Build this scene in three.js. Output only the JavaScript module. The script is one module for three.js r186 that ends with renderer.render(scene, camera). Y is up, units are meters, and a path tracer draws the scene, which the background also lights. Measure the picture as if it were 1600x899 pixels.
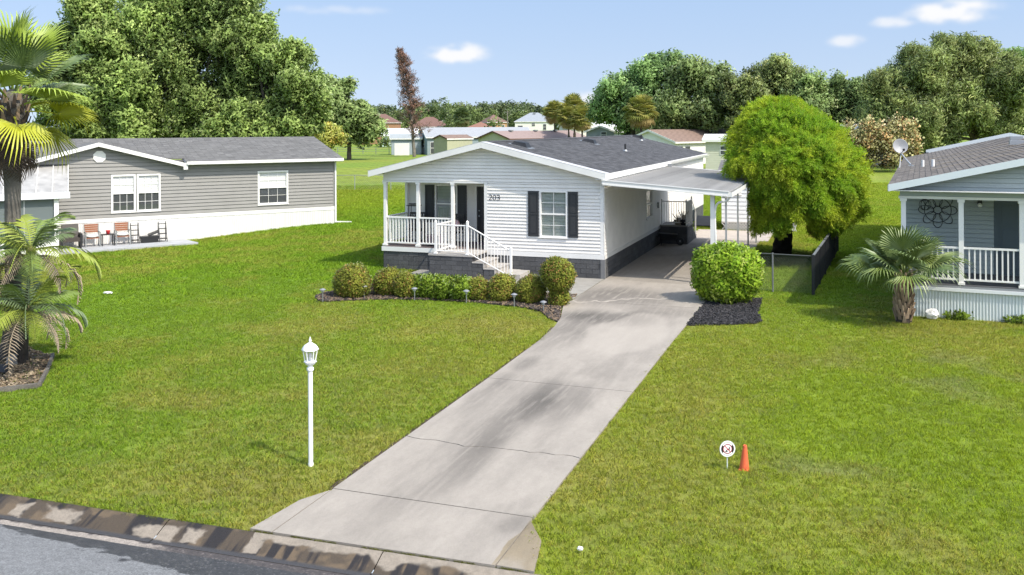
import * as THREE from 'three';
import { mergeGeometries } from 'three/addons/utils/BufferGeometryUtils.js';
import { FontLoader } from 'three/addons/loaders/FontLoader.js';
import { TextGeometry } from 'three/addons/geometries/TextGeometry.js';

// ---------------------------------------------------------------- camera, sky, sun, exposure
const W = 1600, HT = 899, FOC = 1440, HORIZON = 200;
const YAW = Math.atan(516 / FOC), ROLL = 0.31 * Math.PI / 180;
const CAM = new THREE.Vector3(15.68, 5.063, 29.89);
const scene = new THREE.Scene();
const camera = new THREE.PerspectiveCamera(2 * Math.atan(HT / 2 / FOC) * 180 / Math.PI, W / HT, 0.1, 6000);
camera.position.copy(CAM);
camera.rotation.set(0, YAW, -ROLL, 'YXZ');
camera.setViewOffset(W, HT, 0, HT / 2 - HORIZON, W, HT);
camera.updateProjectionMatrix();
const renderer = new THREE.WebGLRenderer({ antialias: true });
renderer.setSize(1024, 575);
renderer.toneMapping = THREE.LinearToneMapping;
renderer.toneMappingExposure = 1.4;
renderer.shadowMap.enabled = true;
const SUN_DIR = new THREE.Vector3(1.51, 1.84, 0.58).normalize();
const sun = new THREE.DirectionalLight(new THREE.Color(1.0, 0.925, 0.79), 3.6);
sun.position.copy(SUN_DIR).multiplyScalar(120); sun.target.position.set(4, 0, 0);
sun.castShadow = true; sun.shadow.radius = 1.0; sun.shadow.mapSize.set(4096, 4096);
Object.assign(sun.shadow.camera, { left: -70, right: 70, top: 70, bottom: -70, near: 1, far: 400 });
scene.add(sun, sun.target);

// random numbers and noise (seeded)
function rng(seed) { let a = seed >>> 0; return () => { a = (a + 0x6D2B79F5) >>> 0; let t = a; t = Math.imul(t ^ (t >>> 15), t | 1); t ^= t + Math.imul(t ^ (t >>> 7), t | 61); return ((t ^ (t >>> 14)) >>> 0) / 4294967296; }; }
const hash2 = (x, y, s = 0) => { let h = Math.imul(x | 0, 374761393) + Math.imul(y | 0, 668265263) + Math.imul(s | 0, 982451653); h = Math.imul(h ^ (h >>> 13), 1274126177); return ((h ^ (h >>> 16)) >>> 0) / 4294967296; };
function vnoise(x, y, s = 0, per = 0) {
  const xi = Math.floor(x), yi = Math.floor(y), fx = x - xi, fy = y - yi, m = v => per ? ((v % per) + per) % per : v;
  const u = fx * fx * (3 - 2 * fx), v = fy * fy * (3 - 2 * fy);
  const a = hash2(m(xi), m(yi), s), b = hash2(m(xi + 1), m(yi), s), c = hash2(m(xi), m(yi + 1), s), d = hash2(m(xi + 1), m(yi + 1), s);
  return a + (b - a) * u + (c - a) * v + (a - b - c + d) * u * v;
}
function fbm(x, y, o = 4, s = 0, per = 0) { let t = 0, a = 0.5, n = 0; for (let i = 0; i < o; i++) { t += a * vnoise(x, y, s + i, per); n += a; x *= 2; y *= 2; per *= 2; a *= 0.5; } return t / n; }
const clamp = (v, a = 0, b = 1) => Math.min(b, Math.max(a, v));
const sstep = (a, b, v) => { const t = clamp((v - a) / (b - a)); return t * t * (3 - 2 * t); };
const lerp = (a, b, t) => a + (b - a) * t;

// the sky: blue air, paler towards the horizon, with small fair-weather clouds and added ones out of view
function makeSky() {
  const w = 3072, h = 1536, data = new Float32Array(w * h * 4);
  const puffs = [];
  // az: angle to the side of the view direction, el: elevation (degrees), sizes in degrees
  const add = (az, el, sx, sy, str, sd) => puffs.push([az, el, sx, sy, str, sd]);
  add(-3.6, 4.55, 2.1, 0.75, 1.15, 1); add(-2.6, 4.75, 1.1, 0.55, 1.0, 2); add(25.4, 6.3, 2.6, 0.8, 1.3, 3); add(22.4, 5.9, 1.3, 0.4, 0.8, 4);
  add(20.0, 4.9, 1.1, 0.45, 0.8, 5); add(4.6, 1.6, 1.2, 0.7, 0.9, 6); add(29, 8.4, 2.4, 0.5, 0.7, 7); add(-11, 7.2, 3.5, 0.35, 0.35, 8);
  const rr = rng(77);
  for (let i = 0; i < 90; i++) { const az = 34 + rr() * 290, el = 3 + rr() * 60; add(az > 180 ? az - 360 : az, el, 3 + rr() * 6, 0.9 + rr() * 3.2, 0.8 + rr() * 0.5, 20 + i); }  // unseen clouds around the rest of the sky, added more densely to lift the shade
  const view = Math.atan2(-Math.cos(YAW), -Math.sin(YAW)); // three's equirect: u = atan2(z, x) / 2pi + 0.5
  const rows = [];
  for (let j = 0; j < h; j++) {
    const el = ((j + 0.5) / h - 0.5) * 180, e = Math.max(el, 0);
    const t = 1 - Math.exp(-e / 9), t2 = sstep(0, 80, e);
    rows.push([lerp(lerp(0.485, 0.245, t), 0.225, t2), lerp(lerp(0.575, 0.405, t), 0.35, t2), lerp(lerp(0.69, 0.67, t), 0.57, t2), el]);
  }
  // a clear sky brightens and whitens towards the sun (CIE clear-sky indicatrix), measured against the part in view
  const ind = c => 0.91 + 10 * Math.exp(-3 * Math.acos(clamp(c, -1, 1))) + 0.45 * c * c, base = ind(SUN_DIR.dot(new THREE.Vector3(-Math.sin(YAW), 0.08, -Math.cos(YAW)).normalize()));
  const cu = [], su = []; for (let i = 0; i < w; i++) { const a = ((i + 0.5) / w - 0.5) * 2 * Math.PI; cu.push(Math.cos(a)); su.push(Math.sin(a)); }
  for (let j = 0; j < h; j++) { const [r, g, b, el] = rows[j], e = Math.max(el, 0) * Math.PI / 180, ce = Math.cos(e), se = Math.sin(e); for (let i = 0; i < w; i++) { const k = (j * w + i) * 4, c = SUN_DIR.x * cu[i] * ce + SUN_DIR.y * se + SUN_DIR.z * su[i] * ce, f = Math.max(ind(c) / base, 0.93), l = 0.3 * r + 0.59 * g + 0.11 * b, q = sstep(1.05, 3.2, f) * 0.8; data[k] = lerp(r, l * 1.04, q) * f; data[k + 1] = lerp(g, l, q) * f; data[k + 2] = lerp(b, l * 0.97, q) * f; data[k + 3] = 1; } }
  for (const [az, el, sx, sy, str, sd] of puffs) {
    const j0 = Math.max(h / 2, Math.floor((el - 3 * sy) / 180 * h + h / 2)), j1 = Math.min(h - 1, Math.ceil((el + 3 * sy) / 180 * h + h / 2));
    const uc = ((view + az * Math.PI / 180) / (2 * Math.PI) + 0.5) * w, half = Math.ceil(3 * sx / 360 * w);
    for (let j = j0; j <= j1; j++) for (let di = -half; di <= half; di++) {
      const i = ((Math.round(uc + di) % w) + w) % w, k = (j * w + i) * 4;
      const dx = di / w * 360 / sx, dy = (rows[j][3] - el) / sy, q = Math.exp(-(dx * dx + dy * dy * (dy < 0 ? 1.7 : 1)) * 1.1);
      const n = fbm(di / w * 360 * 1.1 + sd * 13.7, rows[j][3] * 2.2 + sd * 5.1, 5, sd);
      const c = clamp(str * 0.9 * sstep(0.20, 0.95, q * (0.1 + 1.7 * n)));
      data[k] = lerp(data[k], Math.max(0.70, data[k]), c); data[k + 1] = lerp(data[k + 1], Math.max(0.705, data[k + 1]), c); data[k + 2] = lerp(data[k + 2], Math.max(0.72, data[k + 2]), c);
    }
  }
  const t = new THREE.DataTexture(data, w, h, THREE.RGBAFormat, THREE.FloatType);
  t.mapping = THREE.EquirectangularReflectionMapping; t.magFilter = THREE.LinearFilter; t.colorSpace = THREE.LinearSRGBColorSpace; t.needsUpdate = true;
  return t;
}
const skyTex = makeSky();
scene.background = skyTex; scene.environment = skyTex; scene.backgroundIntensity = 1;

// where a point seen at pixel (px, py) of the photograph stands at a given distance along the view
const FWD = new THREE.Vector3(-Math.sin(YAW), 0, -Math.cos(YAW)), RGT = new THREE.Vector3(Math.cos(YAW), 0, -Math.sin(YAW));
function at(px, py, depth) {
  const x = (px - 800) / FOC, y = -(py - HORIZON) / FOC, c = Math.cos(ROLL), s = Math.sin(ROLL);
  return new THREE.Vector3().copy(CAM).addScaledVector(RGT, (c * x + s * y) * depth).addScaledVector(FWD, depth).add(new THREE.Vector3(0, (-s * x + c * y) * depth, 0));
}
const depthOf = (x, z) => (x - CAM.x) * FWD.x + (z - CAM.z) * FWD.z;

// ---------------------------------------------------------------- textures and materials
function tex(w, h, fn, srgb, rep = [1, 1], off = [0, 0], wrap = THREE.RepeatWrapping) {
  const d = new Uint8Array(w * h * 4);
  const enc = v => srgb ? (v <= 0.0031308 ? 12.92 * v : 1.055 * Math.pow(v, 1 / 2.4) - 0.055) : v;
  for (let j = 0; j < h; j++) for (let i = 0; i < w; i++) { const c = fn(i, j), k = (j * w + i) * 4; if (typeof c === 'number') { const v = Math.round(255 * enc(clamp(c))); d[k] = d[k + 1] = d[k + 2] = v; } else for (let q = 0; q < 3; q++) d[k + q] = Math.round(255 * enc(clamp(c[q]))); d[k + 3] = 255; }
  const t = new THREE.DataTexture(d, w, h, THREE.RGBAFormat); t.wrapS = t.wrapT = wrap; t.magFilter = THREE.LinearFilter; t.minFilter = THREE.LinearMipmapLinearFilter; t.generateMipmaps = true;
  if (srgb) t.colorSpace = THREE.SRGBColorSpace; t.repeat.set(...rep); t.offset.set(...off); t.needsUpdate = true; return t;
}
// mottled tint (multiplies the colour) and fine grain, both tileable, repeat in metres
const mottle = (metres, amp, seed, tint = [1, 1, 1]) => tex(256, 256, (i, j) => { const n = fbm(i / 32, j / 32, 5, seed, 8), g = hash2(i, j, seed) - 0.5, v = 1 - amp + amp * 2 * (n - 0.5) + amp * 0.35 * g; return [v * tint[0], v * tint[1], v * tint[2]]; }, true, [1 / metres, 1 / metres]);
const grain = (metres, seed) => tex(256, 256, (i, j) => 0.6 * hash2(i, j, seed) + 0.4 * fbm(i / 16, j / 16, 3, seed + 3, 16), false, [1 / metres, 1 / metres]);
const G1 = grain(0.5, 5), M_SOFT = mottle(2.7, 0.07, 11), M_MID = mottle(1.9, 0.16, 12), M_HARD = mottle(1.3, 0.3, 13);
const mat = (r, g, b, rough = 0.7, extra = {}) => { const m = new THREE.MeshStandardMaterial({ roughness: rough, ...extra }); m.color.setRGB(r, g, b); return m; };
const double = { side: THREE.DoubleSide };
const M = {
  white: mat(0.80, 0.785, 0.76, 0.5, { map: M_SOFT }),
  vinyl: mat(0.82, 0.80, 0.775, 0.38),
  siding: mat(0.81, 0.775, 0.73, 0.55, { map: M_SOFT }),
  sidingGrey: mat(0.262, 0.253, 0.24, 0.55, { map: M_SOFT }),
  sidingSage: mat(0.38, 0.425, 0.415, 0.55, { map: M_SOFT }),
  block: [0, 1, 2].map(k => mat(0.088 + 0.012 * k, 0.089 + 0.012 * k, 0.094 + 0.012 * k, 0.92, { map: M_MID, bumpMap: G1, bumpScale: 0.012 })),
  mortar: mat(0.04, 0.04, 0.043, 0.95),
  shutter: mat(0.032, 0.033, 0.037, 0.5),
  black: mat(0.018, 0.018, 0.02, 0.5),
  dark: mat(0.02, 0.021, 0.024, 0.9),
  interior: mat(0.10, 0.10, 0.10, 0.95),
  glass: new THREE.MeshPhysicalMaterial({ color: 0xffffff, roughness: 0.03, transmission: 1, thickness: 0, ior: 1.5 }),
  blind: mat(0.27, 0.30, 0.295, 0.9),
  blindWhite: mat(0.72, 0.72, 0.72, 0.9),
  screen: mat(0.055, 0.06, 0.065, 0.6),
  charcoal: [0, 1, 2, 3].map(k => mat(0.062 + 0.014 * k, 0.061 + 0.014 * k, 0.066 + 0.0145 * k, 0.92, { map: M_MID, bumpMap: G1, bumpScale: 0.006 })),
  shingleGrey: [0, 1, 2, 3].map(k => mat(0.162 + 0.016 * k, 0.158 + 0.0155 * k, 0.154 + 0.015 * k, 0.92, { map: mottle(3.1, 0.22, 22 + k), bumpMap: G1, bumpScale: 0.006 })),
  shingleBrown: [0, 1, 2, 3].map(k => mat(0.135 + 0.022 * k, 0.118 + 0.019 * k, 0.105 + 0.016 * k, 0.92, { map: M_MID, bumpMap: G1, bumpScale: 0.006 })),
  shinglePale: mat(0.36, 0.30, 0.23, 0.92, { map: M_MID }),
  metal: mat(0.44, 0.425, 0.405, 0.55, { map: mottle(2.2, 0.22, 23) }),
  alu: mat(0.42, 0.43, 0.44, 0.45, { metalness: 0.5 }),
  galv: mat(0.30, 0.31, 0.32, 0.5, { metalness: 0.6 }),
  concrete: mat(0.34, 0.32, 0.29, 0.9, { map: M_MID, bumpMap: G1, bumpScale: 0.004 }),
  step: mat(0.46, 0.43, 0.40, 0.9, { map: M_MID }),
  deckBrown: mat(0.17, 0.13, 0.125, 0.8, { map: M_MID }),
  deckGrey: mat(0.12, 0.12, 0.13, 0.8, { map: M_MID }),
  mulch: mat(0.045, 0.038, 0.036, 1, { map: M_HARD, bumpMap: G1, bumpScale: 0.03 }),
  bark: mat(0.12, 0.098, 0.08, 0.95, { map: M_HARD, bumpMap: grain(0.4, 31), bumpScale: 0.03 }),
  barkGrey: mat(0.25, 0.225, 0.195, 0.95, { map: M_HARD, bumpMap: grain(0.4, 32), bumpScale: 0.02 }),
  leaf: new THREE.MeshPhysicalMaterial({ roughness: 0.85, specularIntensity: 0.45, transmission: 0.45, thickness: 0, side: THREE.DoubleSide }),
  grassBlade: new THREE.MeshPhysicalMaterial({ roughness: 0.9, specularIntensity: 0.2, transmission: 0.35, thickness: 0, side: THREE.DoubleSide }),
  fanGreen: mat(0.15, 0.215, 0.07, 0.42, { ...double, map: M_MID }),
  fanSage: mat(0.22, 0.28, 0.09, 0.42, { ...double, map: M_MID }),
  fanYellow: mat(0.46, 0.48, 0.03, 0.5, { ...double, map: M_MID }),
  fanBright: mat(0.31, 0.41, 0.05, 0.5, { ...double, map: M_MID }),
  deadFrond: mat(0.42, 0.335, 0.235, 0.9, { ...double, map: M_MID }),
  boot: [0, 1, 2].map(k => mat(0.36 + 0.08 * k, 0.25 + 0.06 * k, 0.165 + 0.045 * k, 0.9, { map: M_MID })),
  bootDark: mat(0.085, 0.06, 0.045, 0.95, { map: M_HARD }),
  wood: mat(0.33, 0.125, 0.06, 0.6, { map: M_MID }),
  tan: mat(0.45, 0.38, 0.28, 0.9, { map: M_MID }),
  cushion: mat(0.66, 0.69, 0.66, 0.9),
  purple: mat(0.10, 0.06, 0.11, 0.9),
  pink: mat(0.50, 0.30, 0.34, 0.9),
  orange: mat(0.80, 0.145, 0.055, 0.55, { map: mottle(0.3, 0.12, 41) }),
  doorDark: mat(0.028, 0.027, 0.032, 0.4),
  doorTeal: mat(0.075, 0.10, 0.115, 0.5),
  red: mat(0.55, 0.035, 0.04, 0.5),
};

// ---------------------------------------------------------------- building helpers
const used = new Map();
function numbered(name) { const n = used.get(name) || 0; used.set(name, n + 1); return n ? `${name}_${String(n).padStart(3, '0')}` : name; }
function thing(name, label, category, pos = [0, 0, 0], turn = 0, group) {
  const o = new THREE.Group(); o.name = numbered(name); o.position.set(...pos); o.rotation.y = turn;
  o.userData = { label, category }; if (group) o.userData.group = group; scene.add(o); return o;
}
function metric(g) { // texture coordinates in metres from the direction each face points
  if (g.index) g = g.toNonIndexed();
  if (!g.attributes.normal) g.computeVertexNormals();
  const p = g.attributes.position, uv = new Float32Array(p.count * 2), a = new THREE.Vector3(), b = new THREE.Vector3(), c = new THREE.Vector3();
  for (let i = 0; i + 2 < p.count; i += 3) {
    a.fromBufferAttribute(p, i); b.fromBufferAttribute(p, i + 1).sub(a); c.fromBufferAttribute(p, i + 2).sub(a); b.cross(c);
    const nx = Math.abs(b.x), ny = Math.abs(b.y), nz = Math.abs(b.z);
    for (let k = 0; k < 3; k++) { const x = p.getX(i + k), y = p.getY(i + k), z = p.getZ(i + k), q = (i + k) * 2;
      if (ny >= nx && ny >= nz) { uv[q] = x; uv[q + 1] = -z; } else if (nx >= nz) { uv[q] = z; uv[q + 1] = y; } else { uv[q] = x; uv[q + 1] = y; } }
  }
  g.setAttribute('uv', new THREE.BufferAttribute(uv, 2)); return g;
}
function clean(g) { if (g.index) g = g.toNonIndexed(); for (const k of Object.keys(g.attributes)) if (!['position', 'normal', 'uv', 'color'].includes(k)) g.deleteAttribute(k); if (!g.attributes.normal) g.computeVertexNormals(); if (!g.attributes.uv) g.setAttribute('uv', new THREE.BufferAttribute(new Float32Array(g.attributes.position.count * 2), 2)); return g; }
function join(geos) { geos = (Array.isArray(geos) ? geos.flat(9) : [geos]).map(clean); return geos.length === 1 ? geos[0] : mergeGeometries(geos); }
function part(parent, name, geos, m, keepUv) {
  let g = join(geos); if (!keepUv) g = metric(g);
  const o = new THREE.Mesh(g, m); o.name = name; o.castShadow = o.receiveShadow = true; parent.add(o); return o;
}
function single(name, label, category, geos, m, group, keepUv) { const o = part(scene, numbered(name), geos, m, keepUv); o.userData = { label, category }; if (group) o.userData.group = group; return o; }
function structure(name, geos, m, keepUv, parent = scene) { const o = part(parent, numbered(name), geos, m, keepUv); if (parent === scene) o.userData.kind = 'structure'; return o; }
function stuff(o, label, category) { o.userData.kind = 'stuff'; if (label) o.userData.label = label; if (category) o.userData.category = category; return o; }
// a box from its centre, or from its limits
const bx = (w, h, d, x = 0, y = 0, z = 0, rx = 0, ry = 0, rz = 0) => { const g = new THREE.BoxGeometry(w, h, d); if (rx || ry || rz) g.applyMatrix4(new THREE.Matrix4().makeRotationFromEuler(new THREE.Euler(rx, ry, rz))); return g.translate(x, y, z); };
const lim = (x0, x1, y0, y1, z0, z1) => bx(x1 - x0, y1 - y0, z1 - z0, (x0 + x1) / 2, (y0 + y1) / 2, (z0 + z1) / 2);
const V3 = (x, y, z) => new THREE.Vector3(x, y, z);
function rod(a, b, r0, r1 = r0, seg = 8) { a = V3(...a); b = V3(...b); const d = b.clone().sub(a), g = new THREE.CylinderGeometry(r1, r0, d.length(), seg, 1); g.applyQuaternion(new THREE.Quaternion().setFromUnitVectors(V3(0, 1, 0), d.clone().normalize())); return g.translate((a.x + b.x) / 2, (a.y + b.y) / 2, (a.z + b.z) / 2); }
function bar(a, b, w, h) { a = V3(...a); b = V3(...b); const d = b.clone().sub(a), g = new THREE.BoxGeometry(w, h, d.length()); const m = new THREE.Matrix4().lookAt(b, a, Math.abs(d.clone().normalize().y) > 0.99 ? V3(1, 0, 0) : V3(0, 1, 0)); g.applyMatrix4(m); return g.translate((a.x + b.x) / 2, (a.y + b.y) / 2, (a.z + b.z) / 2); }
function tube(pts, r, seg = 12, rad = 8) { return new THREE.TubeGeometry(new THREE.CatmullRomCurve3(pts.map(p => V3(...p))), seg, r, rad, false); }
function lathe(pts, seg = 20) { return new THREE.LatheGeometry(pts.map(p => new THREE.Vector2(p[0], p[1])), seg); }
// a flat polygon in x/z with thickness, top at y
function slab(poly, y, th) { const s = new THREE.Shape(poly.map(p => new THREE.Vector2(p[0], -p[1]))); const g = new THREE.ExtrudeGeometry(s, { depth: th, bevelEnabled: false }); return g.rotateX(-Math.PI / 2).translate(0, y - th, 0); }
// eight corners (bottom ring then top ring) into a solid
function hexa(c) { const f = [[0, 1, 2, 3], [7, 6, 5, 4], [0, 4, 5, 1], [1, 5, 6, 2], [2, 6, 7, 3], [3, 7, 4, 0]], p = []; for (const q of f) for (const k of [0, 2, 1, 0, 3, 2]) p.push(...c[q[k]]); const g = new THREE.BufferGeometry(); g.setAttribute('position', new THREE.Float32BufferAttribute(p, 3)); g.computeVertexNormals(); return g; }

// a wall plane: origin, direction along, outward normal
const wallFrame = (o, u, n) => ({ p: (a, v, d) => [o[0] + u[0] * a + n[0] * d, o[1] + v, o[2] + u[2] * a + n[2] * d], u, n, o });
const turned = f => Math.atan2(f.n[0], f.n[2]);
// lap siding, one board per row; span(v) gives the [from, to] on the wall, holes are [u0, u1, v0, v1]
function lapSiding(parent, f, v0, v1, span, holes, m, lap = 0.115, thick = 0.03) {
  for (let v = v0; v < v1 - 0.03; v += lap) {
    const t = Math.min(v + lap, v1), slot = lap * 0.09, mid = (v + t) / 2, [a0, b0] = span(v + 0.002), [a1, b1] = span(t);
    if (Math.min(b0 - a0, b1 - a1) < 0.03 && b0 - a0 < 0.1) continue;
    const cuts = holes.filter(h => mid > h[2] && mid < h[3]).sort((x, y) => x[0] - y[0]); const segs = []; let s0 = a0, s1 = a1;
    for (const h of cuts) { segs.push([s0, h[0], s1, h[0]]); s0 = s1 = h[1]; } segs.push([s0, b0, s1, b1]);
    for (const [p0, q0, p1, q1] of segs) { if (q0 - p0 < 0.03) continue;
      part(parent, 'siding_board', hexa([f.p(p0, v + slot, -0.012), f.p(q0, v + slot, -0.012), f.p(q0, v + slot, thick), f.p(p0, v + slot, thick), f.p(p1, t, -0.012), f.p(q1, t, -0.012), f.p(q1, t, 0.002), f.p(p1, t, 0.002)]), m); }
  }
}
const fbox = (f, a0, a1, v0, v1, d0, d1) => hexa([f.p(a0, v0, d0), f.p(a1, v0, d0), f.p(a1, v0, d1), f.p(a0, v0, d1), f.p(a0, v1, d0), f.p(a1, v1, d0), f.p(a1, v1, d1), f.p(a0, v1, d1)]);
// a sash window: frame, two sashes, bars, panes, blind behind the glass
function sashWindow(parent, f, a0, a1, v0, v1, o = {}) {
  const fw = o.frame || 0.05, w = new THREE.Group(); w.name = 'window'; parent.add(w); const mid = (v0 + v1) / 2, d = 0.035;
  part(w, 'frame', [fbox(f, a0, a1, v1 - fw, v1, -0.06, d), fbox(f, a0, a1, v0, v0 + fw, -0.06, d), fbox(f, a0, a0 + fw, v0 + fw, v1 - fw, -0.06, d), fbox(f, a1 - fw, a1, v0 + fw, v1 - fw, -0.06, d)], M.vinyl);
  part(w, 'sill', fbox(f, a0 - 0.02, a1 + 0.02, v0 - 0.025, v0, -0.02, d + 0.03), M.vinyl);
  part(w, 'meeting_rail', fbox(f, a0 + fw, a1 - fw, mid - 0.025, mid + 0.025, -0.035, 0.012), M.vinyl);
  const nx = o.nx || 3, b = 0.016, iw = a1 - a0 - 2 * fw;
  for (const [lo, hi] of [[mid + 0.025, v1 - fw], [v0 + fw, mid - 0.025]]) {
    part(w, 'pane', fbox(f, a0 + fw, a1 - fw, lo, hi, -0.026, -0.022), M.glass);
    if (o.bars !== false) { for (let k = 1; k < nx; k++) part(w, 'glazing_bar', fbox(f, a0 + fw + iw * k / nx - b / 2, a0 + fw + iw * k / nx + b / 2, lo, hi, -0.021, -0.012), M.vinyl); part(w, 'glazing_bar', fbox(f, a0 + fw, a1 - fw, (lo + hi) / 2 - b / 2, (lo + hi) / 2 + b / 2, -0.0205, -0.0135), M.vinyl); }
  }
  const low = o.blindTo ?? 1; // how far the blind hangs down
  const bb = v1 - fw - (v1 - v0 - 2 * fw) * low;
  if (low > 0) for (let v = bb; v < v1 - fw - 0.02; v += 0.12) part(w, 'blind_slat', fbox(f, a0 + fw, a1 - fw, v, Math.min(v + 0.114, v1 - fw), -0.075, -0.06), o.blind || M.blind);
  if (o.screen) part(w, 'insect_screen', fbox(f, a0 + fw, a1 - fw, v0 + fw, mid - 0.025, -0.05, -0.045), M.screen);
  return w;
}
function shutter(parent, f, a0, a1, v0, v1) {
  const s = part(parent, 'shutter', fbox(f, a0, a1, v0, v1, 0.016, 0.035), M.shutter), w = 0.05, mid = (v0 + v1) / 2;
  part(s, 'rail', [fbox(f, a0, a1, v0, v0 + w * 1.4, 0.035, 0.052), fbox(f, a0, a1, v1 - w * 1.4, v1, 0.035, 0.052), fbox(f, a0, a1, mid - w * 0.6, mid + w * 0.6, 0.035, 0.052), fbox(f, a0, a0 + w, v0 + w * 1.4, v1 - w * 1.4, 0.035, 0.0515), fbox(f, a1 - w, a1, v0 + w * 1.4, v1 - w * 1.4, 0.035, 0.0515)], M.shutter);
  for (const [lo, hi] of [[v0 + w * 1.4, mid - w * 0.6], [mid + w * 0.6, v1 - w * 1.4]]) part(s, 'panel', fbox(f, a0 + w + 0.03, a1 - w - 0.03, lo + 0.03, hi - 0.03, 0.035, 0.047), M.shutter);
  return s;
}
// blocks laid in courses on a wall plane, each one its own piece up to `most`, the rest joined
const brickGeo = new Map();
function blockWall(parent, f, a0, a1, v0, v1, course = 0.16, len = 0.40, most = 999, seed = 1) {
  const r = rng(seed), rest = []; let n = 0; const rows = Math.max(1, Math.round((v1 - v0) / course)), ch = (v1 - v0) / rows;
  part(parent, 'mortar', fbox(f, a0, a1, v0, v1, -0.05, -0.004), M.mortar);
  const list = [];
  for (let k = 0; k < rows; k++) for (let a = a0 - (k % 2 ? len / 2 : 0); a < a1 - 0.01; a += len) { const p = Math.max(a, a0), q = Math.min(a + len, a1); if (q - p > 0.04) list.push([p, q, v0 + k * ch, v0 + (k + 1) * ch]); }
  list.sort((x, y) => x[0] - y[0]);
  for (const [p, q, lo, hi] of list) {
    const j = 0.004, e = 0.010 + r() * 0.007, g = fbox(f, p + j, q - j, lo + j, hi - j, -0.004, e);
    if (n++ < most) part(parent, 'block', g, M.block[Math.floor(r() * 3)]); else rest.push(g);
  }
  if (rest.length) stuff(part(parent, 'far_blocks', rest, M.block[1]));
}

// ================================================================ GROUND
const dip = (x, z) => -0.38 * (1 - sstep(3.5, 11, Math.hypot(x + 15.5, (z + 3) * 1.0)));
const lawnY = (x, z) => dip(x, z) + (z < 18.5 ? 0.03 * (fbm(x * 0.45, z * 0.45, 2, 61) - 0.5) : 0) * sstep(0, 2, Math.abs(x - 10.4) - 1.6) - 0.01;
// colours of the turf: how yellow and how grey-green it is (worn, dry and weedy patches)
function turf(x, z) {
  const n = fbm(x * 0.22 + 9, z * 0.22, 4, 71), m = fbm(x * 0.9, z * 0.9, 3, 75), big = fbm(x * 0.06, z * 0.06, 2, 79);
  const el = (cx, cz, rx, rz) => clamp(1.15 - Math.hypot((x - cx) / rx, (z - cz) / rz));
  let y = 0.75 * sstep(0.42, 0.72, n * 0.55 + m * 0.45) + 0.15;
  y += 0.75 * el(7.1, 7.6, 2.6, 2.0) + 0.42 * el(12.9, 12.5, 1.7, 8) + 0.35 * el(7.8, 14, 2.6, 5) + 0.42 * el(6.6, 19.5, 4, 1.3) + 0.3 * el(14, 17, 3.2, 3) + 0.22 * el(4.6, 13, 3, 3.5);
  y -= 0.5 * el(-4, 2, 7, 9) + 0.35 * el(17, 13, 3.5, 5) + 0.45 * el(-10, -24, 14, 18) + 0.5 * el(17, -8, 3, 14);
  if (z < -15) y *= 0.45;
  let w = sstep(0.55, 0.72, m) * 0.5 * (el(17.6, 9.2, 3.2, 3.4) + el(15.4, 15.2, 1.7, 2.0)); // small-leaved grey-green weeds
  return [clamp(y), clamp(w), big];
}
const GREEN = [0.285, 0.385, 0.018], LUSH = [0.215, 0.355, 0.014], DRY = [0.43, 0.365, 0.085], WEED = [0.20, 0.26, 0.11];
const turfColor = (x, z, y, w, b) => { const c = [0, 1, 2].map(k => lerp(lerp(GREEN[k], LUSH[k], sstep(0.35, 0.65, b)), DRY[k], y * 0.72)); return c.map((v, k) => lerp(v, WEED[k], w * 0.7)); };
{
  const xs = [], zs = [], push = (arr, a, b, s) => { for (let v = a; v < b - 1e-6; v += s) arr.push(v); };
  push(xs, -2400, -400, 250); push(xs, -400, -80, 20); push(xs, -80, -24, 2); push(xs, -24, 24, 0.4); push(xs, 24, 80, 4); push(xs, 80, 400, 20); push(xs, 400, 2401, 250);
  push(zs, -3200, -400, 250); push(zs, -400, -80, 10); push(zs, -80, -20, 1.5); push(zs, -20, 20.0, 0.4); zs.push(20.0);
  const p = [], c = [], uv = [], idx = [];
  for (const z of zs) for (const x of xs) {
    const zz = z === 20 ? 20.2 - 0.03 * (x - 5) : z; p.push(x, Math.abs(x) < 200 && z > -200 ? lawnY(x, zz) : -0.01, zz); const [y, w, b] = turf(x, zz); const q = turfColor(x, zz, y, w, b); c.push(q[0] * 0.9, q[1] * 0.9, q[2] * 0.9); uv.push(x, -zz); }
  const nx = xs.length; for (let j = 0; j < zs.length - 1; j++) for (let i = 0; i < nx - 1; i++) { const a = j * nx + i; idx.push(a, a + nx, a + 1, a + 1, a + nx, a + nx + 1); }
  const g = new THREE.BufferGeometry(); g.setAttribute('position', new THREE.Float32BufferAttribute(p, 3)); g.setAttribute('color', new THREE.Float32BufferAttribute(c, 3)); g.setAttribute('uv', new THREE.Float32BufferAttribute(uv, 2)); g.setIndex(idx); g.computeVertexNormals();
  const m = mat(1, 1, 1, 0.95, { vertexColors: true, map: mottle(3.3, 0.3, 81), bumpMap: grain(0.8, 82), bumpScale: 0.03 });
  structure('lawn', g, m, true);
}

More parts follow.
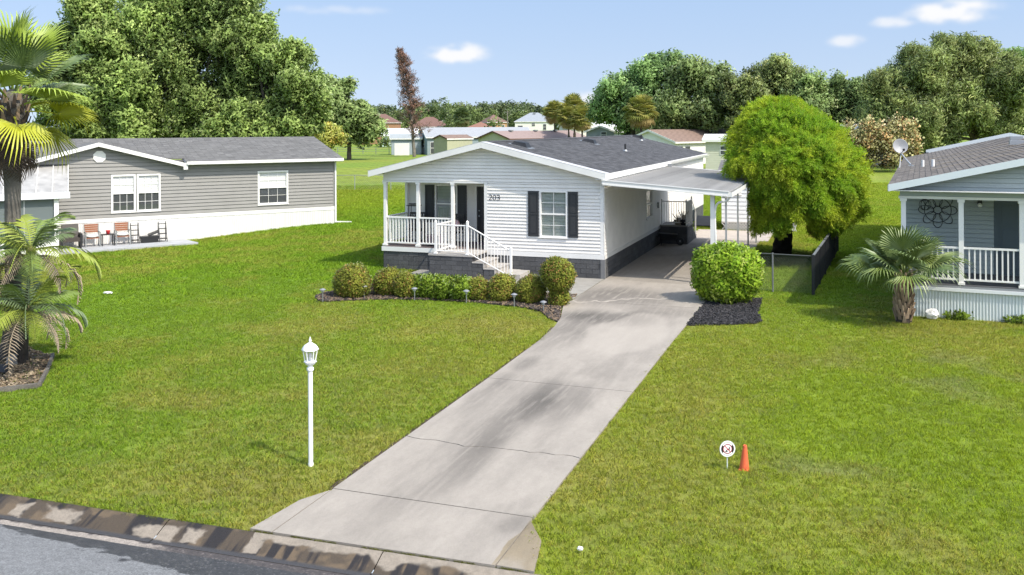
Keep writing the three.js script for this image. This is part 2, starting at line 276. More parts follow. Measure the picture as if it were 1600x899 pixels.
// road, kerb and gutter (slightly turned to the house)
const roadTurn = Math.atan(0.03), ROAD0 = [5, 20.2];
const roadLocal = (x, z) => { const dx = x - ROAD0[0], dz = z - ROAD0[1], c = Math.cos(roadTurn), s = Math.sin(roadTurn); return [dx * c - dz * s, dx * s + dz * c]; };
{
  // stains on the kerb and asphalt: wet brown water runs, pale dry concrete, wet and dry asphalt
  const patches = [[0.15, 0.13, 0.32], [0.85, 0.27, 0.30], [2.4, 0.27, 0.32], [2.95, 0.13, 0.32], [3.85, 0.1, 0.32], [-1.2, 0.3, 0.3], [-3, 0.25, 0.3]];
  const X0 = -4, LX = 16, LZ = 4;
  const surf = (s, k) => { k *= 1.38; // -> [r, g, b, rough]
    const n = fbm(s * 3 + 40, k * 3, 4, 91), fine = fbm(s * 14, k * 14, 3, 95), g = hash2(Math.floor(s * 120), Math.floor(k * 120), 3) - 0.5;
    const apron = sstep(3.55, 3.9, s + (n - 0.5) * 0.5) * (1 - sstep(8.4, 9.2, s));
    if (k < 0.60) {
      let dry = 0; for (const [c, hw, kc] of patches) dry = Math.max(dry, 1 - sstep(0.75, 1.1, Math.max(Math.abs(s - c) / hw, Math.abs(k - kc) / 0.15) + (n - 0.5) * 1.3 + (fine - 0.5) * 0.5));
      if (apron > 0.4) dry = Math.max(dry, 1 - sstep(0.16, 0.24, k + (n - 0.5) * 0.42 - 0.02));
      const run = fbm(s * 9, k * 0.7, 4, 99), brown = [0.075, 0.054, 0.033], black = [0.024, 0.018, 0.014], tan = [0.15, 0.105, 0.06];
      let c = brown.map((v, q) => lerp(v, black[q], sstep(0.44, 0.62, run))); c = c.map((v, q) => lerp(v, tan[q], 0.7 * sstep(0.55, 0.7, n) * (1 - sstep(0.5, 0.6, run))));
      if (k > 0.44) c = c.map((v, q) => lerp(v, [0.055, 0.05, 0.048][q], sstep(0.44, 0.52, k)));
      const pale = [0.25, 0.212, 0.17]; c = c.map((v, q) => lerp(v, pale[q] * (0.8 + 0.4 * fine), dry));
      return [...c.map(v => v * (1 + 0.25 * g)), lerp(0.42, 0.9, dry)];
    }
    const strip = (k < 0.80 ? 1 : 0) * (1 - sstep(2.2, 2.9, s + (n - 0.5) * 0.8)) * sstep(0.60, 0.66, k + (fine - 0.5) * 0.12);
    const edge = lerp(0.86, 1.45, sstep(-0.5, 4.6, s)) + (fbm(s * 4, k * 9, 3, 103) - 0.5) * 0.42, dry = sstep(edge - 0.03, edge + 0.06, k + 0.03 * g);
    const speck = hash2(Math.floor(s * 45), Math.floor(k * 45), 7), near = k < 0.8 ? [0.075, 0.062, 0.055] : [0.05, 0.047, 0.045];
    let c = near.map((v, q) => lerp(v * (0.7 + 0.6 * fine), [0.165, 0.167, 0.17][q] * (0.82 + 0.36 * fine), dry)); if (speck > 0.93 && dry < 0.5 && s > 2.5) c = c.map(v => v * 2.1);
    c = c.map((v, q) => lerp(v, [0.29, 0.25, 0.215][q] * (0.8 + 0.4 * fine), strip));
    return [...c.map(v => v * (1 + 0.7 * g)), lerp(0.45, 0.92, Math.max(dry, strip))];
  };
  const w = 1600, h = 400, rep = [1 / LX, 1 / LZ], off = [-X0 / LX, 1];
  const P = (i, j) => surf(X0 + (i + 0.5) / w * LX, (1 - (j + 0.5) / h) * LZ);
  const cmap = tex(w, h, (i, j) => P(i, j), true, rep, off, THREE.MirroredRepeatWrapping), rmap = tex(w, h, (i, j) => P(i, j)[3], false, rep, off, THREE.MirroredRepeatWrapping);
  const wet = new THREE.MeshStandardMaterial({ map: cmap, roughness: 1, roughnessMap: rmap, bumpMap: G1, bumpScale: 0.004 });
  const profile = (pts, x0, x1) => { const p = [], uv = [], idx = []; const nx = 40; pts.forEach(([z, y], j) => { for (let i = 0; i <= nx; i++) { const x = lerp(x0, x1, i / nx); p.push(x, y, z); uv.push(x, -z); } }); for (let j = 0; j < pts.length - 1; j++) for (let i = 0; i < nx; i++) { const a = j * (nx + 1) + i; idx.push(a, a + nx + 1, a + 1, a + 1, a + nx + 1, a + nx + 2); } const g = new THREE.BufferGeometry(); g.setAttribute('position', new THREE.Float32BufferAttribute(p, 3)); g.setAttribute('uv', new THREE.Float32BufferAttribute(uv, 2)); g.setIndex(idx); g.computeVertexNormals(); return g; };
  const place = o => { o.position.set(ROAD0[0], 0, ROAD0[1]); o.rotation.y = roadTurn; return o; };
  // kerb in cast lengths with a groove between them
  const K = new THREE.Group(); K.name = 'kerb'; K.userData.kind = 'structure'; scene.add(K); place(K);
  for (let s = -25; s < 30; s += 3.05) {
    const prof = [[-0.02, -0.25], [0, 0.005], [0.03, 0.012], [0.08, 0.0], [0.31, -0.10], [0.40, -0.112], [0.434, -0.11]], g = profile(prof, s + 0.006, s + 3.044); part(K, 'kerb_length', g, wet, true); }
  place(structure('road', profile([[0.436, -0.113], [0.58, -0.104], [2.4, -0.06], [4.2, -0.035], [7, -0.09]], -60, 60), wet, true));
  place(structure('verge', profile([[7.0, -0.09], [7.3, 0.0], [60, 0.0]], -90, 90), mat(0.09, 0.14, 0.02, 0.95, { map: M_HARD }), true));
  place(structure('ground', profile([[-0.03, -0.3], [0.6, -0.3], [8, -0.3]], -90, 90), mat(0.08, 0.06, 0.045, 1), true));
}

// driveway, apron and carport floor: concrete slabs with open joints
const driveY = 0.028;
{
  const X0 = 7.6, LX = 5.2, ZF = 20.4, LZ = 33;
  const el = (x, z, cx, cz, rx, rz, soft = 0.6) => 1 - sstep(1 - soft, 1 + soft, Math.hypot((x - cx) / rx, (z - cz) / rz));
  const col = (x, z) => {
    const n = fbm(x * 1.3, z * 0.8, 5, 111), m = fbm(x * 4.5, z * 2.2, 4, 115), s = fbm(x * 9, z * 1.6, 3, 119), s2 = fbm(x * 15, z * 1.5, 4, 145), g = hash2(Math.floor(x * 180), Math.floor(z * 180), 9) - 0.5;
    const f2 = fbm(x * 22, z * 11, 3, 141); x += 0.3 * (fbm(x * 1.6 + 7, z * 0.8, 3, 131) - 0.5); z += 0.9 * (fbm(x * 1.3, z * 0.6 + 5, 3, 135) - 0.5); let v = 0.32 * (0.86 + 0.16 * m + 0.12 * f2) * (0.93 + 0.14 * s) * (1 + 0.10 * g), warm = 0;
    const dark = (a, k) => { v *= 1 - a * k * clamp(-0.25 + 2.4 * (0.35 * m + 0.65 * s2)); };
    dark(sstep(0.5, 0.75, n), 0.15); dark(el(x, z, 10.3, 14.6, 0.36, 2.4), 0.4); dark(el(x, z, 10.6, 13.6, 0.55, 1.1), 0.36); dark(el(x, z, 9.75, 15.0, 0.2, 3.5), 0.16); dark(el(x, z, 11.1, 12.0, 0.2, 5), 0.14); dark(el(x, z, 9.35, 13.5, 0.22, 1.5), 0.28); dark(el(x, z, 10.3, 17.2, 0.35, 1.6), 0.24);
    dark(el(x, z, 9.3, 11.2, 0.25, 0.6), 0.35); dark(el(x, z, 9.2, 7.6, 0.6, 2.4), 0.3); dark(el(x, z, 9.9, 6.0, 1.3, 0.8), 0.5); dark(el(x, z, 9.4, 2.9, 1.6, 1.3), 0.45); dark(el(x, z, 11.1, 4.9, 1.0, 0.7), 0.25);
    const pale = sstep(0.2, 0.7, el(x, z, 10.75, 7.7, 0.95, 2.2, 0.3) + (n - 0.5) * 0.7); v = lerp(v, 0.40, pale * 0.45);
    if (z < 4 && z > 2.6) v = lerp(v, 0.43, 0.7 * (1 - sstep(0.03, 0.09, Math.abs(z - 3.9 + 1.15 * Math.pow((x - 8.4) / 2.3, 2) + 0.35 * (m - 0.5))))); // pale hose mark across the slab
    v *= 1 - 0.3 * sstep(0.3, 1.1, el(x, z, 11.8, 18.8, 0.3, 0.35, 0.9) * (0.2 + 0.9 * m + 0.6 * f2)); // mildew by the joint
    if (x > 11.86 && z > 18.7) { warm = sstep(0.45, 0.62, n + 0.1); v *= 1 - 0.25 * warm; }
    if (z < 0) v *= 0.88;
    return [v * (1 + 0.04 * warm), v * (0.885 - 0.05 * warm), v * (0.76 - 0.2 * warm)];
  };
  const w = 512, h = 2048; // v = -z
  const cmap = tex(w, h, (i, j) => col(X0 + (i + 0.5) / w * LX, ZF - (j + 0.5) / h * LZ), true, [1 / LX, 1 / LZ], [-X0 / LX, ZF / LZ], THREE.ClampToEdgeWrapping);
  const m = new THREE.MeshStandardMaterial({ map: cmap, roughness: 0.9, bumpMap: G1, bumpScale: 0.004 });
  const D = new THREE.Group(); D.name = 'driveway'; D.userData.kind = 'structure'; scene.add(D);
  const j = 0.011, th = 0.14, r = rng(5), L = 8.94, R = 11.9, crack = [];
  for (let k = 0; k <= 22; k++) { const x = lerp(L, R, k / 22); crack.push([x, 16.34 + 0.05 * (x - L) / 3 + 0.42 * (fbm(x * 2.1, 3, 3, 121) - 0.5) + 0.045 * (r() - 0.5)]); }
  part(D, 'slab', slab([[L, 18.6 - j], ...crack.map(([x, z]) => [x, z + 0.009 + 0.004 * r()]), [R, 18.6 - j]], driveY, th), m);
  part(D, 'slab', slab([[L, 12.57 + j], [R, 12.62 + j], ...crack.slice().reverse().map(([x, z]) => [x, z - 0.009 - 0.004 * r()])], driveY, th), m);
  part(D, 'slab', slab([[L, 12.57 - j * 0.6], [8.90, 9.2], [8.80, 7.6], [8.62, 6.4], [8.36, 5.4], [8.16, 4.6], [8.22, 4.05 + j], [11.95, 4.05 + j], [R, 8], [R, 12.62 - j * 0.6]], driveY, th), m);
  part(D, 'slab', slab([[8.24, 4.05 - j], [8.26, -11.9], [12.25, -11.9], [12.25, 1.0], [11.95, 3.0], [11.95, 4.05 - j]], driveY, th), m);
  const e1 = 20.2 - 0.03 * (L - 5) - 0.015, e2 = 20.2 - 0.03 * (R - 5) - 0.015;
  part(D, 'apron_slab', slab([[L + j, 18.6 + j], [R - j, 18.6 + j], [R - j, e2], [L + j, e1]], driveY, th), m);
  part(D, 'apron_flare', slab([[L - j * 0.4, 18.66], [L - j * 0.4, e1], [8.62, e1], [8.72, 19.1]], driveY, th), m);
  part(D, 'apron_flare', slab([[R + j * 0.6, 18.72], [12.2, 19.2], [12.36, e2 - 0.01], [R + j * 0.6, e2 - 0.01]], driveY, th), m);
  { const q = rng(17), a = [], b = []; for (let z = 7.6; z <= 18.62; z += 0.18) { const e = z > 9.2 ? 8.93 : lerp(8.78, 8.93, sstep(7.4, 9.2, z)); a.push([e + 0.01, z]); b.push([e - 0.05 - 0.05 * q(), z]); } structure('soil_edge', slab([...a, ...b.reverse()], 0.006, 0.08), mat(0.075, 0.048, 0.033, 1, { map: M_HARD })); }
  // weeds in the joint between apron and gutter are part of the lawn grass below
  const Wk = new THREE.Group(); Wk.name = 'path'; Wk.userData.kind = 'structure'; scene.add(Wk);
  let x0 = 1.45; for (const x1 of [3.1, 4.8, 6.5, 8.2]) { part(Wk, 'slab', slab([[x0 + 0.006, 0.02], [x1 - 0.006, 0.02], [x1 - 0.006, x1 > 8 ? 3.9 : 3.0], [x0 + 0.006, 3.0]], 0.022, 0.12), M.concrete); x0 = x1; }
  const Pt = new THREE.Group(); Pt.name = 'yard_path'; Pt.userData.kind = 'structure'; scene.add(Pt);
  part(Pt, 'slab', slab([[9.0, -12.0], [12.6, -12.0], [12.6, -16.0], [9.0, -16.0]], 0.02, 0.1), mat(0.50, 0.44, 0.39, 0.9, { map: M_MID }));
}

// planting bed along the path, mulch island under the clipped bush, palm bed
const bedFront = [[0.85, 6.0], [1.3, 6.4], [2.2, 5.8], [3.2, 5.4], [4.5, 5.15], [5.8, 5.15], [7.0, 5.3], [7.8, 5.7], [8.4, 6.7], [8.74, 6.95]];
const bedPoly = [...bedFront, [8.6, 6.4], [8.32, 5.4], [8.1, 4.6], [8.16, 4.0], [8.16, 3.05], [1.45, 3.05], [0.7, 4.6], [0.6, 5.6]];
const mulchPoly = [[11.95, 3.2], [11.93, 6.3], [12.7, 6.0], [13.55, 5.55], [13.7, 5.2], [13.5, 4.2], [13.45, 2.0], [12.3, 1.6]];
const palmPoly = [[-4.2, 16.2], [-2, 16.9], [0.25, 16.45], [0.72, 15.95], [0.0, 15.0], [-0.9, 14.0], [-2.5, 13.4], [-4.4, 13.8]];
const mulchBits = (name, poly, n, cols, seed, lab) => {
  const r = rng(seed), pts = []; const bb = poly.reduce((b, p) => [Math.min(b[0], p[0]), Math.max(b[1], p[0]), Math.min(b[2], p[1]), Math.max(b[3], p[1])], [1e9, -1e9, 1e9, -1e9]);
  while (pts.length < n) { const x = lerp(bb[0], bb[1], r()), z = lerp(bb[2], bb[3], r()); if (inPoly(x, z, poly)) pts.push([x, z]); }
  const im = new THREE.InstancedMesh(clean(new THREE.BoxGeometry(0.075, 0.018, 0.022)), mat(1, 1, 1, 0.95), n); const m = new THREE.Matrix4(), c = new THREE.Color();
  pts.forEach(([x, z], k) => { m.makeRotationFromEuler(new THREE.Euler((r() - 0.5) * 0.9, r() * 6.3, (r() - 0.5) * 0.9)); const s = 0.5 + r() * 0.9; m.scale(V3(s, s, s)); m.setPosition(x, lawnY(x, z) + 0.03 + r() * 0.025, z); im.setMatrixAt(k, m); const q = cols[Math.floor(r() * cols.length)], v = 0.7 + 0.6 * r(); c.setRGB(q[0] * v, q[1] * v, q[2] * v); im.setColorAt(k, c); });
  im.name = name; im.castShadow = im.receiveShadow = true; scene.add(im); stuff(im, lab, 'mulch');
};
function inPoly(x, z, p) { let c = false; for (let i = 0, j = p.length - 1; i < p.length; j = i++) if ((p[i][1] > z) !== (p[j][1] > z) && x < (p[j][0] - p[i][0]) * (z - p[i][1]) / (p[j][1] - p[i][1]) + p[i][0]) c = !c; return c; }
structure('planting_bed', slab(bedPoly, 0.02, 0.1), M.mulch); structure('mulch_bed', slab(mulchPoly, 0.02, 0.1), M.mulch);
structure('palm_bed', slab(palmPoly, 0.02, 0.1), mat(0.20, 0.155, 0.105, 1, { map: M_HARD, bumpMap: G1, bumpScale: 0.03 }));
mulchBits('mulch', bedPoly, 6500, [[0.09, 0.072, 0.062], [0.13, 0.095, 0.07], [0.06, 0.05, 0.045], [0.22, 0.155, 0.10]], 131, 'dark wood mulch in the bed of clipped shrubs');
mulchBits('mulch_001', mulchPoly, 3200, [[0.03, 0.028, 0.03], [0.05, 0.046, 0.048], [0.02, 0.02, 0.022]], 132, 'black mulch around the clipped bush beside the driveway');
mulchBits('mulch_002', palmPoly, 2600, [[0.22, 0.16, 0.10], [0.15, 0.11, 0.07], [0.3, 0.24, 0.16]], 133, 'tan leaf litter under the palms');
{ // wooden edging of the palm bed
  const e = thing('bed_edging', 'weathered timber edging around the palm bed', 'edging');
  for (const [a, b] of [[[-4.2, 16.25], [-1.9, 16.95]], [[-1.9, 16.97], [0.27, 16.5]], [[0.3, 16.5], [0.76, 15.98]], [[0.76, 15.95], [-0.05, 14.98]], [[-0.08, 14.95], [-0.95, 13.98]]]) part(e, 'board', bar([a[0], 0.03, a[1]], [b[0], 0.03, b[1]], 0.06, 0.13), M.barkGrey);
}

// grass: tufts of blades, denser near the viewer
function tuftGeo(seed, blades, hgt, spread, wid) {
  const r = rng(seed), p = [];
  for (let k = 0; k < blades; k++) { const a = r() * 6.283, b = r() * spread, x = Math.cos(a) * b, z = Math.sin(a) * b, t = r() * 6.283, h = hgt * (0.55 + 0.6 * r()), lean = h * (0.35 + 0.8 * r()), d = r() * 6.283, wx = Math.cos(t) * wid / 2, wz = Math.sin(t) * wid / 2, mx = x + Math.cos(d) * lean * 0.4, mz = z + Math.sin(d) * lean * 0.4;
    p.push(x - wx, 0, z - wz, x + wx, 0, z + wz, mx, h * 0.72, mz, mx - wx * 0.8, h * 0.66, mz - wz * 0.8, mx + wx * 0.8, h * 0.66, mz + wz * 0.8, x + Math.cos(d) * lean, h * 0.93, z + Math.sin(d) * lean); }
  const g = new THREE.BufferGeometry(); g.setAttribute('position', new THREE.Float32BufferAttribute(p, 3)); g.computeVertexNormals();
  const nn = g.attributes.normal; for (let i = 0; i < nn.count; i++) { const v = V3(nn.getX(i), Math.abs(nn.getY(i)) + 2.2, nn.getZ(i)).normalize(); nn.setXYZ(i, v.x, v.y, v.z); }
  return clean(g);
}
const noGrass = [];   // rectangles and polygons where nothing grows: filled in below
function grassBlocked(X, Z) {
  const wob = 0.07 * (fbm(X * 5, Z * 5, 2, 151) - 0.35), x = X + (X < 10.4 ? -wob : wob), z = Z - wob * 0.6;
  if (z > 20.2 - 0.03 * (x - 5) + 0.03) return true;
  if (z > -12 && z < 18.7) { const l = z > 9.2 ? 8.93 - 0.05 : z > 5.4 ? lerp(8.36, 8.93, sstep(5.2, 9.2, z)) : 8.2; if (x > l && x < (z < 1 ? 12.26 : z < 4 ? 12.0 : 11.89)) return true; }
  if (z >= 18.55 && x > 8.94 - 0.26 * sstep(18.6, 19.2, z) && x < 11.9 + 0.42 * sstep(18.7, 19.9, z)) return true;
  if (x > 1.4 && x < 8.3 && z > -0.1 && z < 3.1) return true;
  if (x > -0.02 && x < 8.2 && z < 0.1 && z > -23.3) return true;
  if (x > 9.0 && x < 12.6 && z < -12 && z > -16) return true;
  if (inPoly(x, z, bedPoly) || inPoly(x, z, mulchPoly)) return true;
  if (inPoly(x, z, palmPoly)) return hash2(Math.floor(x * 9), Math.floor(z * 9), 4) > 0.3 * sstep(-1.2, -3, x) + 0.25;
  for (const f of noGrass) if (f(x, z)) return true;
  return false;
}
function growGrass() {
  const near = [tuftGeo(1, 16, 0.042, 0.055, 0.0075), tuftGeo(2, 16, 0.050, 0.058, 0.0075), tuftGeo(3, 17, 0.036, 0.058, 0.008)], far = [tuftGeo(4, 22, 0.058, 0.14, 0.016), tuftGeo(5, 22, 0.066, 0.15, 0.016)];
  const sets = [...near, ...far].map(() => ({ m: [], c: [] })), r = rng(4242), mm = new THREE.Matrix4(), q = new THREE.Quaternion(), e = new THREE.Euler();
  const cell = 0.5;
  for (let z = 20.5; z > -75; z -= cell) for (let x = -34; x < 34; x += cell) {
    const d = depthOf(x + 0.25, z - 0.25); if (d < 8 || d > 82) continue;
    const side = (x + 0.25 - CAM.x) * RGT.x + (z - 0.25 - CAM.z) * RGT.z; if (Math.abs(side) > d * 0.585 + 1.2) continue;
    const dd = d + (r() - 0.5) * 9, isFar = dd > 31, dens = isFar ? 95 * Math.min(1, Math.pow(42 / d, 1.6)) : d > 22 ? 260 : 330; // tufts per square metre
    let n = dens * cell * cell; n = Math.floor(n) + (r() < n % 1 ? 1 : 0);
    for (let k = 0; k < n; k++) {
      const px = x + r() * cell, pz = z - r() * cell; if (grassBlocked(px, pz)) continue;
      const [y, w, b] = turf(px, pz), dry = r() < y * 0.42 ? 1 : 0, set = isFar ? 3 + (r() < 0.5 ? 0 : 1) : Math.floor(r() * 3);
      const edge = Math.abs(px - 8.94) < 0.14 && pz > 8 && pz < 19 ? 1.25 : 1, sc = (0.7 + 0.6 * r()) * (w > 0.3 && r() < 0.5 ? 0.7 : 1) * edge * (isFar ? Math.min(1.2, 0.6 + d / 95) : 1);
      e.set((r() - 0.5) * 0.35, r() * 6.283, (r() - 0.5) * 0.35); q.setFromEuler(e); mm.compose(V3(px, lawnY(px, pz) - 0.006, pz), q, V3(sc, sc * (0.85 + 0.4 * r()), sc));
      sets[set].m.push(...mm.elements); const c = turfColor(px, pz, clamp(y * 0.6 + dry * (0.55 + 0.5 * r())), w, b), v = 0.80 + 0.42 * r(), hu = (r() - 0.5) * 0.18; sets[set].c.push(c[0] * v * (1 + hu), c[1] * v, c[2] * v * (1 - hu));
    }
  }
  for (let k = 0; k < 420; k++) { const px = 8.7 + r() * 3.6, gap = fbm(px * 2.2, 4, 2, 161); if (gap < 0.42) continue; const pz = 20.2 - 0.03 * (px - 5) - 0.012 + (r() - 0.5) * 0.035, sc = 0.35 + 0.4 * r(); e.set(0, r() * 6.28, 0); q.setFromEuler(e); mm.compose(V3(px, 0.004, pz), q, V3(sc, sc * 0.8, sc)); sets[0].m.push(...mm.elements); const v = 0.5 + 0.5 * r(); sets[0].c.push(0.26 * v, 0.27 * v, 0.05 * v); }
  let total = 0;
  sets.forEach((s, k) => { const n = s.m.length / 16; total += n; const im = new THREE.InstancedMesh([...near, ...far][k], M.grassBlade, n); im.instanceMatrix.array.set(s.m); im.instanceColor = new THREE.InstancedBufferAttribute(new Float32Array(s.c), 3); im.name = numbered('grass'); im.castShadow = im.receiveShadow = true; scene.add(im);
    stuff(im, k < 3 ? 'mown lawn grass around the concrete driveway' : 'lawn grass farther back around the houses', 'grass'); });
  console.log('grass tufts', total);
}

// ================================================================ THE WHITE HOUSE
const font = await new FontLoader().loadAsync('fonts/droid/droid_sans_regular.typeface.json').catch(() => null) || await new FontLoader().loadAsync('fonts/droid/droid_sans_bold.typeface.json');
{
  const Hs = thing('white_house', 'white lap-sided house numbered 203 with dark shutters and block skirting', 'house');
  const WX = 8.2, LEN = 23.2, RX = 3.96, RY = 4.41, SL = 0.239, roofB = x => RY - SL * Math.abs(x - RX); // underside of the roof
  const F = wallFrame([0, 0, 0], [1, 0, 0], [0, 0, 1]), S = wallFrame([WX, 0, 0], [0, 0, -1], [1, 0, 0]), B = wallFrame([0, 0, -1.87], [1, 0, 0], [0, 0, 1]);
  const skT = 0.66, win = [5.96, 6.94, 1.34, 2.92];
  // cores of the walls (dark inside the windows), floor
  part(Hs, 'wall', [lim(3.96, 8.08, 0.05, 3.3, -0.62, -0.2), lim(7.75, 8.06, 0.05, 3.3, -LEN + 0.1, -0.65), lim(0.05, 3.9, 0.05, 3.3, -2.3, -2.05), lim(0.03, 0.3, 0.05, 3.3, -LEN + 0.1, -2.3), lim(0.3, 7.75, 0.05, 3.3, -LEN, -LEN + 0.2)], M.interior);
  part(Hs, 'sheathing', [lim(3.96, win[0], 0.05, 3.25, -0.2, -0.016), lim(win[1], 8.15, 0.05, 3.25, -0.2, -0.016), lim(win[0], win[1], 0.05, win[2], -0.2, -0.016), lim(win[0], win[1], win[3], 3.25, -0.2, -0.016), lim(3.96, 4.1, 0.05, 3.2, -1.85, -0.2), lim(0.02, 8.18, 3.2, 3.5, -0.3, -0.016), lim(0.9, 7, 3.5, 3.72, -0.3, -0.016), lim(2.0, 5.9, 3.72, 3.95, -0.3, -0.016), lim(3.0, 4.9, 3.95, 4.2, -0.3, -0.016),
    lim(8.06, 8.184, 0.05, 3.4, -6.95, -0.2), lim(8.06, 8.184, 0.05, 3.4, -LEN + 0.02, -8.25), lim(8.06, 8.184, 0.05, 1.33, -8.25, -6.95), lim(8.06, 8.184, 2.5, 3.4, -8.25, -6.95), lim(0.02, 1.2, 0.7, 3.25, -2.05, -1.886), lim(2.12, 2.84, 0.7, 3.25, -2.05, -1.886), lim(1.2, 2.12, 0.7, 1.5, -2.05, -1.886), lim(1.2, 2.12, 2.95, 3.25, -2.05, -1.886), lim(3.75, 3.96, 0.7, 3.25, -2.05, -1.886), lim(2.84, 3.75, 2.95, 3.25, -2.05, -1.886)], M.siding);
  // front siding: the wall beside the porch, then the gable across the whole front
  lapSiding(Hs, F, 0.83, 3.19, () => [4.05, 8.08], [[win[0], win[1], win[2], win[3]]], M.siding);
  lapSiding(Hs, F, 3.19, 4.40, v => { const d = (RY - v) / SL; return [Math.max(0.0, RX - d), Math.min(8.2, RX + d)]; }, [], M.siding);
  part(Hs, 'corner_trim', [fbox(F, 8.08, 8.2, 0.72, 3.39, -0.01, 0.022), fbox(S, -0.022, 0.10, 0.72, 3.39, -0.01, 0.022)], M.white);
  part(Hs, 'corner_trim', [fbox(F, 3.95, 4.05, 0.72, 3.19, -0.01, 0.022), lim(3.93, 3.95, 0.72, 3.19, -0.1, 0.022)], M.white);
  part(Hs, 'base_trim', fbox(F, 3.94, 8.225, skT, 0.83, -0.01, 0.026), M.white);
  part(Hs, 'base_trim', fbox(S, -0.02, LEN, skT, 0.80, -0.01, 0.025), M.white);
  // side siding
  lapSiding(Hs, S, 0.80, 3.38, () => [0.10, LEN - 0.02], [[6.95, 8.25, 1.33, 2.5]], M.siding);
  part(Hs, 'corner_trim', fbox(S, LEN - 0.1, LEN, 0.72, 3.38, -0.01, 0.022), M.white);
  // windows
  sashWindow(Hs, F, ...win, { blind: M.blind, nx: 2 }); shutter(Hs, F, 5.55, 5.93, 1.36, 2.9); shutter(Hs, F, 6.97, 7.32, 1.36, 2.9);
  sashWindow(Hs, S, 6.95, 8.25, 1.33, 2.5, { blind: M.blind, bars: false, screen: true, blindTo: 0.4 });
  // porch back wall
  lapSiding(Hs, B, 0.83, 3.19, () => [0.1, 3.94], [[1.2, 2.12, 1.5, 2.95], [2.84, 3.75, 0.7, 2.95]], M.siding);
  part(Hs, 'corner_trim', fbox(B, 0.0, 0.1, 0.83, 3.19, -0.03, 0.02), M.white);
  sashWindow(Hs, B, 1.2, 2.12, 1.5, 2.95, { blind: M.blind, nx: 2, bars: false }); shutter(Hs, B, 0.8, 1.18, 1.52, 2.93); shutter(Hs, B, 2.14, 2.5, 1.52, 2.93);
  { const d = part(Hs, 'door', fbox(B, 2.9, 3.7, 0.84, 2.9, -0.05, -0.01), M.doorDark); part(d, 'door_frame', [fbox(B, 2.84, 2.9, 0.83, 2.96, -0.05, 0.03), fbox(B, 3.7, 3.76, 0.83, 2.96, -0.05, 0.03), fbox(B, 2.9, 3.7, 2.9, 2.96, -0.05, 0.03)], M.white);
    part(d, 'knob', new THREE.SphereGeometry(0.035, 12, 8).translate(3.0, 1.8, -1.84), M.alu); part(d, 'knob', new THREE.SphereGeometry(0.028, 12, 8).translate(3.0, 2.0, -1.85), M.alu); for (let k = 0; k < 3; k++) part(d, 'panel', fbox(B, 3.0, 3.6, 1.0 + k * 0.62, 1.5 + k * 0.62, -0.01, 0.0), M.doorDark); part(d, 'screen_door', [fbox(B, 2.96, 3.02, 0.86, 2.88, 0.0, 0.02), fbox(B, 3.6, 3.66, 0.86, 2.88, 0.0, 0.02)], M.black); }
  // house side wall of the porch recess
  part(Hs, 'return_wall', lim(3.95, 3.962, 0.83, 3.19, -1.86, -0.02), M.siding);
  // porch floor, rim, ceiling, beam
  for (let z = -1.85; z < 0.0; z += 0.14) part(Hs, 'deck_board', lim(-0.02, 3.93, 0.80, 0.835, z, Math.min(z + 0.134, 0.03)), M.deckBrown);
  part(Hs, 'deck_rim', [lim(-0.06, 3.93, skT - 0.02, 0.80, 0.0, 0.05), lim(-0.06, -0.01, skT - 0.02, 0.80, -1.87, -0.0)], M.white);
  part(Hs, 'porch_ceiling', lim(0.0, 3.95, 3.19, 3.22, -1.87, -0.02), M.white);
  part(Hs, 'beam', [lim(-0.03, 3.95, 3.13, 3.19, -0.16, 0.03), lim(-0.03, 0.1, 3.13, 3.19, -1.87, -0.16)], M.white);
  // left side wall behind the porch and its skirting
  const Lw = wallFrame([0, 0, -LEN], [0, 0, 1], [-1, 0, 0]);
  lapSiding(Hs, Lw, 0.80, 3.40, () => [0.02, LEN - 1.87], [], M.siding, 0.23);
  stuff(part(Hs, 'skirting_panel', fbox(Lw, 0, LEN, 0, skT, -0.03, 0.01), M.block[1]));
  const post = (x, z, w = 0.11) => { const p = part(Hs, 'porch_post', lim(x - w / 2, x + w / 2, 0.835, 3.13, z - w / 2, z + w / 2), M.vinyl); part(p, 'post_base', lim(x - w * 0.8, x + w * 0.8, 0.836, 0.90, z - w * 0.8, z + w * 0.8), M.vinyl); part(p, 'post_cap', lim(x - w * 0.7, x + w * 0.7, 3.07, 3.129, z - w * 0.7, z + w * 0.7), M.vinyl); };
  post(0.06, -0.05); post(1.37, -0.05); post(2.72, -0.05); post(0.05, -1.80, 0.10);
  // railings: rails and separate balusters
  const railing = (a, b, n, top = 1.86, bot = 0.95, bw = 0.034) => { const r = new THREE.Group(); r.name = 'railing'; Hs.add(r); part(r, 'top_rail', bar([a[0], top, a[1]], [b[0], top, b[1]], 0.07, 0.05), M.vinyl); part(r, 'bottom_rail', bar([a[0], bot, a[1]], [b[0], bot, b[1]], 0.05, 0.05), M.vinyl); for (let k = 1; k <= n; k++) { const t = k / (n + 1), x = lerp(a[0], b[0], t), z = lerp(a[1], b[1], t); part(r, 'baluster', lim(x - bw / 2, x + bw / 2, bot + 0.025, top - 0.025, z - bw / 2, z + bw / 2), M.vinyl); } };
  railing([0.12, -0.05], [1.31, -0.05], 9); railing([1.43, -0.05], [2.66, -0.05], 9); railing([0.05, -0.12], [0.05, -1.74], 12);
  // block skirting
  blockWall(Hs, F, 0, 2.5, 0, skT - 0.025, 0.16, 0.40, 300, 3); blockWall(Hs, F, 4.0, WX, 0, skT, 0.16, 0.40, 300, 4);
  part(Hs, 'skirting_corner', lim(8.085, 8.235, 0, skT - 0.004, -0.1, 0.028), mat(0.20, 0.20, 0.205, 0.9, { map: M_MID }));
  blockWall(Hs, S, 0.1, LEN, 0, skT, 0.16, 0.40, 110, 5);
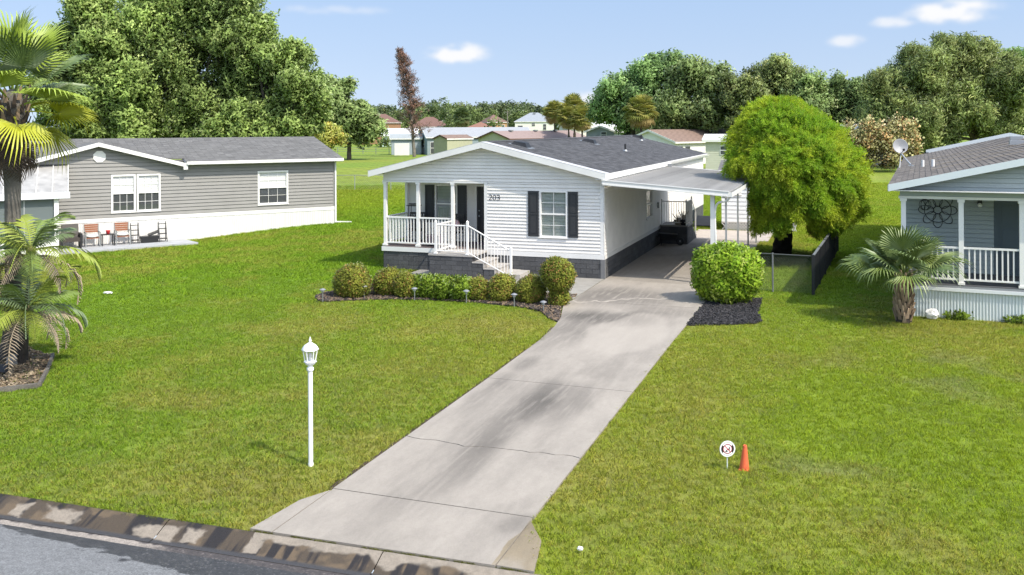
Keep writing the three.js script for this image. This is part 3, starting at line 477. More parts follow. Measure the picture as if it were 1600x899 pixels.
  // landing and steps down to the path
  const ZA = 0.08, ZB = 1.45; const LF = wallFrame([0, 0, ZB], [1, 0, 0], [0, 0, 1]);
  blockWall(Hs, LF, 2.5, 4.05, 0, 0.765, 0.155, 0.40, 300, 6); part(Hs, 'landing_core', lim(2.52, 4.04, 0, 0.765, ZA, ZB - 0.05), M.mortar);
  blockWall(Hs, wallFrame([2.5, 0, ZA], [0, 0, 1], [-1, 0, 0]), 0, ZB - ZA, 0, 0.765, 0.155, 0.40, 300, 7);
  part(Hs, 'landing', lim(2.46, 4.09, 0.766, 0.826, ZA, ZB + 0.035), M.step);
  [[4.05, 4.46, 0.60], [4.46, 4.86, 0.41], [4.86, 5.26, 0.21]].forEach(([x0, x1, y], k) => { part(Hs, 'step', [lim(x0 + 0.002, x1 + 0.03, y - 0.035, y, ZA, ZB + 0.03), lim(x1 - 0.03, x1, y - 0.2, y - 0.036, ZA, ZB - 0.06), lim(x1 - 0.012, x1 + 0.02, y - 0.19, y - 0.036, ZB - 0.02, ZB + 0.028)], M.step); blockWall(Hs, LF, x0 + 0.003, x1 - 0.014, 0, y - 0.036, 0.155, 0.40, 300, 8 + k); });
  part(Hs, 'step', lim(5.2, 5.62, 0.022, 0.20, ZA, ZB - 0.35), M.step);
  const npost = (x, z, y0, y1) => { const p = part(Hs, 'newel_post', lim(x - 0.035, x + 0.035, y0, y1, z - 0.035, z + 0.035), M.vinyl); part(p, 'post_cap', new THREE.ConeGeometry(0.05, 0.05, 4).rotateY(Math.PI / 4).translate(x, y1 + 0.02, z), M.vinyl); part(p, 'post_base', lim(x - 0.06, x + 0.06, y0, y0 + 0.035, z - 0.06, z + 0.06), M.vinyl); };
  const zr = ZB - 0.02;
  npost(2.72, zr, 0.828, 1.93); npost(3.88, zr, 0.828, 1.94); npost(5.42, zr, 0.024, 1.13);
  { const r = new THREE.Group(); r.name = 'stair_railing'; Hs.add(r);
    part(r, 'top_rail', rod([2.75, 1.80, zr], [3.85, 1.80, zr], 0.021), M.vinyl); part(r, 'bottom_rail', rod([2.75, 0.93, zr], [3.85, 0.93, zr], 0.016), M.vinyl);
    for (let k = 1; k < 10; k++) part(r, 'baluster', rod([2.72 + k * 0.116, 0.93, zr], [2.72 + k * 0.116, 1.80, zr], 0.0125, 0.0125, 6), M.vinyl);
    const t0 = [3.9, 1.80], t1 = [5.42, 1.02], b0 = [3.9, 0.90], b1 = [5.42, 0.16];
    part(r, 'hand_rail', rod([...t0, zr], [...t1, zr], 0.023), M.vinyl); part(r, 'lower_rail', rod([...b0, zr], [...b1, zr], 0.017), M.vinyl);
    for (let k = 1; k < 13; k++) { const t = k / 13, x = lerp(3.9, 5.42, t); part(r, 'baluster', rod([x, lerp(b0[1], b1[1], t), zr], [x, lerp(t0[1], t1[1], t), zr], 0.0125, 0.0125, 6), M.vinyl); }
    const r2 = new THREE.Group(); r2.name = 'landing_railing'; Hs.add(r2); part(r2, 'top_rail', bar([2.72, 1.80, 0.1], [2.72, 1.80, zr - 0.03], 0.045, 0.04), M.vinyl); part(r2, 'bottom_rail', bar([2.72, 0.93, 0.1], [2.72, 0.93, zr - 0.03], 0.04, 0.035), M.vinyl); for (let k = 1; k < 9; k++) part(r2, 'baluster', rod([2.72, 0.93, 0.1 + k * 0.148], [2.72, 1.80, 0.1 + k * 0.148], 0.0125, 0.0125, 6), M.vinyl); }
  // roof: underlay, shingle courses, fascia, rake metal, gutter, vents and pipes
  const z0 = 0.34, z1 = -23.9, eL = -0.43, eR = 8.33;
  const slope = (x0, x1, za, zb, lo, hi, side) => { const X = side > 0 ? [x0, x1] : [x1, x0]; return hexa([[x0, roofB(x0) + lo, za], [x1, roofB(x1) + lo, za], [x1, roofB(x1) + lo, zb], [x0, roofB(x0) + lo, zb], [x0, roofB(x0) + hi, za], [x1, roofB(x1) + hi, za], [x1, roofB(x1) + hi, zb], [x0, roofB(x0) + hi, zb]]); };
  const roof = part(Hs, 'roof', [slope(eL + 0.01, RX, z1, z0 - 0.005, 0.02, 0.17, -1), slope(RX, eR - 0.01, z1, z0 - 0.005, 0.02, 0.17, 1)], M.white);
  const n = 31;
  const rg = rng(33), groups = [[], [], [], []], tw = 0.33; for (let k = 0; k < n; k++) for (const sd of [-1, 1]) { const e = sd > 0 ? eR + 0.03 : eL - 0.03, A = lerp(e, RX, k / n), Bb = lerp(e, RX, Math.min(1, (k + 1.12) / n)); for (let z = -0.16; z > z1 - 0.02; z -= sd > 0 ? tw : 6) { const zb = Math.max(z - (sd > 0 ? tw - 0.006 : 6), z1 - 0.02), off = sd > 0 && k % 2 ? tw / 2 : 0, za = Math.min(z + off, -0.16), zc = Math.max(zb + off, z1 - 0.02); if (za - zc < 0.02) continue; const lo = 0.172, t = 0.012 + 0.008 * rg(); groups[Math.floor(rg() * 4)].push(hexa([[A, roofB(A) + lo, zc], [Bb, roofB(Bb) + lo, zc], [Bb, roofB(Bb) + lo, za], [A, roofB(A) + lo, za], [A, roofB(A) + lo + t, zc], [Bb, roofB(Bb) + lo + 0.004, zc], [Bb, roofB(Bb) + lo + 0.004, za], [A, roofB(A) + lo + t, za]])); } }
  groups.forEach((g, k) => stuff(part(roof, 'shingle_courses', g, M.charcoal[k])));
  part(roof, 'ridge_cap', [slope(RX - 0.15, RX, z1, -0.16, 0.194, 0.204, -1), slope(RX, RX + 0.15, z1, -0.16, 0.194, 0.204, 1)], M.charcoal[1]);
  part(roof, 'rake_metal', [slope(eL - 0.02, RX - 0.001, -0.158, z0 + 0.03, 0.172, 0.186, -1), slope(RX + 0.001, eR + 0.02, -0.158, z0 + 0.03, 0.172, 0.186, 1)], mat(0.56, 0.56, 0.58, 0.6, { map: M_MID }));
  part(roof, 'fascia', slope(eL, RX - 0.002, z0, z0 + 0.028, -0.035, 0.171, -1), M.white); part(roof, 'fascia', slope(RX + 0.002, eR, z0, z0 + 0.028, -0.035, 0.171, 1), M.white);
  part(roof, 'soffit', [slope(eL + 0.01, RX, 0.03, z0 - 0.002, -0.012, 0.012, -1), slope(RX, eR - 0.01, 0.03, z0 - 0.002, -0.012, 0.012, 1)], M.white);
  part(roof, 'eave_fascia', lim(eR, eR + 0.03, 3.33, 3.53, z1, z0 + 0.03), mat(0.82, 0.82, 0.82, 0.6, { map: mottle(0.8, 0.12, 44) }));
  part(roof, 'eave_soffit', lim(8.0, eR - 0.002, 3.34, 3.36, z1, z0), M.white);
  const gut = new THREE.Shape([[0, 0], [0.09, 0.0], [0.13, 0.12], [0.12, 0.12], [0.085, 0.012], [0.012, 0.012], [0.012, 0.12], [0, 0.12]].map(p => new THREE.Vector2(...p)));
  part(roof, 'gutter', new THREE.ExtrudeGeometry(gut, { depth: 12.6, bevelEnabled: false }).translate(eR + 0.032, 3.40, z1), M.white);
  part(roof, 'gutter', new THREE.ExtrudeGeometry(gut, { depth: 11.0, bevelEnabled: false }).translate(eL - 0.15, 3.36, -11), M.white);
  part(roof, 'gutter_outlet', bx(0.2, 0.14, 0.16, eR + 0.1, 3.36, -11.1), M.galv);
  const vent = (x, z) => { const y = roofB(x) + 0.19, v = part(roof, 'roof_vent', hexa([[x - 0.32, roofB(x - 0.32) + 0.19, z - 0.25], [x + 0.3, roofB(x + 0.3) + 0.19, z - 0.25], [x + 0.3, roofB(x + 0.3) + 0.19, z + 0.25], [x - 0.32, roofB(x - 0.32) + 0.19, z + 0.25], [x - 0.2, y + 0.17, z - 0.2], [x + 0.22, y + 0.12, z - 0.2], [x + 0.22, y + 0.12, z + 0.2], [x - 0.2, y + 0.17, z + 0.2]]), M.black); part(v, 'flange', slope(x - 0.4, x + 0.42, z - 0.33, z + 0.33, 0.188, 0.194, 1), M.galv); };
  vent(4.75, -1.6); vent(4.85, -10.8); vent(4.55, -22.8);
  const pipe = (x, z) => { const y = roofB(x) + 0.17, p = part(roof, 'vent_pipe', rod([x, y, z], [x, y + 0.36, z], 0.045), M.black); part(p, 'boot', lathe([[0.12, y + 0.0], [0.06, y + 0.08]].map(q => q)).translate(x, 0.03, z), M.galv); };
  pipe(5.2, -20.6); pipe(6.55, -10.6);
  // house number
  const tg = new TextGeometry('203', { font, size: 0.19, depth: 0.012, curveSegments: 5 }); part(Hs, 'house_number', tg.translate(4.10, 2.56, 0.018), M.dark);
  // small side landing with block walls, under the carport
  const PZ = -9.84, PF = wallFrame([0, 0, PZ], [1, 0, 0], [0, 0, 1]); blockWall(Hs, PF, 8.24, 9.4, 0, 0.77, 0.155, 0.4, 300, 21); blockWall(Hs, wallFrame([9.4, 0, PZ], [0, 0, -1], [1, 0, 0]), 0, 1.5, 0, 0.77, 0.155, 0.4, 300, 22); part(Hs, 'side_landing_core', lim(8.24, 9.36, 0, 0.76, PZ - 1.5, PZ - 0.05), M.mortar);
  part(Hs, 'side_landing', lim(8.22, 9.44, 0.77, 0.83, PZ - 1.5, PZ + 0.03), M.concrete);
  [[1.5, 1.85, 0.58], [1.85, 2.2, 0.39], [2.2, 2.55, 0.2]].forEach(([a, b, y], k) => { part(Hs, 'side_step', lim(8.26, 9.42, y - 0.05, y, PZ - b, PZ - a), M.concrete); blockWall(Hs, wallFrame([9.4, 0, PZ], [0, 0, -1], [1, 0, 0]), a, b, 0, y - 0.05, 0.155, 0.4, 300, 23 + k); });
  { const r = new THREE.Group(); r.name = 'side_railing'; Hs.add(r); const z = PZ - 0.05; for (const x of [8.3, 9.36]) part(r, 'newel_post', lim(x - 0.025, x + 0.025, 0.83, 1.95, z - 0.025, z + 0.025), M.vinyl); part(r, 'top_rail', rod([8.3, 1.85, z], [9.36, 1.85, z], 0.02), M.vinyl); part(r, 'bottom_rail', rod([8.3, 0.95, z], [9.36, 0.95, z], 0.016), M.vinyl); for (let k = 1; k < 10; k++) part(r, 'baluster', rod([8.3 + k * 0.106, 0.95, z], [8.3 + k * 0.106, 1.85, z], 0.011, 0.011, 6), M.vinyl);
    const x = 9.37; part(r, 'newel_post', lim(x - 0.025, x + 0.025, 0.83, 1.98, PZ - 1.5, PZ - 1.45), M.vinyl); part(r, 'top_rail', rod([x, 1.85, z], [x, 1.85, PZ - 1.47], 0.02), M.vinyl); part(r, 'hand_rail', rod([x, 1.85, PZ - 1.47], [x, 1.2, PZ - 2.6], 0.02), M.vinyl); for (let k = 1; k < 12; k++) part(r, 'baluster', rod([x, 0.9, z - k * 0.118], [x, 1.85, z - k * 0.118], 0.011, 0.011, 6), M.vinyl); part(r, 'newel_post', lim(x - 0.025, x + 0.025, 0.03, 1.2, PZ - 2.62, PZ - 2.57), M.vinyl); }
  part(Hs, 'wall_box', lim(8.216, 8.30, 1.6, 1.85, -9.5, -9.3), M.alu);
}

// carport: metal roof on posts, open to the driveway
{
  const C = thing('carport', 'flat metal carport roof on slim posts over the driveway', 'carport', [8.4, 0, 0.36]);
  const x1 = 3.9, zb = -11.8, y = (x) => 3.24 - 0.075 * x; // falls away from the house
  const np = 30; for (let k = 0; k < np; k++) { const za = lerp(-0.03, zb, k / np), zc = lerp(-0.03, zb, (k + 1) / np); part(C, 'roof_panel', hexa([[0, y(0), zc], [x1, y(x1), zc], [x1, y(x1), za - 0.012], [0, y(0), za - 0.012], [0, y(0) + 0.05, zc], [x1, y(x1) + 0.05, zc], [x1, y(x1) + 0.05, za - 0.012], [0, y(0) + 0.05, za - 0.012]]), M.metal); part(C, 'seam', bar([0, y(0) + 0.058, za - 0.006], [x1, y(x1) + 0.058, za - 0.006], 0.02, 0.028), M.metal); }
  part(C, 'front_fascia', [bar([-0.16, y(-0.16) + 0.005, 0.0], [x1 + 0.02, y(x1) + 0.005, 0.0], 0.055, 0.11), bar([-0.14, y(-0.14) - 0.06, 0.02], [x1, y(x1) - 0.06, 0.02], 0.04, 0.04), bar([-0.18, y(-0.18) + 0.075, 0.01], [x1 + 0.03, y(x1) + 0.075, 0.01], 0.07, 0.025)], M.white);
  part(C, 'added_sun_stop', lim(-0.18, -0.08, 3.2, 3.335, -11.7, 0.0), M.white);  // strip added to stop a sun streak between carport and eave
  part(C, 'rear_fascia', bar([0, y(0) + 0.01, zb - 0.03], [x1, y(x1) + 0.01, zb - 0.03], 0.05, 0.12), M.white);
  part(C, 'side_gutter', [lim(x1, x1 + 0.12, y(x1) - 0.09, y(x1) - 0.07, zb, 0), lim(x1 + 0.11, x1 + 0.125, y(x1) - 0.09, y(x1) + 0.05, zb, 0), lim(x1, x1 + 0.12, y(x1) - 0.09, y(x1) + 0.05, -0.0, 0.015)], M.white);
  part(C, 'side_beam', lim(x1 - 0.2, x1 - 0.1, y(x1) - 0.14, y(x1) - 0.02, zb + 0.1, -0.1), M.white);
  for (const [x, z, w, m] of [[x1 - 0.52, -0.28, 0.13, M.white], [x1 - 0.15, -0.7, 0.055, M.alu], [x1 - 0.15, -4.25, 0.055, M.alu], [x1 - 0.15, -8, 0.055, M.alu], [x1 - 0.15, -11.6, 0.055, M.alu]]) part(C, 'post', lim(x - w / 2, x + w / 2, 0.028, y(x) - 0.0, z - w / 2, z + w / 2), m);
  part(C, 'cross_beam', lim(x1 - 0.66, x1 - 0.05, y(x1) - 0.06, y(x1) - 0.01, -0.32, -0.22), M.white);
  part(C, 'downspout', tube([[x1 + 0.05, y(x1) - 0.08, -0.1], [x1 - 0.05, y(x1) - 0.22, -0.12], [x1 - 0.33, y(x1) - 0.3, -0.2], [x1 - 0.42, y(x1) - 0.45, -0.24], [x1 - 0.42, 1.2, -0.24], [x1 - 0.42, 0.05, -0.24]], 0.035, 40, 8), M.white);
}
// porch things of the white house
{
  const ch = (name, label, x, z, turn) => { const c = thing(name, label, 'chair', [x, 0.836, z], turn); for (const [a, b] of [[-0.26, -0.24], [0.26, -0.24], [-0.26, 0.24], [0.26, 0.24]]) part(c, 'leg', rod([a, 0, b], [a, b < 0 ? 1.05 : 0.62, b], 0.02), M.black); for (let k = 0; k < 5; k++) part(c, 'seat_slat', lim(-0.26, 0.26, 0.42, 0.445, -0.22 + k * 0.095, -0.14 + k * 0.095), M.black); for (let k = 0; k < 5; k++) part(c, 'back_slat', lim(-0.2 + k * 0.09, -0.15 + k * 0.09, 0.5, 1.03, -0.255, -0.235), M.black); part(c, 'top_rail', lim(-0.28, 0.28, 1.02, 1.09, -0.26, -0.22), M.black); for (const s of [-0.27, 0.27]) part(c, 'arm', lim(s - 0.03, s + 0.03, 0.62, 0.65, -0.24, 0.28), M.black); return c; };
  ch('porch_chair', 'black slatted porch chair holding the striped pillow', 2.35, -1.0, -0.3); ch('porch_chair', 'black slatted porch chair beside the open corner of the porch', 0.75, -1.25, 0.4);
  single('pillow', 'pale striped pillow on the black porch chair', 'pillow', (() => { const g = new THREE.SphereGeometry(0.23, 20, 14); g.scale(1, 0.95, 0.38); return g.rotateX(-0.25).rotateY(-0.3).translate(2.36, 1.52, -1.02); })(), mat(0.6, 0.48, 0.48, 0.95, { map: tex(64, 8, (i) => (i % 16 < 7 ? [0.75, 0.45, 0.5] : [0.9, 0.9, 0.9]), true, [3, 3]) }));
  const t = thing('plant_stand', 'black iron plant stand on the porch', 'stand', [0.55, 0.836, -1.4]); for (const [a, b] of [[-0.2, -0.15], [0.2, -0.15], [-0.2, 0.15], [0.2, 0.15]]) part(t, 'leg', rod([a, 0, b], [a * 0.9, 1.35, b * 0.9], 0.012), M.black); for (const y of [0.45, 0.9, 1.33]) { part(t, 'shelf', lim(-0.24, 0.24, y, y + 0.02, -0.18, 0.18), M.black); } part(t, 'top_ring', new THREE.TorusGeometry(0.2, 0.012, 8, 24).rotateX(Math.PI / 2).translate(0, 1.4, 0), M.black);
  const tb = thing('ottoman', 'purple fabric ottoman beside the porch rail', 'ottoman', [1.75, 0.836, -0.55]); part(tb, 'cushion', (() => { const g = new THREE.CylinderGeometry(0.26, 0.26, 0.3, 24); return g.translate(0, 0.2, 0); })(), M.purple); part(tb, 'base', new THREE.CylinderGeometry(0.22, 0.2, 0.05, 20).translate(0, 0.025, 0), M.black);
  single('doormat', 'dark purple mat in front of the black porch door', 'mat', bx(0.9, 0.014, 0.55, 3.2, 0.845, -1.5), M.purple);
}
// wheelbarrow and pots by the side landing
{
  const w = thing('wheelbarrow', 'black wheelbarrow parked in the carport shade by the side landing', 'wheelbarrow', [8.68, driveY, -9.3], 0.2); w.scale.setScalar(0.8);
  part(w, 'tray', hexa([[-0.35, 0.32, -0.22], [0.32, 0.32, -0.22], [0.32, 0.32, 0.22], [-0.35, 0.32, 0.22], [-0.5, 0.66, -0.33], [0.5, 0.6, -0.33], [0.5, 0.6, 0.33], [-0.5, 0.66, 0.33]]), M.black);
  for (const s of [-0.2, 0.2]) { part(w, 'handle', rod([0.45, 0.3, s], [-0.85, 0.55, s * 1.3], 0.02), M.black); part(w, 'leg', rod([-0.3, 0.34, s], [-0.38, 0.0, s], 0.018), M.black); } const wh = part(w, 'wheel', new THREE.TorusGeometry(0.17, 0.05, 10, 24).translate(0.62, 0.22, 0), M.black); part(wh, 'hub', rod([0.62, 0.22, -0.06], [0.62, 0.22, 0.06], 0.05), M.galv);
  const p = thing('flower_pot', 'dark flower pot of dry stems on the side landing', 'flower pot', [9.22, 0.83, -9.98]); part(p, 'pot', lathe([[0.0, 0.0], [0.1, 0], [0.14, 0.24], [0.15, 0.25], [0.12, 0.25], [0.09, 0.05]]), M.black); const r = rng(9), gs = []; for (let k = 0; k < 34; k++) { const a = r() * 6.3, l = 0.2 + r() * 0.25; gs.push(rod([0, 0.2, 0], [Math.cos(a) * l * 0.6, 0.22 + l, Math.sin(a) * l * 0.6], 0.012, 0.004, 4)); } part(p, 'stems', gs, M.tan);
  const q = thing('planter', 'tan planter leaning on the side landing rail', 'planter', [8.98, 0.83, -10.05]); part(q, 'tub', lathe([[0, 0], [0.13, 0], [0.18, 0.22], [0.19, 0.22], [0.15, 0.2], [0.1, 0.03]]), M.tan); const gs2 = []; for (let k = 0; k < 26; k++) { const a = r() * 6.3, l = 0.1 + r() * 0.2; gs2.push(rod([0, 0.15, 0], [Math.cos(a) * l, 0.2 + l, Math.sin(a) * l], 0.014, 0.004, 4)); } part(q, 'dry_plant', gs2, M.deadFrond);
}

// ================================================================ THE GREY HOUSE ACROSS THE LAWN
{
  const th = 51.75 * Math.PI / 180, O = [-9.95, 0, -13.4];
  const Hs = thing('grey_house', 'long grey lap-sided house with white corrugated skirting and octagonal gable vent', 'house', O, th);
  const F = wallFrame([0, 0, 0], [1, 0, 0], [0, 0, 1]), L = -19.5, w1 = [-11.12, -8.9, 1.15, 2.95], w2 = [-4.16, -2.56, 1.18, 2.92], eY = 3.30, D = -8;
  const gp = -11.7, gs = 0.27, gT = x => 4.30 - gs * Math.abs(x - gp); // underside of the small front gable
  part(Hs, 'wall', [lim(L, w1[0], -0.4, 3.4, -0.25, -0.016), lim(w1[1], w2[0], -0.4, 3.4, -0.25, -0.016), lim(w2[1], -0.02, -0.4, 3.4, -0.25, -0.016), lim(w1[0], w1[1], -0.4, w1[2], -0.25, -0.016), lim(w1[0], w1[1], w1[3], 3.4, -0.25, -0.016), lim(w2[0], w2[1], -0.4, w2[2], -0.25, -0.016), lim(w2[0], w2[1], w2[3], 3.4, -0.25, -0.016), lim(-14, -9.4, 3.4, 3.7, -0.25, -0.016), lim(-12.6, -10.8, 3.7, 4.05, -0.25, -0.016)], M.sidingGrey);
  part(Hs, 'inner_wall', [lim(L, -0.2, -0.3, 3.3, -0.8, -0.5), lim(-0.25, -0.02, -0.3, 3.35, D, -0.26)], M.interior);
  lapSiding(Hs, F, 0.92, 3.32, () => [L, -0.1], [w1, w2], M.sidingGrey, 0.17, 0.034);
  lapSiding(Hs, F, 3.32, 4.28, v => { const d = (4.30 - v) / gs; return [gp - d, gp + d]; }, [], M.sidingGrey, 0.17, 0.034);
  const E = wallFrame([0, 0, 0], [0, 0, -1], [1, 0, 0]); lapSiding(Hs, E, 0.92, 3.3, () => [0.1, -D], [], M.sidingGrey, 0.17, 0.034);
  lapSiding(Hs, E, 3.32, 4.45, v => { const d = (4.5 - v) / 0.29; return [-D / 2 - d, -D / 2 + d]; }, [], M.sidingGrey, 0.17, 0.034);
  part(Hs, 'corner_trim', [fbox(F, -0.1, 0.02, 0.9, 3.3, -0.01, 0.024), fbox(E, -0.024, 0.1, 0.9, 3.3, -0.01, 0.02)], M.sidingGrey);
  part(Hs, 'base_trim', fbox(F, L, 0.03, 0.74, 0.92, -0.02, 0.03), M.white);
  for (let a = L, k = 0; a < -0.05; a += 0.3, k++) { part(Hs, 'skirting_panel', fbox(F, a, Math.min(a + 0.29, 0), -0.42, 0.74, -0.015, 0.004), M.white); for (const q of [0.06, 0.15, 0.24]) part(Hs, 'skirting_rib', fbox(F, a + q, a + q + 0.022, -0.42, 0.735, 0.004, 0.034), M.white); }
  part(Hs, 'skirting_panel', fbox(E, 0.03, -D, -0.42, 0.74, -0.015, 0.004), M.white);
  const mid = (w1[0] + w1[1]) / 2; sashWindow(Hs, F, w1[0], mid - 0.02, w1[2], w1[3], { frame: 0.085, blind: M.blindWhite, blindTo: 0.56, screen: true }); sashWindow(Hs, F, mid + 0.02, w1[1], w1[2], w1[3], { frame: 0.085, blind: M.blindWhite, blindTo: 0.54, screen: true });
  part(Hs, 'mullion', fbox(F, mid - 0.019, mid + 0.019, w1[2], w1[3], -0.05, 0.03), M.black);
  sashWindow(Hs, F, w2[0], w2[1], w2[2], w2[3], { frame: 0.09, blind: M.blindWhite, blindTo: 0.53, screen: true });
  part(Hs, 'gable_vent', new THREE.CylinderGeometry(0.29, 0.29, 0.05, 8).rotateY(Math.PI / 8).rotateX(Math.PI / 2).translate(-11.62, 3.82, 0.035), M.vinyl);
  // main roof and front gable
  const rz = D / 2, rY = 4.52, oh = 0.4, sl = (rY - 3.42) / (-rz + oh), ry = z => rY - sl * Math.abs(z - rz), x1 = 0.3;
  const rs = (xa, xb, za, zb, lo, hi) => hexa([[xa, ry(za) + lo, za], [xb, ry(za) + lo, za], [xb, ry(zb) + lo, zb], [xa, ry(zb) + lo, zb], [xa, ry(za) + hi, za], [xb, ry(za) + hi, za], [xb, ry(zb) + hi, zb], [xa, ry(zb) + hi, zb]]);
  const roof = part(Hs, 'roof', [rs(-7.8, x1 - 0.03, rz, oh, 0.0, 0.10), rs(L, x1 - 0.03, D - oh, rz, 0.0, 0.10)], M.white);
  const rg = rng(34), groups = [[], [], [], []]; for (let k = 0; k < 30; k++) { const za = lerp(oh + 0.03, rz, k / 30), zb = Math.max(rz, lerp(oh + 0.03, rz, (k + 1.1) / 30)), Lk = za > -0.05 ? -7.8 : L; for (let x = x1; x > Lk; x -= 0.33) { const xa = Math.max(x - 0.324, Lk), t = 0.108 + 0.008 * rg(); groups[Math.floor(rg() * 4)].push(hexa([[xa, ry(za) + 0.06, za], [x, ry(za) + 0.06, za], [x, ry(zb) + 0.06, zb], [xa, ry(zb) + 0.06, zb], [xa, ry(za) + t + 0.006, za], [x, ry(za) + t + 0.006, za], [x, ry(zb) + 0.106, zb], [xa, ry(zb) + 0.106, zb]])); } } groups[1].push(rs(L, x1, D - oh, rz, 0.102, 0.116));
  groups.forEach((g, k) => stuff(part(roof, 'shingle_courses', g, M.shingleGrey[k])));
  part(roof, 'gutter', [lim(-7.75, x1 + 0.02, 3.36, 3.50, oh, oh + 0.025), lim(-7.75, x1 + 0.02, 3.36, 3.375, oh + 0.02, oh + 0.11), lim(-7.75, x1 + 0.02, 3.36, 3.51, oh + 0.105, oh + 0.12)], M.white);
  part(roof, 'rake_board', [rs(x1 - 0.03, x1, rz, oh, -0.1, 0.1), rs(x1 - 0.03, x1, D - oh, rz, -0.1, 0.1)], M.white);
  part(roof, 'soffit', lim(-7.75, x1 - 0.03, 3.33, 3.35, 0.0, oh), M.white);
  const gz = 0.40, gs2 = (xa, xb, za, zb, lo, hi) => hexa([[xa, gT(xa) + lo, za], [xb, gT(xb) + lo, za], [xb, gT(xb) + lo, zb], [xa, gT(xa) + lo, zb], [xa, gT(xa) + hi, za], [xb, gT(xb) + hi, za], [xb, gT(xb) + hi, zb], [xa, gT(xa) + hi, zb]]);
  const g = part(Hs, 'gable_roof', [gs2(-15.7, gp, -3.2, gz, 0.06, 0.16), gs2(gp, -7.75, -3.2, gz, 0.06, 0.16)], M.shingleGrey[1]);
  part(g, 'rake_board', gs2(-15.7, gp - 0.002, gz, gz + 0.03, 0.0, 0.185), M.white); part(g, 'rake_board', gs2(gp + 0.002, -7.72, gz, gz + 0.03, 0.0, 0.185), M.white); part(g, 'rake_end', lim(-7.9, -7.7, 3.12, 3.36, gz - 0.1, gz + 0.035), M.white);
  part(g, 'valley_board', lim(-9.6, -7.79, 3.2, 3.585, -0.3, -0.08), M.shingleGrey[0]);
  part(g, 'gable_soffit', [gs2(-15.7, gp, 0.0, gz, 0.0, 0.02), gs2(gp, -7.75, 0.0, gz, 0.0, 0.02)], M.white);
  part(Hs, 'downspout', [lim(-0.02, 0.06, 0.05, 3.36, 0.03, 0.09), bx(0.9, 0.06, 0.08, 0.42, 0.07, 0.12, 0, -0.15, -0.06)], M.white);
  part(Hs, 'electric_meter', [lim(0.02, 0.14, 1.0, 1.55, -0.9, -0.6), lim(0.14, 0.19, 1.2, 1.45, -0.82, -0.68)], M.alu);
  // porch at the far end: standing-seam roof, posts, deck
  const pr = (x, z) => lerp(3.40, 2.36, z / 3.1), px1 = -12.95;
  for (let k = 0; k < 9; k++) { const xa = px1 - (k + 1) * 0.62, xb = px1 - k * 0.62; part(Hs, 'porch_roof_panel', hexa([[xa, pr(0, 0), 0.02], [xb - 0.01, pr(0, 0), 0.02], [xb - 0.01 - 0.35, pr(0, 3.1), 3.1], [xa - 0.35, pr(0, 3.1), 3.1], [xa, pr(0, 0) + 0.04, 0.02], [xb - 0.01, pr(0, 0) + 0.04, 0.02], [xb - 0.36, pr(0, 3.1) + 0.04, 3.1], [xa - 0.35, pr(0, 3.1) + 0.04, 3.1]]), M.metal); part(Hs, 'porch_roof_seam', bar([xb, pr(0, 0) + 0.06, 0.02], [xb - 0.35, pr(0, 3.1) + 0.06, 3.1], 0.03, 0.05), M.white); part(Hs, 'roof_gap', lim(xa + 0.04, xb - 0.04, 3.44, 3.53, 0.021, 0.03), M.black); }
  part(Hs, 'porch_fascia', [lim(-19.5, px1 - 0.28, 2.18, 2.42, 3.1, 3.14), lim(-19.5, px1 - 0.28, 2.14, 2.18, 3.05, 3.2)], mat(0.62, 0.64, 0.66, 0.5));
  for (const x of [-13.75, -16.2, -18.6]) part(Hs, 'porch_post', lim(x - 0.09, x + 0.09, -0.4, 2.2, 2.85, 3.03), M.vinyl);
  part(Hs, 'porch_deck', lim(-19.4, -13.66, 0.35, 0.45, 0.05, 3.0), M.deckGrey); part(Hs, 'porch_deck_skirt', [lim(-19.4, -13.66, -0.4, 0.35, 2.95, 2.98), lim(-13.68, -13.66, -0.4, 0.35, 0.05, 2.95)], M.white);
  part(Hs, 'screen_panel', [lim(-16.1, -13.85, 0.5, 2.1, 2.9, 2.92), lim(-18.5, -16.3, 0.5, 2.1, 2.9, 2.92)], new THREE.MeshPhysicalMaterial({ color: 0x8f9a9c, roughness: 0.5, transmission: 0.55, thickness: 0 }));
  part(Hs, 'screen_bar', [lim(-16.1, -13.85, 1.2, 1.25, 2.925, 2.95), lim(-15, -14.95, 0.5, 2.1, 2.925, 2.945)], M.alu);
}
const greyTurn = 51.75 * Math.PI / 180, greyAt = (a, y, d) => { const c = Math.cos(greyTurn), s = Math.sin(greyTurn); return [-9.95 + a * c + d * s, y, -13.4 - a * s + d * c]; };
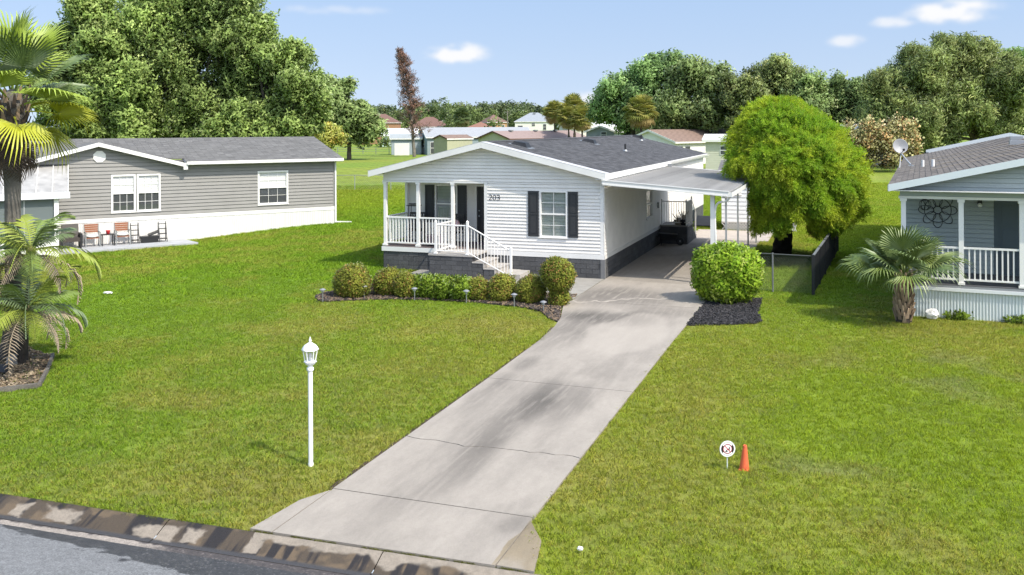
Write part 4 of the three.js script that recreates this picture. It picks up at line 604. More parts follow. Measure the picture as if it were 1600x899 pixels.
{
  const PY = -0.28; const corners = [[-13.6, 0.06], [-7.9, 0.06], [-7.6, 2.0], [-13.6, 2.3]].map(([a, d]) => { const p = greyAt(a, 0, d); return [p[0], p[2]]; });
  structure('patio', slab(corners, PY, 0.2), mat(0.44, 0.45, 0.47, 0.85, { map: M_MID }));
  const patioIn = (x, z) => inPoly(x, z, corners); noGrass.push(patioIn);
  noGrass.push((x, z) => { const dx = x + 9.95, dz = z + 13.4, a = dx * Math.cos(greyTurn) - dz * Math.sin(greyTurn), d = dx * Math.sin(greyTurn) + dz * Math.cos(greyTurn); return a > -19.5 && a < 0.05 && d < 0.06 && d > -8 || a > -19.5 && a < -13.6 && d < 3.05 && d > 0; });
  const chair = (a, d, lab) => { const c = thing('patio_chair', lab, 'chair', greyAt(a, PY, d), greyTurn, 'chairs on the patio of the grey house'); for (const s of [-0.3, 0.3]) { part(c, 'arm_frame', [bar([s, 0, 0.3], [s, 0.66, 0.28], 0.045, 0.045), bar([s, 0, -0.25], [s, 1.0, -0.32], 0.045, 0.045), bar([s, 0.66, 0.32], [s, 0.66, -0.3], 0.05, 0.035)], mat(0.22, 0.23, 0.23, 0.5)); } for (let k = 0; k < 5; k++) part(c, 'seat_slat', lim(-0.28, 0.28, 0.38, 0.405, -0.24 + k * 0.105, -0.145 + k * 0.105), M.wood); for (let k = 0; k < 4; k++) part(c, 'back_slat', bx(0.58, 0.085, 0.022, 0, 0.66 + k * 0.098, -0.29 - k * 0.004), M.wood); part(c, 'cushion', (() => { const g = new THREE.SphereGeometry(0.3, 18, 12); g.scale(0.95, 0.3, 0.9); return g.translate(0, 0.48, 0.02); })(), M.cushion); return c; };
  chair(-12.05, 0.75, 'wood-backed patio chair with pale cushion beside the dark armchair'); chair(-10.75, 0.75, 'wood-backed patio chair with pale cushion beside the black ladder shelf');
  const t = thing('side_table', 'small black side table holding a red pot between patio chairs', 'table', greyAt(-11.4, PY, 0.8), greyTurn); part(t, 'table_top', lim(-0.27, 0.27, 0.5, 0.53, -0.24, 0.24), M.black); for (const [a, b] of [[-0.25, -0.22], [0.25, -0.22], [-0.25, 0.22], [0.25, 0.22]]) part(t, 'leg', lim(a - 0.02, a + 0.02, 0, 0.5, b - 0.02, b + 0.02), M.black);
  single('red_pot', 'small red pot on the black patio side table', 'pot', lathe([[0, 0], [0.07, 0], [0.1, 0.15], [0.11, 0.17], [0.08, 0.17], [0.06, 0.04]]).translate(...greyAt(-11.38, PY + 0.53, 0.8)), M.red);
  const ar = thing('armchair', 'dark brown outdoor armchair by the porch post of the grey house', 'armchair', greyAt(-12.95, PY, 0.8), greyTurn); part(ar, 'seat', lim(-0.36, 0.36, 0.3, 0.48, -0.3, 0.36), mat(0.06, 0.05, 0.045, 0.9)); part(ar, 'backrest', hexa([[-0.36, 0.4, -0.3], [0.36, 0.4, -0.3], [0.36, 0.4, -0.18], [-0.36, 0.4, -0.18], [-0.36, 1.05, -0.42], [0.36, 1.05, -0.42], [0.36, 1.05, -0.34], [-0.36, 1.05, -0.34]]), mat(0.10, 0.09, 0.085, 0.9)); for (const s of [-0.4, 0.4]) part(ar, 'arm', lim(s - 0.05, s + 0.05, 0.05, 0.66, -0.3, 0.38), M.black); for (const [a, b] of [[-0.38, -0.26], [0.38, -0.26], [-0.38, 0.32], [0.38, 0.32]]) part(ar, 'leg', lim(a - 0.03, a + 0.03, 0, 0.3, b - 0.03, b + 0.03), M.black);
  const ladder = (a, lab) => { const l = thing('ladder_shelf', lab, 'shelf', greyAt(a, PY, 0.7), greyTurn, 'black ladder shelves on the patio'); for (const s of [-0.17, 0.17]) { part(l, 'leg', bar([s, 0, 0.2], [s, 0.95, -0.14], 0.035, 0.035), M.black); part(l, 'leg', bar([s, 0, -0.2], [s, 0.9, -0.16], 0.03, 0.03), M.black); } for (let k = 0; k < 4; k++) part(l, 'shelf_board', lim(-0.19, 0.19, 0.14 + k * 0.23, 0.165 + k * 0.23, -0.18, 0.18 - k * 0.085), M.black); };
  ladder(-10.2, 'black wooden ladder shelf beside the wood-backed chair'); ladder(-8.95, 'black wooden ladder shelf at the lawn end of the patio');
  const bo = thing('storage_crate', 'low black crate between the two ladder shelves', 'crate', greyAt(-9.55, PY, 0.65), greyTurn); part(bo, 'tub', hexa([[-0.34, 0, -0.2], [0.34, 0, -0.2], [0.34, 0, 0.2], [-0.34, 0, 0.2], [-0.42, 0.3, -0.25], [0.42, 0.3, -0.25], [0.42, 0.3, 0.25], [-0.42, 0.3, 0.25]]), M.black); part(bo, 'lid', bx(0.5, 0.04, 0.4, 0.2, 0.42, -0.05, 0.1, 0, 0.35), M.black);
}

// ================================================================ THE SAGE HOUSE BEYOND THE FENCE
{
  const T = -4.3 * Math.PI / 180, Hs = thing('sage_house', 'sage green house with brown shingle roof, white porch posts and corrugated skirting', 'house', [17.15, 0, 3.1], T);
  const F = wallFrame([0, 0, 0], [1, 0, 0], [0, 0, 1]), B = wallFrame([0, 0, -2.1], [1, 0, 0], [0, 0, 1]), S = wallFrame([0, 0, 0], [0, 0, -1], [-1, 0, 0]), WX = 8.6, LEN = 22, RX = 4.3, SL = 0.229, rb = x => 3.40 + SL * (4.58 - Math.abs(x - RX));
  lapSiding(Hs, F, 3.19, 4.4, v => { const d = (rb(RX) - v) / SL; return [Math.max(-0.02, RX - d), Math.min(WX, RX + d)]; }, [], M.sidingSage, 0.125, 0.03);
  part(Hs, 'gable_core', [lim(0, WX, 3.19, 3.5, -0.3, -0.014), lim(1.2, 7.4, 3.5, 3.75, -0.3, -0.014), lim(2.3, 6.3, 3.75, 4.0, -0.3, -0.014), lim(3.3, 5.3, 4.0, 4.2, -0.3, -0.014)], M.sidingSage);
  part(Hs, 'beam', lim(-0.05, WX, 3.12, 3.19, -0.15, 0.03), M.white);
  lapSiding(Hs, B, 0.9, 3.19, () => [0.0, 2.35], [], M.sidingSage, 0.125, 0.03); lapSiding(Hs, B, 0.9, 3.19, () => [3.35, WX], [], M.sidingSage, 0.125, 0.03);
  part(Hs, 'wall', [lim(0.0, WX, 0.1, 3.2, -2.35, -2.16), lim(0.02, 0.2, 0.1, 3.4, -LEN, -2.35), lim(0, WX, 0.1, 3.4, -LEN - 0.2, -LEN)], M.sidingSage);
  lapSiding(Hs, S, 0.8, 3.4, () => [2.1, LEN], [], M.sidingSage, 0.125, 0.03);
  { const d = part(Hs, 'door', fbox(B, 2.45, 3.3, 0.9, 2.98, -0.055, -0.01), M.doorTeal); part(d, 'door_frame', [fbox(B, 2.35, 2.45, 0.9, 3.06, -0.05, 0.02), fbox(B, 3.3, 3.36, 0.9, 3.06, -0.05, 0.02)], M.doorTeal); for (let k = 0; k < 3; k++) part(d, 'panel', fbox(B, 2.55, 3.2, 1.05 + k * 0.64, 1.55 + k * 0.64, -0.01, 0.002), M.doorTeal); }
  part(Hs, 'porch_ceiling', lim(0, WX, 3.19, 3.21, -2.1, -0.02), M.white);
  for (let z = -2.08; z < -0.01; z += 0.145) part(Hs, 'deck_board', lim(0.0, WX, 0.86, 0.89, z, Math.min(z + 0.138, 0.04)), M.deckGrey);
  part(Hs, 'deck_rim', lim(0.0, WX, 0.80, 0.86, 0.0, 0.05), mat(0.24, 0.25, 0.26, 0.7)); part(Hs, 'skirt_cap', lim(-0.02, WX, 0.715, 0.797, 0.0, 0.09), mat(0.74, 0.76, 0.77, 0.5));
  const corr = mat(0.66, 0.70, 0.70, 0.35); { let a = 0; const r = rng(61); while (a < WX) { part(Hs, 'skirting_panel', fbox(F, a, a + 0.298, -0.1, 0.715, 0.0, 0.012), corr); for (const q of [0.0, 0.075, 0.15, 0.225]) part(Hs, 'skirting_rib', hexa([F.p(a + q, -0.1, 0.012), F.p(a + q + 0.04, -0.1, 0.012), F.p(a + q + 0.03, -0.1, 0.03), F.p(a + q + 0.01, -0.1, 0.03), F.p(a + q, 0.713, 0.012), F.p(a + q + 0.04, 0.713, 0.012), F.p(a + q + 0.03, 0.713, 0.03), F.p(a + q + 0.01, 0.713, 0.03)]), corr); a += 0.3; } }
  part(Hs, 'skirting_panel', fbox(S, 0, LEN, -0.1, 0.79, -0.01, 0.01), M.white);
  const post = (x) => { const p = part(Hs, 'porch_post', lim(x - 0.06, x + 0.06, 0.89, 3.12, -0.1, 0.02), M.vinyl); part(p, 'post_base', lim(x - 0.085, x + 0.085, 0.891, 0.95, -0.125, 0.045), M.vinyl); part(p, 'post_cap', lim(x - 0.085, x + 0.085, 3.05, 3.119, -0.125, 0.045), M.vinyl); };
  for (const x of [0.07, 1.46, 2.86, 4.3, 5.7]) post(x);
  for (const [a, b] of [[0.13, 1.40], [1.52, 2.80], [2.92, 4.24]]) { const r = new THREE.Group(); r.name = 'railing'; Hs.add(r); part(r, 'top_rail', lim(a, b, 1.83, 1.88, -0.08, 0.0), M.vinyl); part(r, 'bottom_rail', lim(a, b, 1.0, 1.045, -0.07, -0.01), M.vinyl); for (let k = 1; k <= 9; k++) { const x = lerp(a, b, k / 10); part(r, 'baluster', lim(x - 0.018, x + 0.018, 1.045, 1.83, -0.058, -0.022), M.vinyl); } }
  { const r = new THREE.Group(); r.name = 'railing'; Hs.add(r); part(r, 'top_rail', lim(0.04, 0.1, 1.83, 1.88, -2.0, -0.12), M.vinyl); part(r, 'bottom_rail', lim(0.045, 0.095, 1.0, 1.045, -2.0, -0.12), M.vinyl); for (let k = 1; k < 14; k++) part(r, 'baluster', lim(0.052, 0.088, 1.045, 1.83, -0.12 - k * 0.135 - 0.018, -0.12 - k * 0.135 + 0.018), M.vinyl); }
  // roof with separate shingles where they can be told apart
  const z0 = 0.35, z1 = -LEN - 0.3, eL = -0.28, eR = 8.88, sl = (x0, x1, za, zb, lo, hi) => hexa([[x0, rb(x0) + lo, za], [x1, rb(x1) + lo, za], [x1, rb(x1) + lo, zb], [x0, rb(x0) + lo, zb], [x0, rb(x0) + hi, za], [x1, rb(x1) + hi, za], [x1, rb(x1) + hi, zb], [x0, rb(x0) + hi, zb]]);
  const roof = part(Hs, 'roof', [sl(eL, RX, z1, z0, -0.04, 0.08), sl(RX, eR, z1, z0, -0.04, 0.08)], M.shingleBrown[0]);
  part(roof, 'fascia', sl(eL - 0.01, RX, z0, z0 + 0.03, -0.075, 0.105), mat(0.66, 0.71, 0.73, 0.5)); part(roof, 'fascia', sl(RX + 0.002, eR, z0, z0 + 0.03, -0.075, 0.105), mat(0.66, 0.71, 0.73, 0.5)); part(roof, 'eave_board', lim(eL - 0.03, eL, rb(eL) - 0.07, rb(eL) + 0.08, z1, z0), mat(0.66, 0.71, 0.73, 0.5));
  part(roof, 'rear_rake', sl(0.7, RX, z1 - 0.05, z1, -0.1, 0.26), mat(0.66, 0.71, 0.73, 0.5)); part(roof, 'rear_rake', sl(RX + 0.002, eR, z1 - 0.05, z1, -0.1, 0.26), mat(0.66, 0.71, 0.73, 0.5)); part(roof, 'rear_end', lim(0.62, 0.82, rb(0.7) - 0.08, rb(0.7) + 0.14, z1 - 0.06, z1 + 0.1), M.black); part(roof, 'soffit', sl(eL, eR, 0.03, z0, -0.065, -0.045), M.white);
  const r = rng(64), list = []; const tw = 0.33, rows = 30; for (let k = 0; k < rows; k++) { const xa = lerp(eL - 0.02, RX, k / rows), xb = Math.min(RX, lerp(eL - 0.02, RX, (k + 1.15) / rows)); for (let z = z0 - (k % 2 ? tw / 2 : 0); z > z1; z -= tw) list.push([xa, xb, Math.max(z - tw + 0.012, z1), z, z]); }
  list.sort((a, b) => b[4] - a[4]); const rest = [[], [], [], []]; list.forEach(([xa, xb, za, zb], k) => { const lift = r() * 0.008, g = hexa([[xa, rb(xa) + 0.082, za], [xb, rb(xb) + 0.082, za], [xb, rb(xb) + 0.082, zb], [xa, rb(xa) + 0.082, zb], [xa, rb(xa) + 0.096 + lift, za], [xb, rb(xb) + 0.086, za], [xb, rb(xb) + 0.086, zb], [xa, rb(xa) + 0.096 + lift, zb]]); const v = Math.floor(r() * 4); if (k < 300) part(roof, 'shingle', g, M.shingleBrown[v]); else rest[v].push(g); });
  rest.forEach((gs, v) => stuff(part(roof, 'far_shingles', gs, M.shingleBrown[v])));
  for (const z of [-3.6, -6.2, -9.5, -13]) part(roof, 'pale_seam', sl(0.8, RX, z - 0.06, z + 0.06, 0.097, 0.107), M.shinglePale);
  for (const [x, z] of [[0.55, -7.0], [0.85, -5.6]]) part(roof, 'vent_pipe', rod([x, rb(x) + 0.08, z], [x, rb(x) + 0.32, z], 0.05), M.white); for (const [x, z] of [[3.6, -10], [3.9, -7.2], [4.0, -15]]) part(roof, 'roof_vent', lim(x - 0.25, x + 0.2, rb(x) + 0.09, rb(x) + 0.24, z - 0.2, z + 0.2), M.alu);
  // wall flower, lantern, porch lamp
  const fl = []; const petal = (a, rad) => new THREE.TorusGeometry(0.2, 0.011, 6, 22).scale(0.62, 1, 1).translate(0, 0.30, 0).rotateZ(a); for (let k = 0; k < 8; k++) fl.push(petal(k * Math.PI / 4)); fl.push(new THREE.TorusGeometry(0.11, 0.011, 6, 20), new THREE.TorusGeometry(0.35, 0.009, 6, 30));
  part(scene, numbered('wall_flower'), fl.map(g => g.translate(0.93, 2.66, -2.06)), M.black).userData = { label: 'black wire flower ornament on the sage porch wall', category: 'wall ornament' }; const wf = scene.children[scene.children.length - 1]; wf.position.set(17.15, 0, 3.1); wf.rotation.y = T;
  const la = thing('hanging_lantern', 'small black cage lantern hanging under the sage porch ceiling', 'lantern', [17.15, 0, 3.1], T); part(la, 'chain', rod([0.6, 3.19, -1.2], [0.6, 3.02, -1.2], 0.008, 0.008, 6), M.black); for (let k = 0; k < 4; k++) part(la, 'ring', new THREE.TorusGeometry(0.15, 0.008, 6, 24).rotateY(k * Math.PI / 4).translate(0.6, 2.87, -1.2), M.black); part(la, 'cap', lathe([[0.0, 3.06], [0.05, 3.02], [0.06, 2.99]]).translate(0.6, 0, -1.2), M.black);
  const li = thing('porch_lamp', 'small round lamp on the sage porch wall near the door', 'lamp', [17.15, 0, 3.1], T); part(li, 'bracket', lim(1.94, 2.06, 2.86, 2.98, -2.085, -2.04), M.black); part(li, 'globe', new THREE.SphereGeometry(0.06, 14, 10).translate(2.0, 2.83, -2.0), mat(0.8, 0.8, 0.75, 0.3));
  noGrass.push((x, z) => { const dx = x - 17.15, dz = z - 3.1, a = dx * Math.cos(T) - dz * Math.sin(T), d = dx * Math.sin(T) + dz * Math.cos(T); return a > -0.05 && d < 0.06 && d > -22; });
}
{ // satellite dish on the corner of the sage roof
  const p = at(1406, 229, 30.5), q = at(1424, 258, 29.8), d = thing('satellite_dish', 'grey satellite dish on a bent pole at the sage roof eave', 'satellite dish', [q.x, q.y, q.z]);
  const rel = V3().subVectors(p, q), face = V3(0.28, 0.22, 1).normalize();
  const dish = part(d, 'dish', lathe([[0, 0], [0.09, 0.009], [0.17, 0.035], [0.24, 0.073], [0.245, 0.077], [0.23, 0.085], [0.15, 0.04], [0, 0.016]], 30).applyQuaternion(new THREE.Quaternion().setFromUnitVectors(V3(0, 1, 0), face)).translate(rel.x, rel.y, rel.z), mat(0.32, 0.32, 0.33, 0.5));
  part(d, 'mast', tube([[0, 0, 0], [rel.x * 0.45, rel.y * 0.3, rel.z * 0.4], [rel.x * 0.85, rel.y * 0.62, rel.z * 0.8], [rel.x * 1.02, rel.y * 0.9, rel.z - 0.06]], 0.026, 20), M.alu); part(d, 'strut', rod([-0.34, -0.1, -0.1], [rel.x * 0.9, rel.y * 0.6, rel.z * 0.8 - 0.03], 0.015), M.alu); part(d, 'foot', bx(0.16, 0.03, 0.16, 0, -0.02, 0), M.alu); part(d, 'feed_arm', rod([rel.x, rel.y - 0.28, rel.z], [rel.x + face.x * 0.4, rel.y - 0.12, rel.z + face.z * 0.38], 0.012), M.black); part(d, 'feed_horn', bx(0.07, 0.07, 0.12, rel.x + face.x * 0.4, rel.y - 0.1, rel.z + face.z * 0.4), M.black);
}

// ================================================================ HOUSES FARTHER BACK
function farHouse(name, label, o) { // o: px, depth of the nearer corner; turn from facing us; w, l, eave, ridge; type; wall, roof materials; wins on front, side
  const c = at(o.px, 300, o.depth), t = YAW + (o.turn || 0) * Math.PI / 180, cs = Math.cos(t), sn = Math.sin(t), { w, l, eave: e, ridge: r } = o;
  const lx = o.centre ? 0 : -w / 2, lz = l / 2, pos = [c.x - (lx * cs + lz * sn), 0, c.z - (-lx * sn + lz * cs)];
  const h = thing(name, label, o.cat || 'house', pos, t, o.group);
  part(h, 'wall', lim(-w / 2, w / 2, 0, e, -l / 2, l / 2), o.wall);
  if (o.lap) { const F = wallFrame([-w / 2, 0, l / 2], [1, 0, 0], [0, 0, 1]); lapSiding(h, F, 0.3, e - 0.05, () => [0, w], [], o.wall, o.lap, 0.02); }
  const oh = o.oh ?? 0.35, th = 0.14; const A = w / 2 + oh, Bz = l / 2 + oh;
  const rail = o.trim || M.white;
  if (o.type === 'hip') { const k = Math.max(0, w / 2 - l / 2), p = [[-A, e, Bz], [A, e, Bz], [A, e, -Bz], [-A, e, -Bz], [-k, r, 0], [k, r, 0]], tri = [[0, 1, 5], [0, 5, 4], [1, 2, 5], [2, 3, 4], [2, 4, 5], [3, 0, 4], [0, 2, 1], [0, 3, 2]], a = []; for (const q of tri) for (const i of q) a.push(...p[i]); const g = new THREE.BufferGeometry(); g.setAttribute('position', new THREE.Float32BufferAttribute(a, 3)); g.computeVertexNormals(); const rf = part(h, 'roof', g, o.roof); part(rf, 'eave_board', [lim(-A, A, e - 0.16, e - 0.005, Bz - 0.03, Bz), lim(-A, -A + 0.03, e - 0.16, e - 0.005, -Bz, Bz - 0.03), lim(A - 0.03, A, e - 0.16, e - 0.005, -Bz, Bz - 0.03)], rail); if (o.vent) part(rf, 'roof_vent', bx(0.9, 0.25, 0.5, 0, r - 0.25, 1.0), M.galv); }
  else { // ridge along x
    const f = z => r - (r - e) * Math.abs(z) / (l / 2), q = (za, zb, lo, hi, x0, x1) => hexa([[x0, f(za) + lo, za], [x1, f(za) + lo, za], [x1, f(zb) + lo, zb], [x0, f(zb) + lo, zb], [x0, f(za) + hi, za], [x1, f(za) + hi, za], [x1, f(zb) + hi, zb], [x0, f(zb) + hi, zb]]);
    const tri = new THREE.Shape([new THREE.Vector2(-l / 2, e), new THREE.Vector2(l / 2, e), new THREE.Vector2(0, r)]); for (const s of [-1, 1]) part(h, 'gable', new THREE.ExtrudeGeometry(tri, { depth: 0.1, bevelEnabled: false }).rotateY(-Math.PI / 2).translate(s > 0 ? w / 2 : -w / 2 + 0.1, 0, 0), o.wall);
    const rf = part(h, 'roof', [q(0, Bz, 0.02, th, -A, A), q(-Bz, 0, 0.02, th, -A, A)], o.roof); part(rf, 'rake_board', [q(0, Bz, -0.1, th + 0.02, -A - 0.04, -A), q(-Bz, 0, -0.1, th + 0.02, -A - 0.04, -A)], o.rake || rail); part(rf, 'rake_board', [q(0, Bz, -0.1, th + 0.02, A, A + 0.04), q(-Bz, 0, -0.1, th + 0.02, A, A + 0.04)], o.rake || rail); part(rf, 'eave_board', lim(-A, A, f(Bz) - 0.12, f(Bz) + 0.1, Bz, Bz + 0.05), o.eaveM || rail);
    for (const x of o.vents || []) part(rf, 'roof_vent', bx(0.7, 0.25, 0.6, x, r + 0.15, 0.6), M.galv);
  }
  for (const [u, v0, v1, ww, m, side] of o.wins || []) { const g = side ? (d, a, b, y0, y1) => lim(-w / 2 - d, -w / 2 - d + 0.05, y0, y1, a, b) : (d, a, b, y0, y1) => lim(a, b, y0, y1, l / 2 + d - 0.05, l / 2 + d); const f = part(h, 'window', g(0.06, u - ww / 2 - 0.08, u + ww / 2 + 0.08, v0 - 0.08, v1 + 0.08), m === 'dark' ? M.galv : M.white); part(f, 'pane', g(0.075, u - ww / 2, u + ww / 2, v0, v1), M.screen); part(f, 'meeting_rail', g(0.085, u - ww / 2, u + ww / 2, (v0 + v1) / 2 - 0.04, (v0 + v1) / 2 + 0.04), M.white); }
  return h;
}
const tone = (r, g, b, k = M_SOFT) => mat(r, g, b, 0.85, { map: k });
{
  const brownRoof = tone(0.30, 0.205, 0.165, M_HARD), pinkRoof = tone(0.33, 0.245, 0.225, M_MID), greyRoof = tone(0.36, 0.375, 0.40, M_MID), redRoof = tone(0.20, 0.112, 0.09, M_MID), whiteRoof = tone(0.82, 0.82, 0.83), orangeWall = tone(0.40, 0.215, 0.12), cream = tone(0.74, 0.73, 0.58), olive = tone(0.42, 0.42, 0.29), brownTrim = tone(0.14, 0.075, 0.05);
  farHouse('green_house', 'pale green house with white metal roof across the field', { px: 624, centre: 1, depth: 258, w: 9.6, l: 8, eave: 3.1, ridge: 5.0, wall: tone(0.55, 0.66, 0.60), roof: whiteRoof, wins: [[-2, 1, 2.2, 1.2], [2.5, 1, 2.2, 1.2]] });
  farHouse('blue_house', 'long blue-grey house with grey shingle roof beyond the field', { px: 668, depth: 176, turn: 16, w: 21, l: 8.2, eave: 3.45, ridge: 5.1, wall: tone(0.27, 0.33, 0.36), roof: greyRoof, wins: [[-9.3, 0.2, 2.4, 1.1], [0.5, 1.4, 2.6, 1.2, '', 1]] });
  farHouse('blue_shed', 'blue-grey shed with white lower panel beside the long blue house', { px: 612, depth: 178, turn: 8, w: 5.6, l: 3.5, eave: 3.2, ridge: 3.9, wall: tone(0.33, 0.38, 0.42), roof: tone(0.32, 0.35, 0.36), cat: 'shed' });
  { const p = at(628, 240, 174), s = thing('privacy_screen', 'white fence panel standing before the blue-grey shed', 'panel', [p.x, 0, p.z], YAW + 0.14); for (let k = 0; k < 10; k++) part(s, 'board', lim(-1.4 + k * 0.28, -1.13 + k * 0.28, 0, 2.3, -0.03, 0.03), M.white); part(s, 'rail', lim(-1.4, 1.4, 1.9, 2.0, -0.07, -0.032), M.white); }
  farHouse('olive_shed', 'small olive and cream shed with brown roof trim', { px: 699, depth: 166, turn: 38, w: 5.6, l: 4.4, eave: 3.15, ridge: 3.75, wall: olive, roof: brownRoof, rake: brownTrim, oh: 0.15, cat: 'shed', wins: [[0.9, 0.4, 1.1, 0.8]] });
  farHouse('olive_house', 'olive house with pinkish brown shingle roof and brown trim', { px: 797, depth: 158, turn: 42, w: 19, l: 8.4, eave: 3.2, ridge: 4.42, wall: tone(0.46, 0.46, 0.33), roof: pinkRoof, rake: brownTrim, eaveM: brownTrim, vents: [-6, 0, 5] });
  farHouse('brown_roofed_house', 'white house with streaked brown shingle roof behind the charcoal roof', { px: 1055, depth: 122, turn: 43, w: 17, l: 8.4, eave: 3.12, ridge: 4.6, wall: tone(0.78, 0.78, 0.76), roof: brownRoof, wins: [[-7.3, 1.3, 2.4, 0.8, 'dark'], [-5.7, 0.6, 2.4, 0.9, 'dark']] });
  farHouse('cream_house', 'cream sided house with small window behind the bright green tree', { px: 1103, depth: 103, turn: -16, w: 11, l: 8, eave: 3.55, ridge: 4.1, wall: tone(0.55, 0.55, 0.44), roof: tone(0.6, 0.6, 0.58), lap: 0.2, wins: [[-3.55, 2.0, 2.9, 0.62]] });
  farHouse('two_storey_house', 'white two-storey house with grey hip roof beyond the olive house', { px: 836, centre: 1, depth: 295, w: 12.6, l: 10, eave: 7.1, ridge: 10.0, type: 'hip', wall: tone(0.72, 0.74, 0.66), roof: tone(0.31, 0.34, 0.38, M_MID), vent: 1, wins: [[-4.6, 4.2, 5.8, 1.5], [-0.4, 5.6, 6.5, 1], [3.2, 4.4, 6.2, 1.0]] });
  farHouse('red_roofed_house', 'orange walled house with red hip roof beside the dark oak', { px: 594, centre: 1, depth: 300, w: 11.5, l: 9, eave: 7.0, ridge: 9.9, type: 'hip', wall: orangeWall, roof: redRoof, wins: [[-2.2, 4.6, 6.2, 1.6]] });
  farHouse('red_roofed_house', 'house with wide red hip roof behind the dead tree', { px: 670, centre: 1, depth: 305, w: 12.5, l: 10, eave: 5.6, ridge: 8.9, type: 'hip', wall: tone(0.55, 0.36, 0.25), roof: redRoof });
  farHouse('tan_house', 'tan roofed house peeking between the red roofs', { px: 694, centre: 1, depth: 330, w: 9, l: 9, eave: 6.0, ridge: 8.4, type: 'hip', wall: tone(0.62, 0.52, 0.38), roof: tone(0.42, 0.34, 0.27, M_MID) });
  farHouse('terracotta_house', 'low terracotta hip roof beside the utility pole', { px: 751, centre: 1, depth: 270, w: 8, l: 8, eave: 5.2, ridge: 6.9, type: 'hip', wall: tone(0.6, 0.5, 0.4), roof: tone(0.28, 0.14, 0.10, M_MID) });
  farHouse('red_roofed_house', 'orange walled house with brown-red roof by the utility pole', { px: 778, centre: 1, depth: 290, turn: 20, w: 6.4, l: 8, eave: 6.9, ridge: 9.4, type: 'hip', wall: tone(0.46, 0.27, 0.13), roof: tone(0.20, 0.12, 0.095, M_MID), wins: [[-1.4, 4.6, 6, 1.2], [1.8, 4.6, 6, 1]] });
  farHouse('tan_house', 'low tan house among the far trees', { px: 722, centre: 1, depth: 320, w: 9, l: 8, eave: 5.0, ridge: 6.8, type: 'hip', wall: tone(0.5, 0.36, 0.27), roof: tone(0.40, 0.21, 0.15, M_MID) });
  farHouse('pale_house', 'pale house with white gable roof behind the cabbage palms', { px: 926, centre: 1, depth: 185, turn: 12, w: 9.5, l: 8, eave: 5.2, ridge: 6.6, wall: tone(0.70, 0.68, 0.62), roof: tone(0.66, 0.66, 0.66) });
  farHouse('grey_shed', 'small grey gabled shed under the round palm', { px: 960, depth: 150, turn: 74, w: 7, l: 4.6, eave: 4.4, ridge: 5.25, wall: tone(0.33, 0.36, 0.39), roof: tone(0.62, 0.6, 0.57), cat: 'shed', wins: [[0.6, 3.4, 4.3, 0.8, '', 1]] });
  farHouse('white_mobile_home', 'white building seen through the sparse autumn tree', { px: 1296, depth: 118, turn: 6, w: 8.5, l: 6, eave: 4.5, ridge: 5.2, wall: tone(0.80, 0.78, 0.78), roof: tone(0.7, 0.7, 0.7) });
}
{ // white garden shed behind the carport
  const s = thing('garden_shed', 'white lap-sided garden shed with dark lattice base behind the carport', 'shed', [10.1, 0, -16.1]); const F = wallFrame([0, 0, 0], [1, 0, 0], [0, 0, 1]);
  part(s, 'wall', lim(0.0, 3.4, 0.36, 2.75, -3, -0.016), M.siding); lapSiding(s, F, 0.4, 2.72, () => [0, 3.4], [], mat(0.80, 0.81, 0.83, 0.5), 0.2, 0.02); part(s, 'base', lim(0.02, 3.38, 0, 0.36, -3, -0.2), M.dark);
  for (let k = 0; k < 26; k++) { const a = k * 0.14; part(s, 'lattice_slat', bar([a, 0.02, -0.02], [Math.min(a + 0.34, 3.4), 0.36, -0.02], 0.012, 0.035), M.white); part(s, 'lattice_slat', bar([a, 0.36, -0.005], [Math.min(a + 0.34, 3.4), 0.02, -0.005], 0.012, 0.035), M.white); }
  part(s, 'roof', [hexa([[-0.2, 2.7, 0.25], [3.6, 2.7, 0.25], [3.6, 3.3, -1.5], [-0.2, 3.3, -1.5], [-0.2, 2.78, 0.25], [3.6, 2.78, 0.25], [3.6, 3.38, -1.5], [-0.2, 3.38, -1.5]]), hexa([[-0.2, 3.3, -1.5], [3.6, 3.3, -1.5], [3.6, 2.7, -3.2], [-0.2, 2.7, -3.2], [-0.2, 3.38, -1.5], [3.6, 3.38, -1.5], [3.6, 2.78, -3.2], [-0.2, 2.78, -3.2]])], M.shingleGrey[1]);
  sashWindow(s, F, 0.25, 0.95, 1.75, 2.5, { bars: false, frame: 0.07, blindTo: 0 });
  const st = thing('wooden_ramp', 'grey wooden ramp beside the garden shed', 'ramp', [9.0, 0, -17.2]); for (let k = 0; k < 7; k++) part(st, 'plank', bx(0.8, 0.04, 0.2, 0, 0.1 + k * 0.05, -k * 0.21, 0.24), M.deckGrey); for (const x of [-0.4, 0.4]) part(st, 'side_rail', bar([x, 0.05, 0.1], [x, 0.42, -1.4], 0.05, 0.1), M.deckGrey);
}

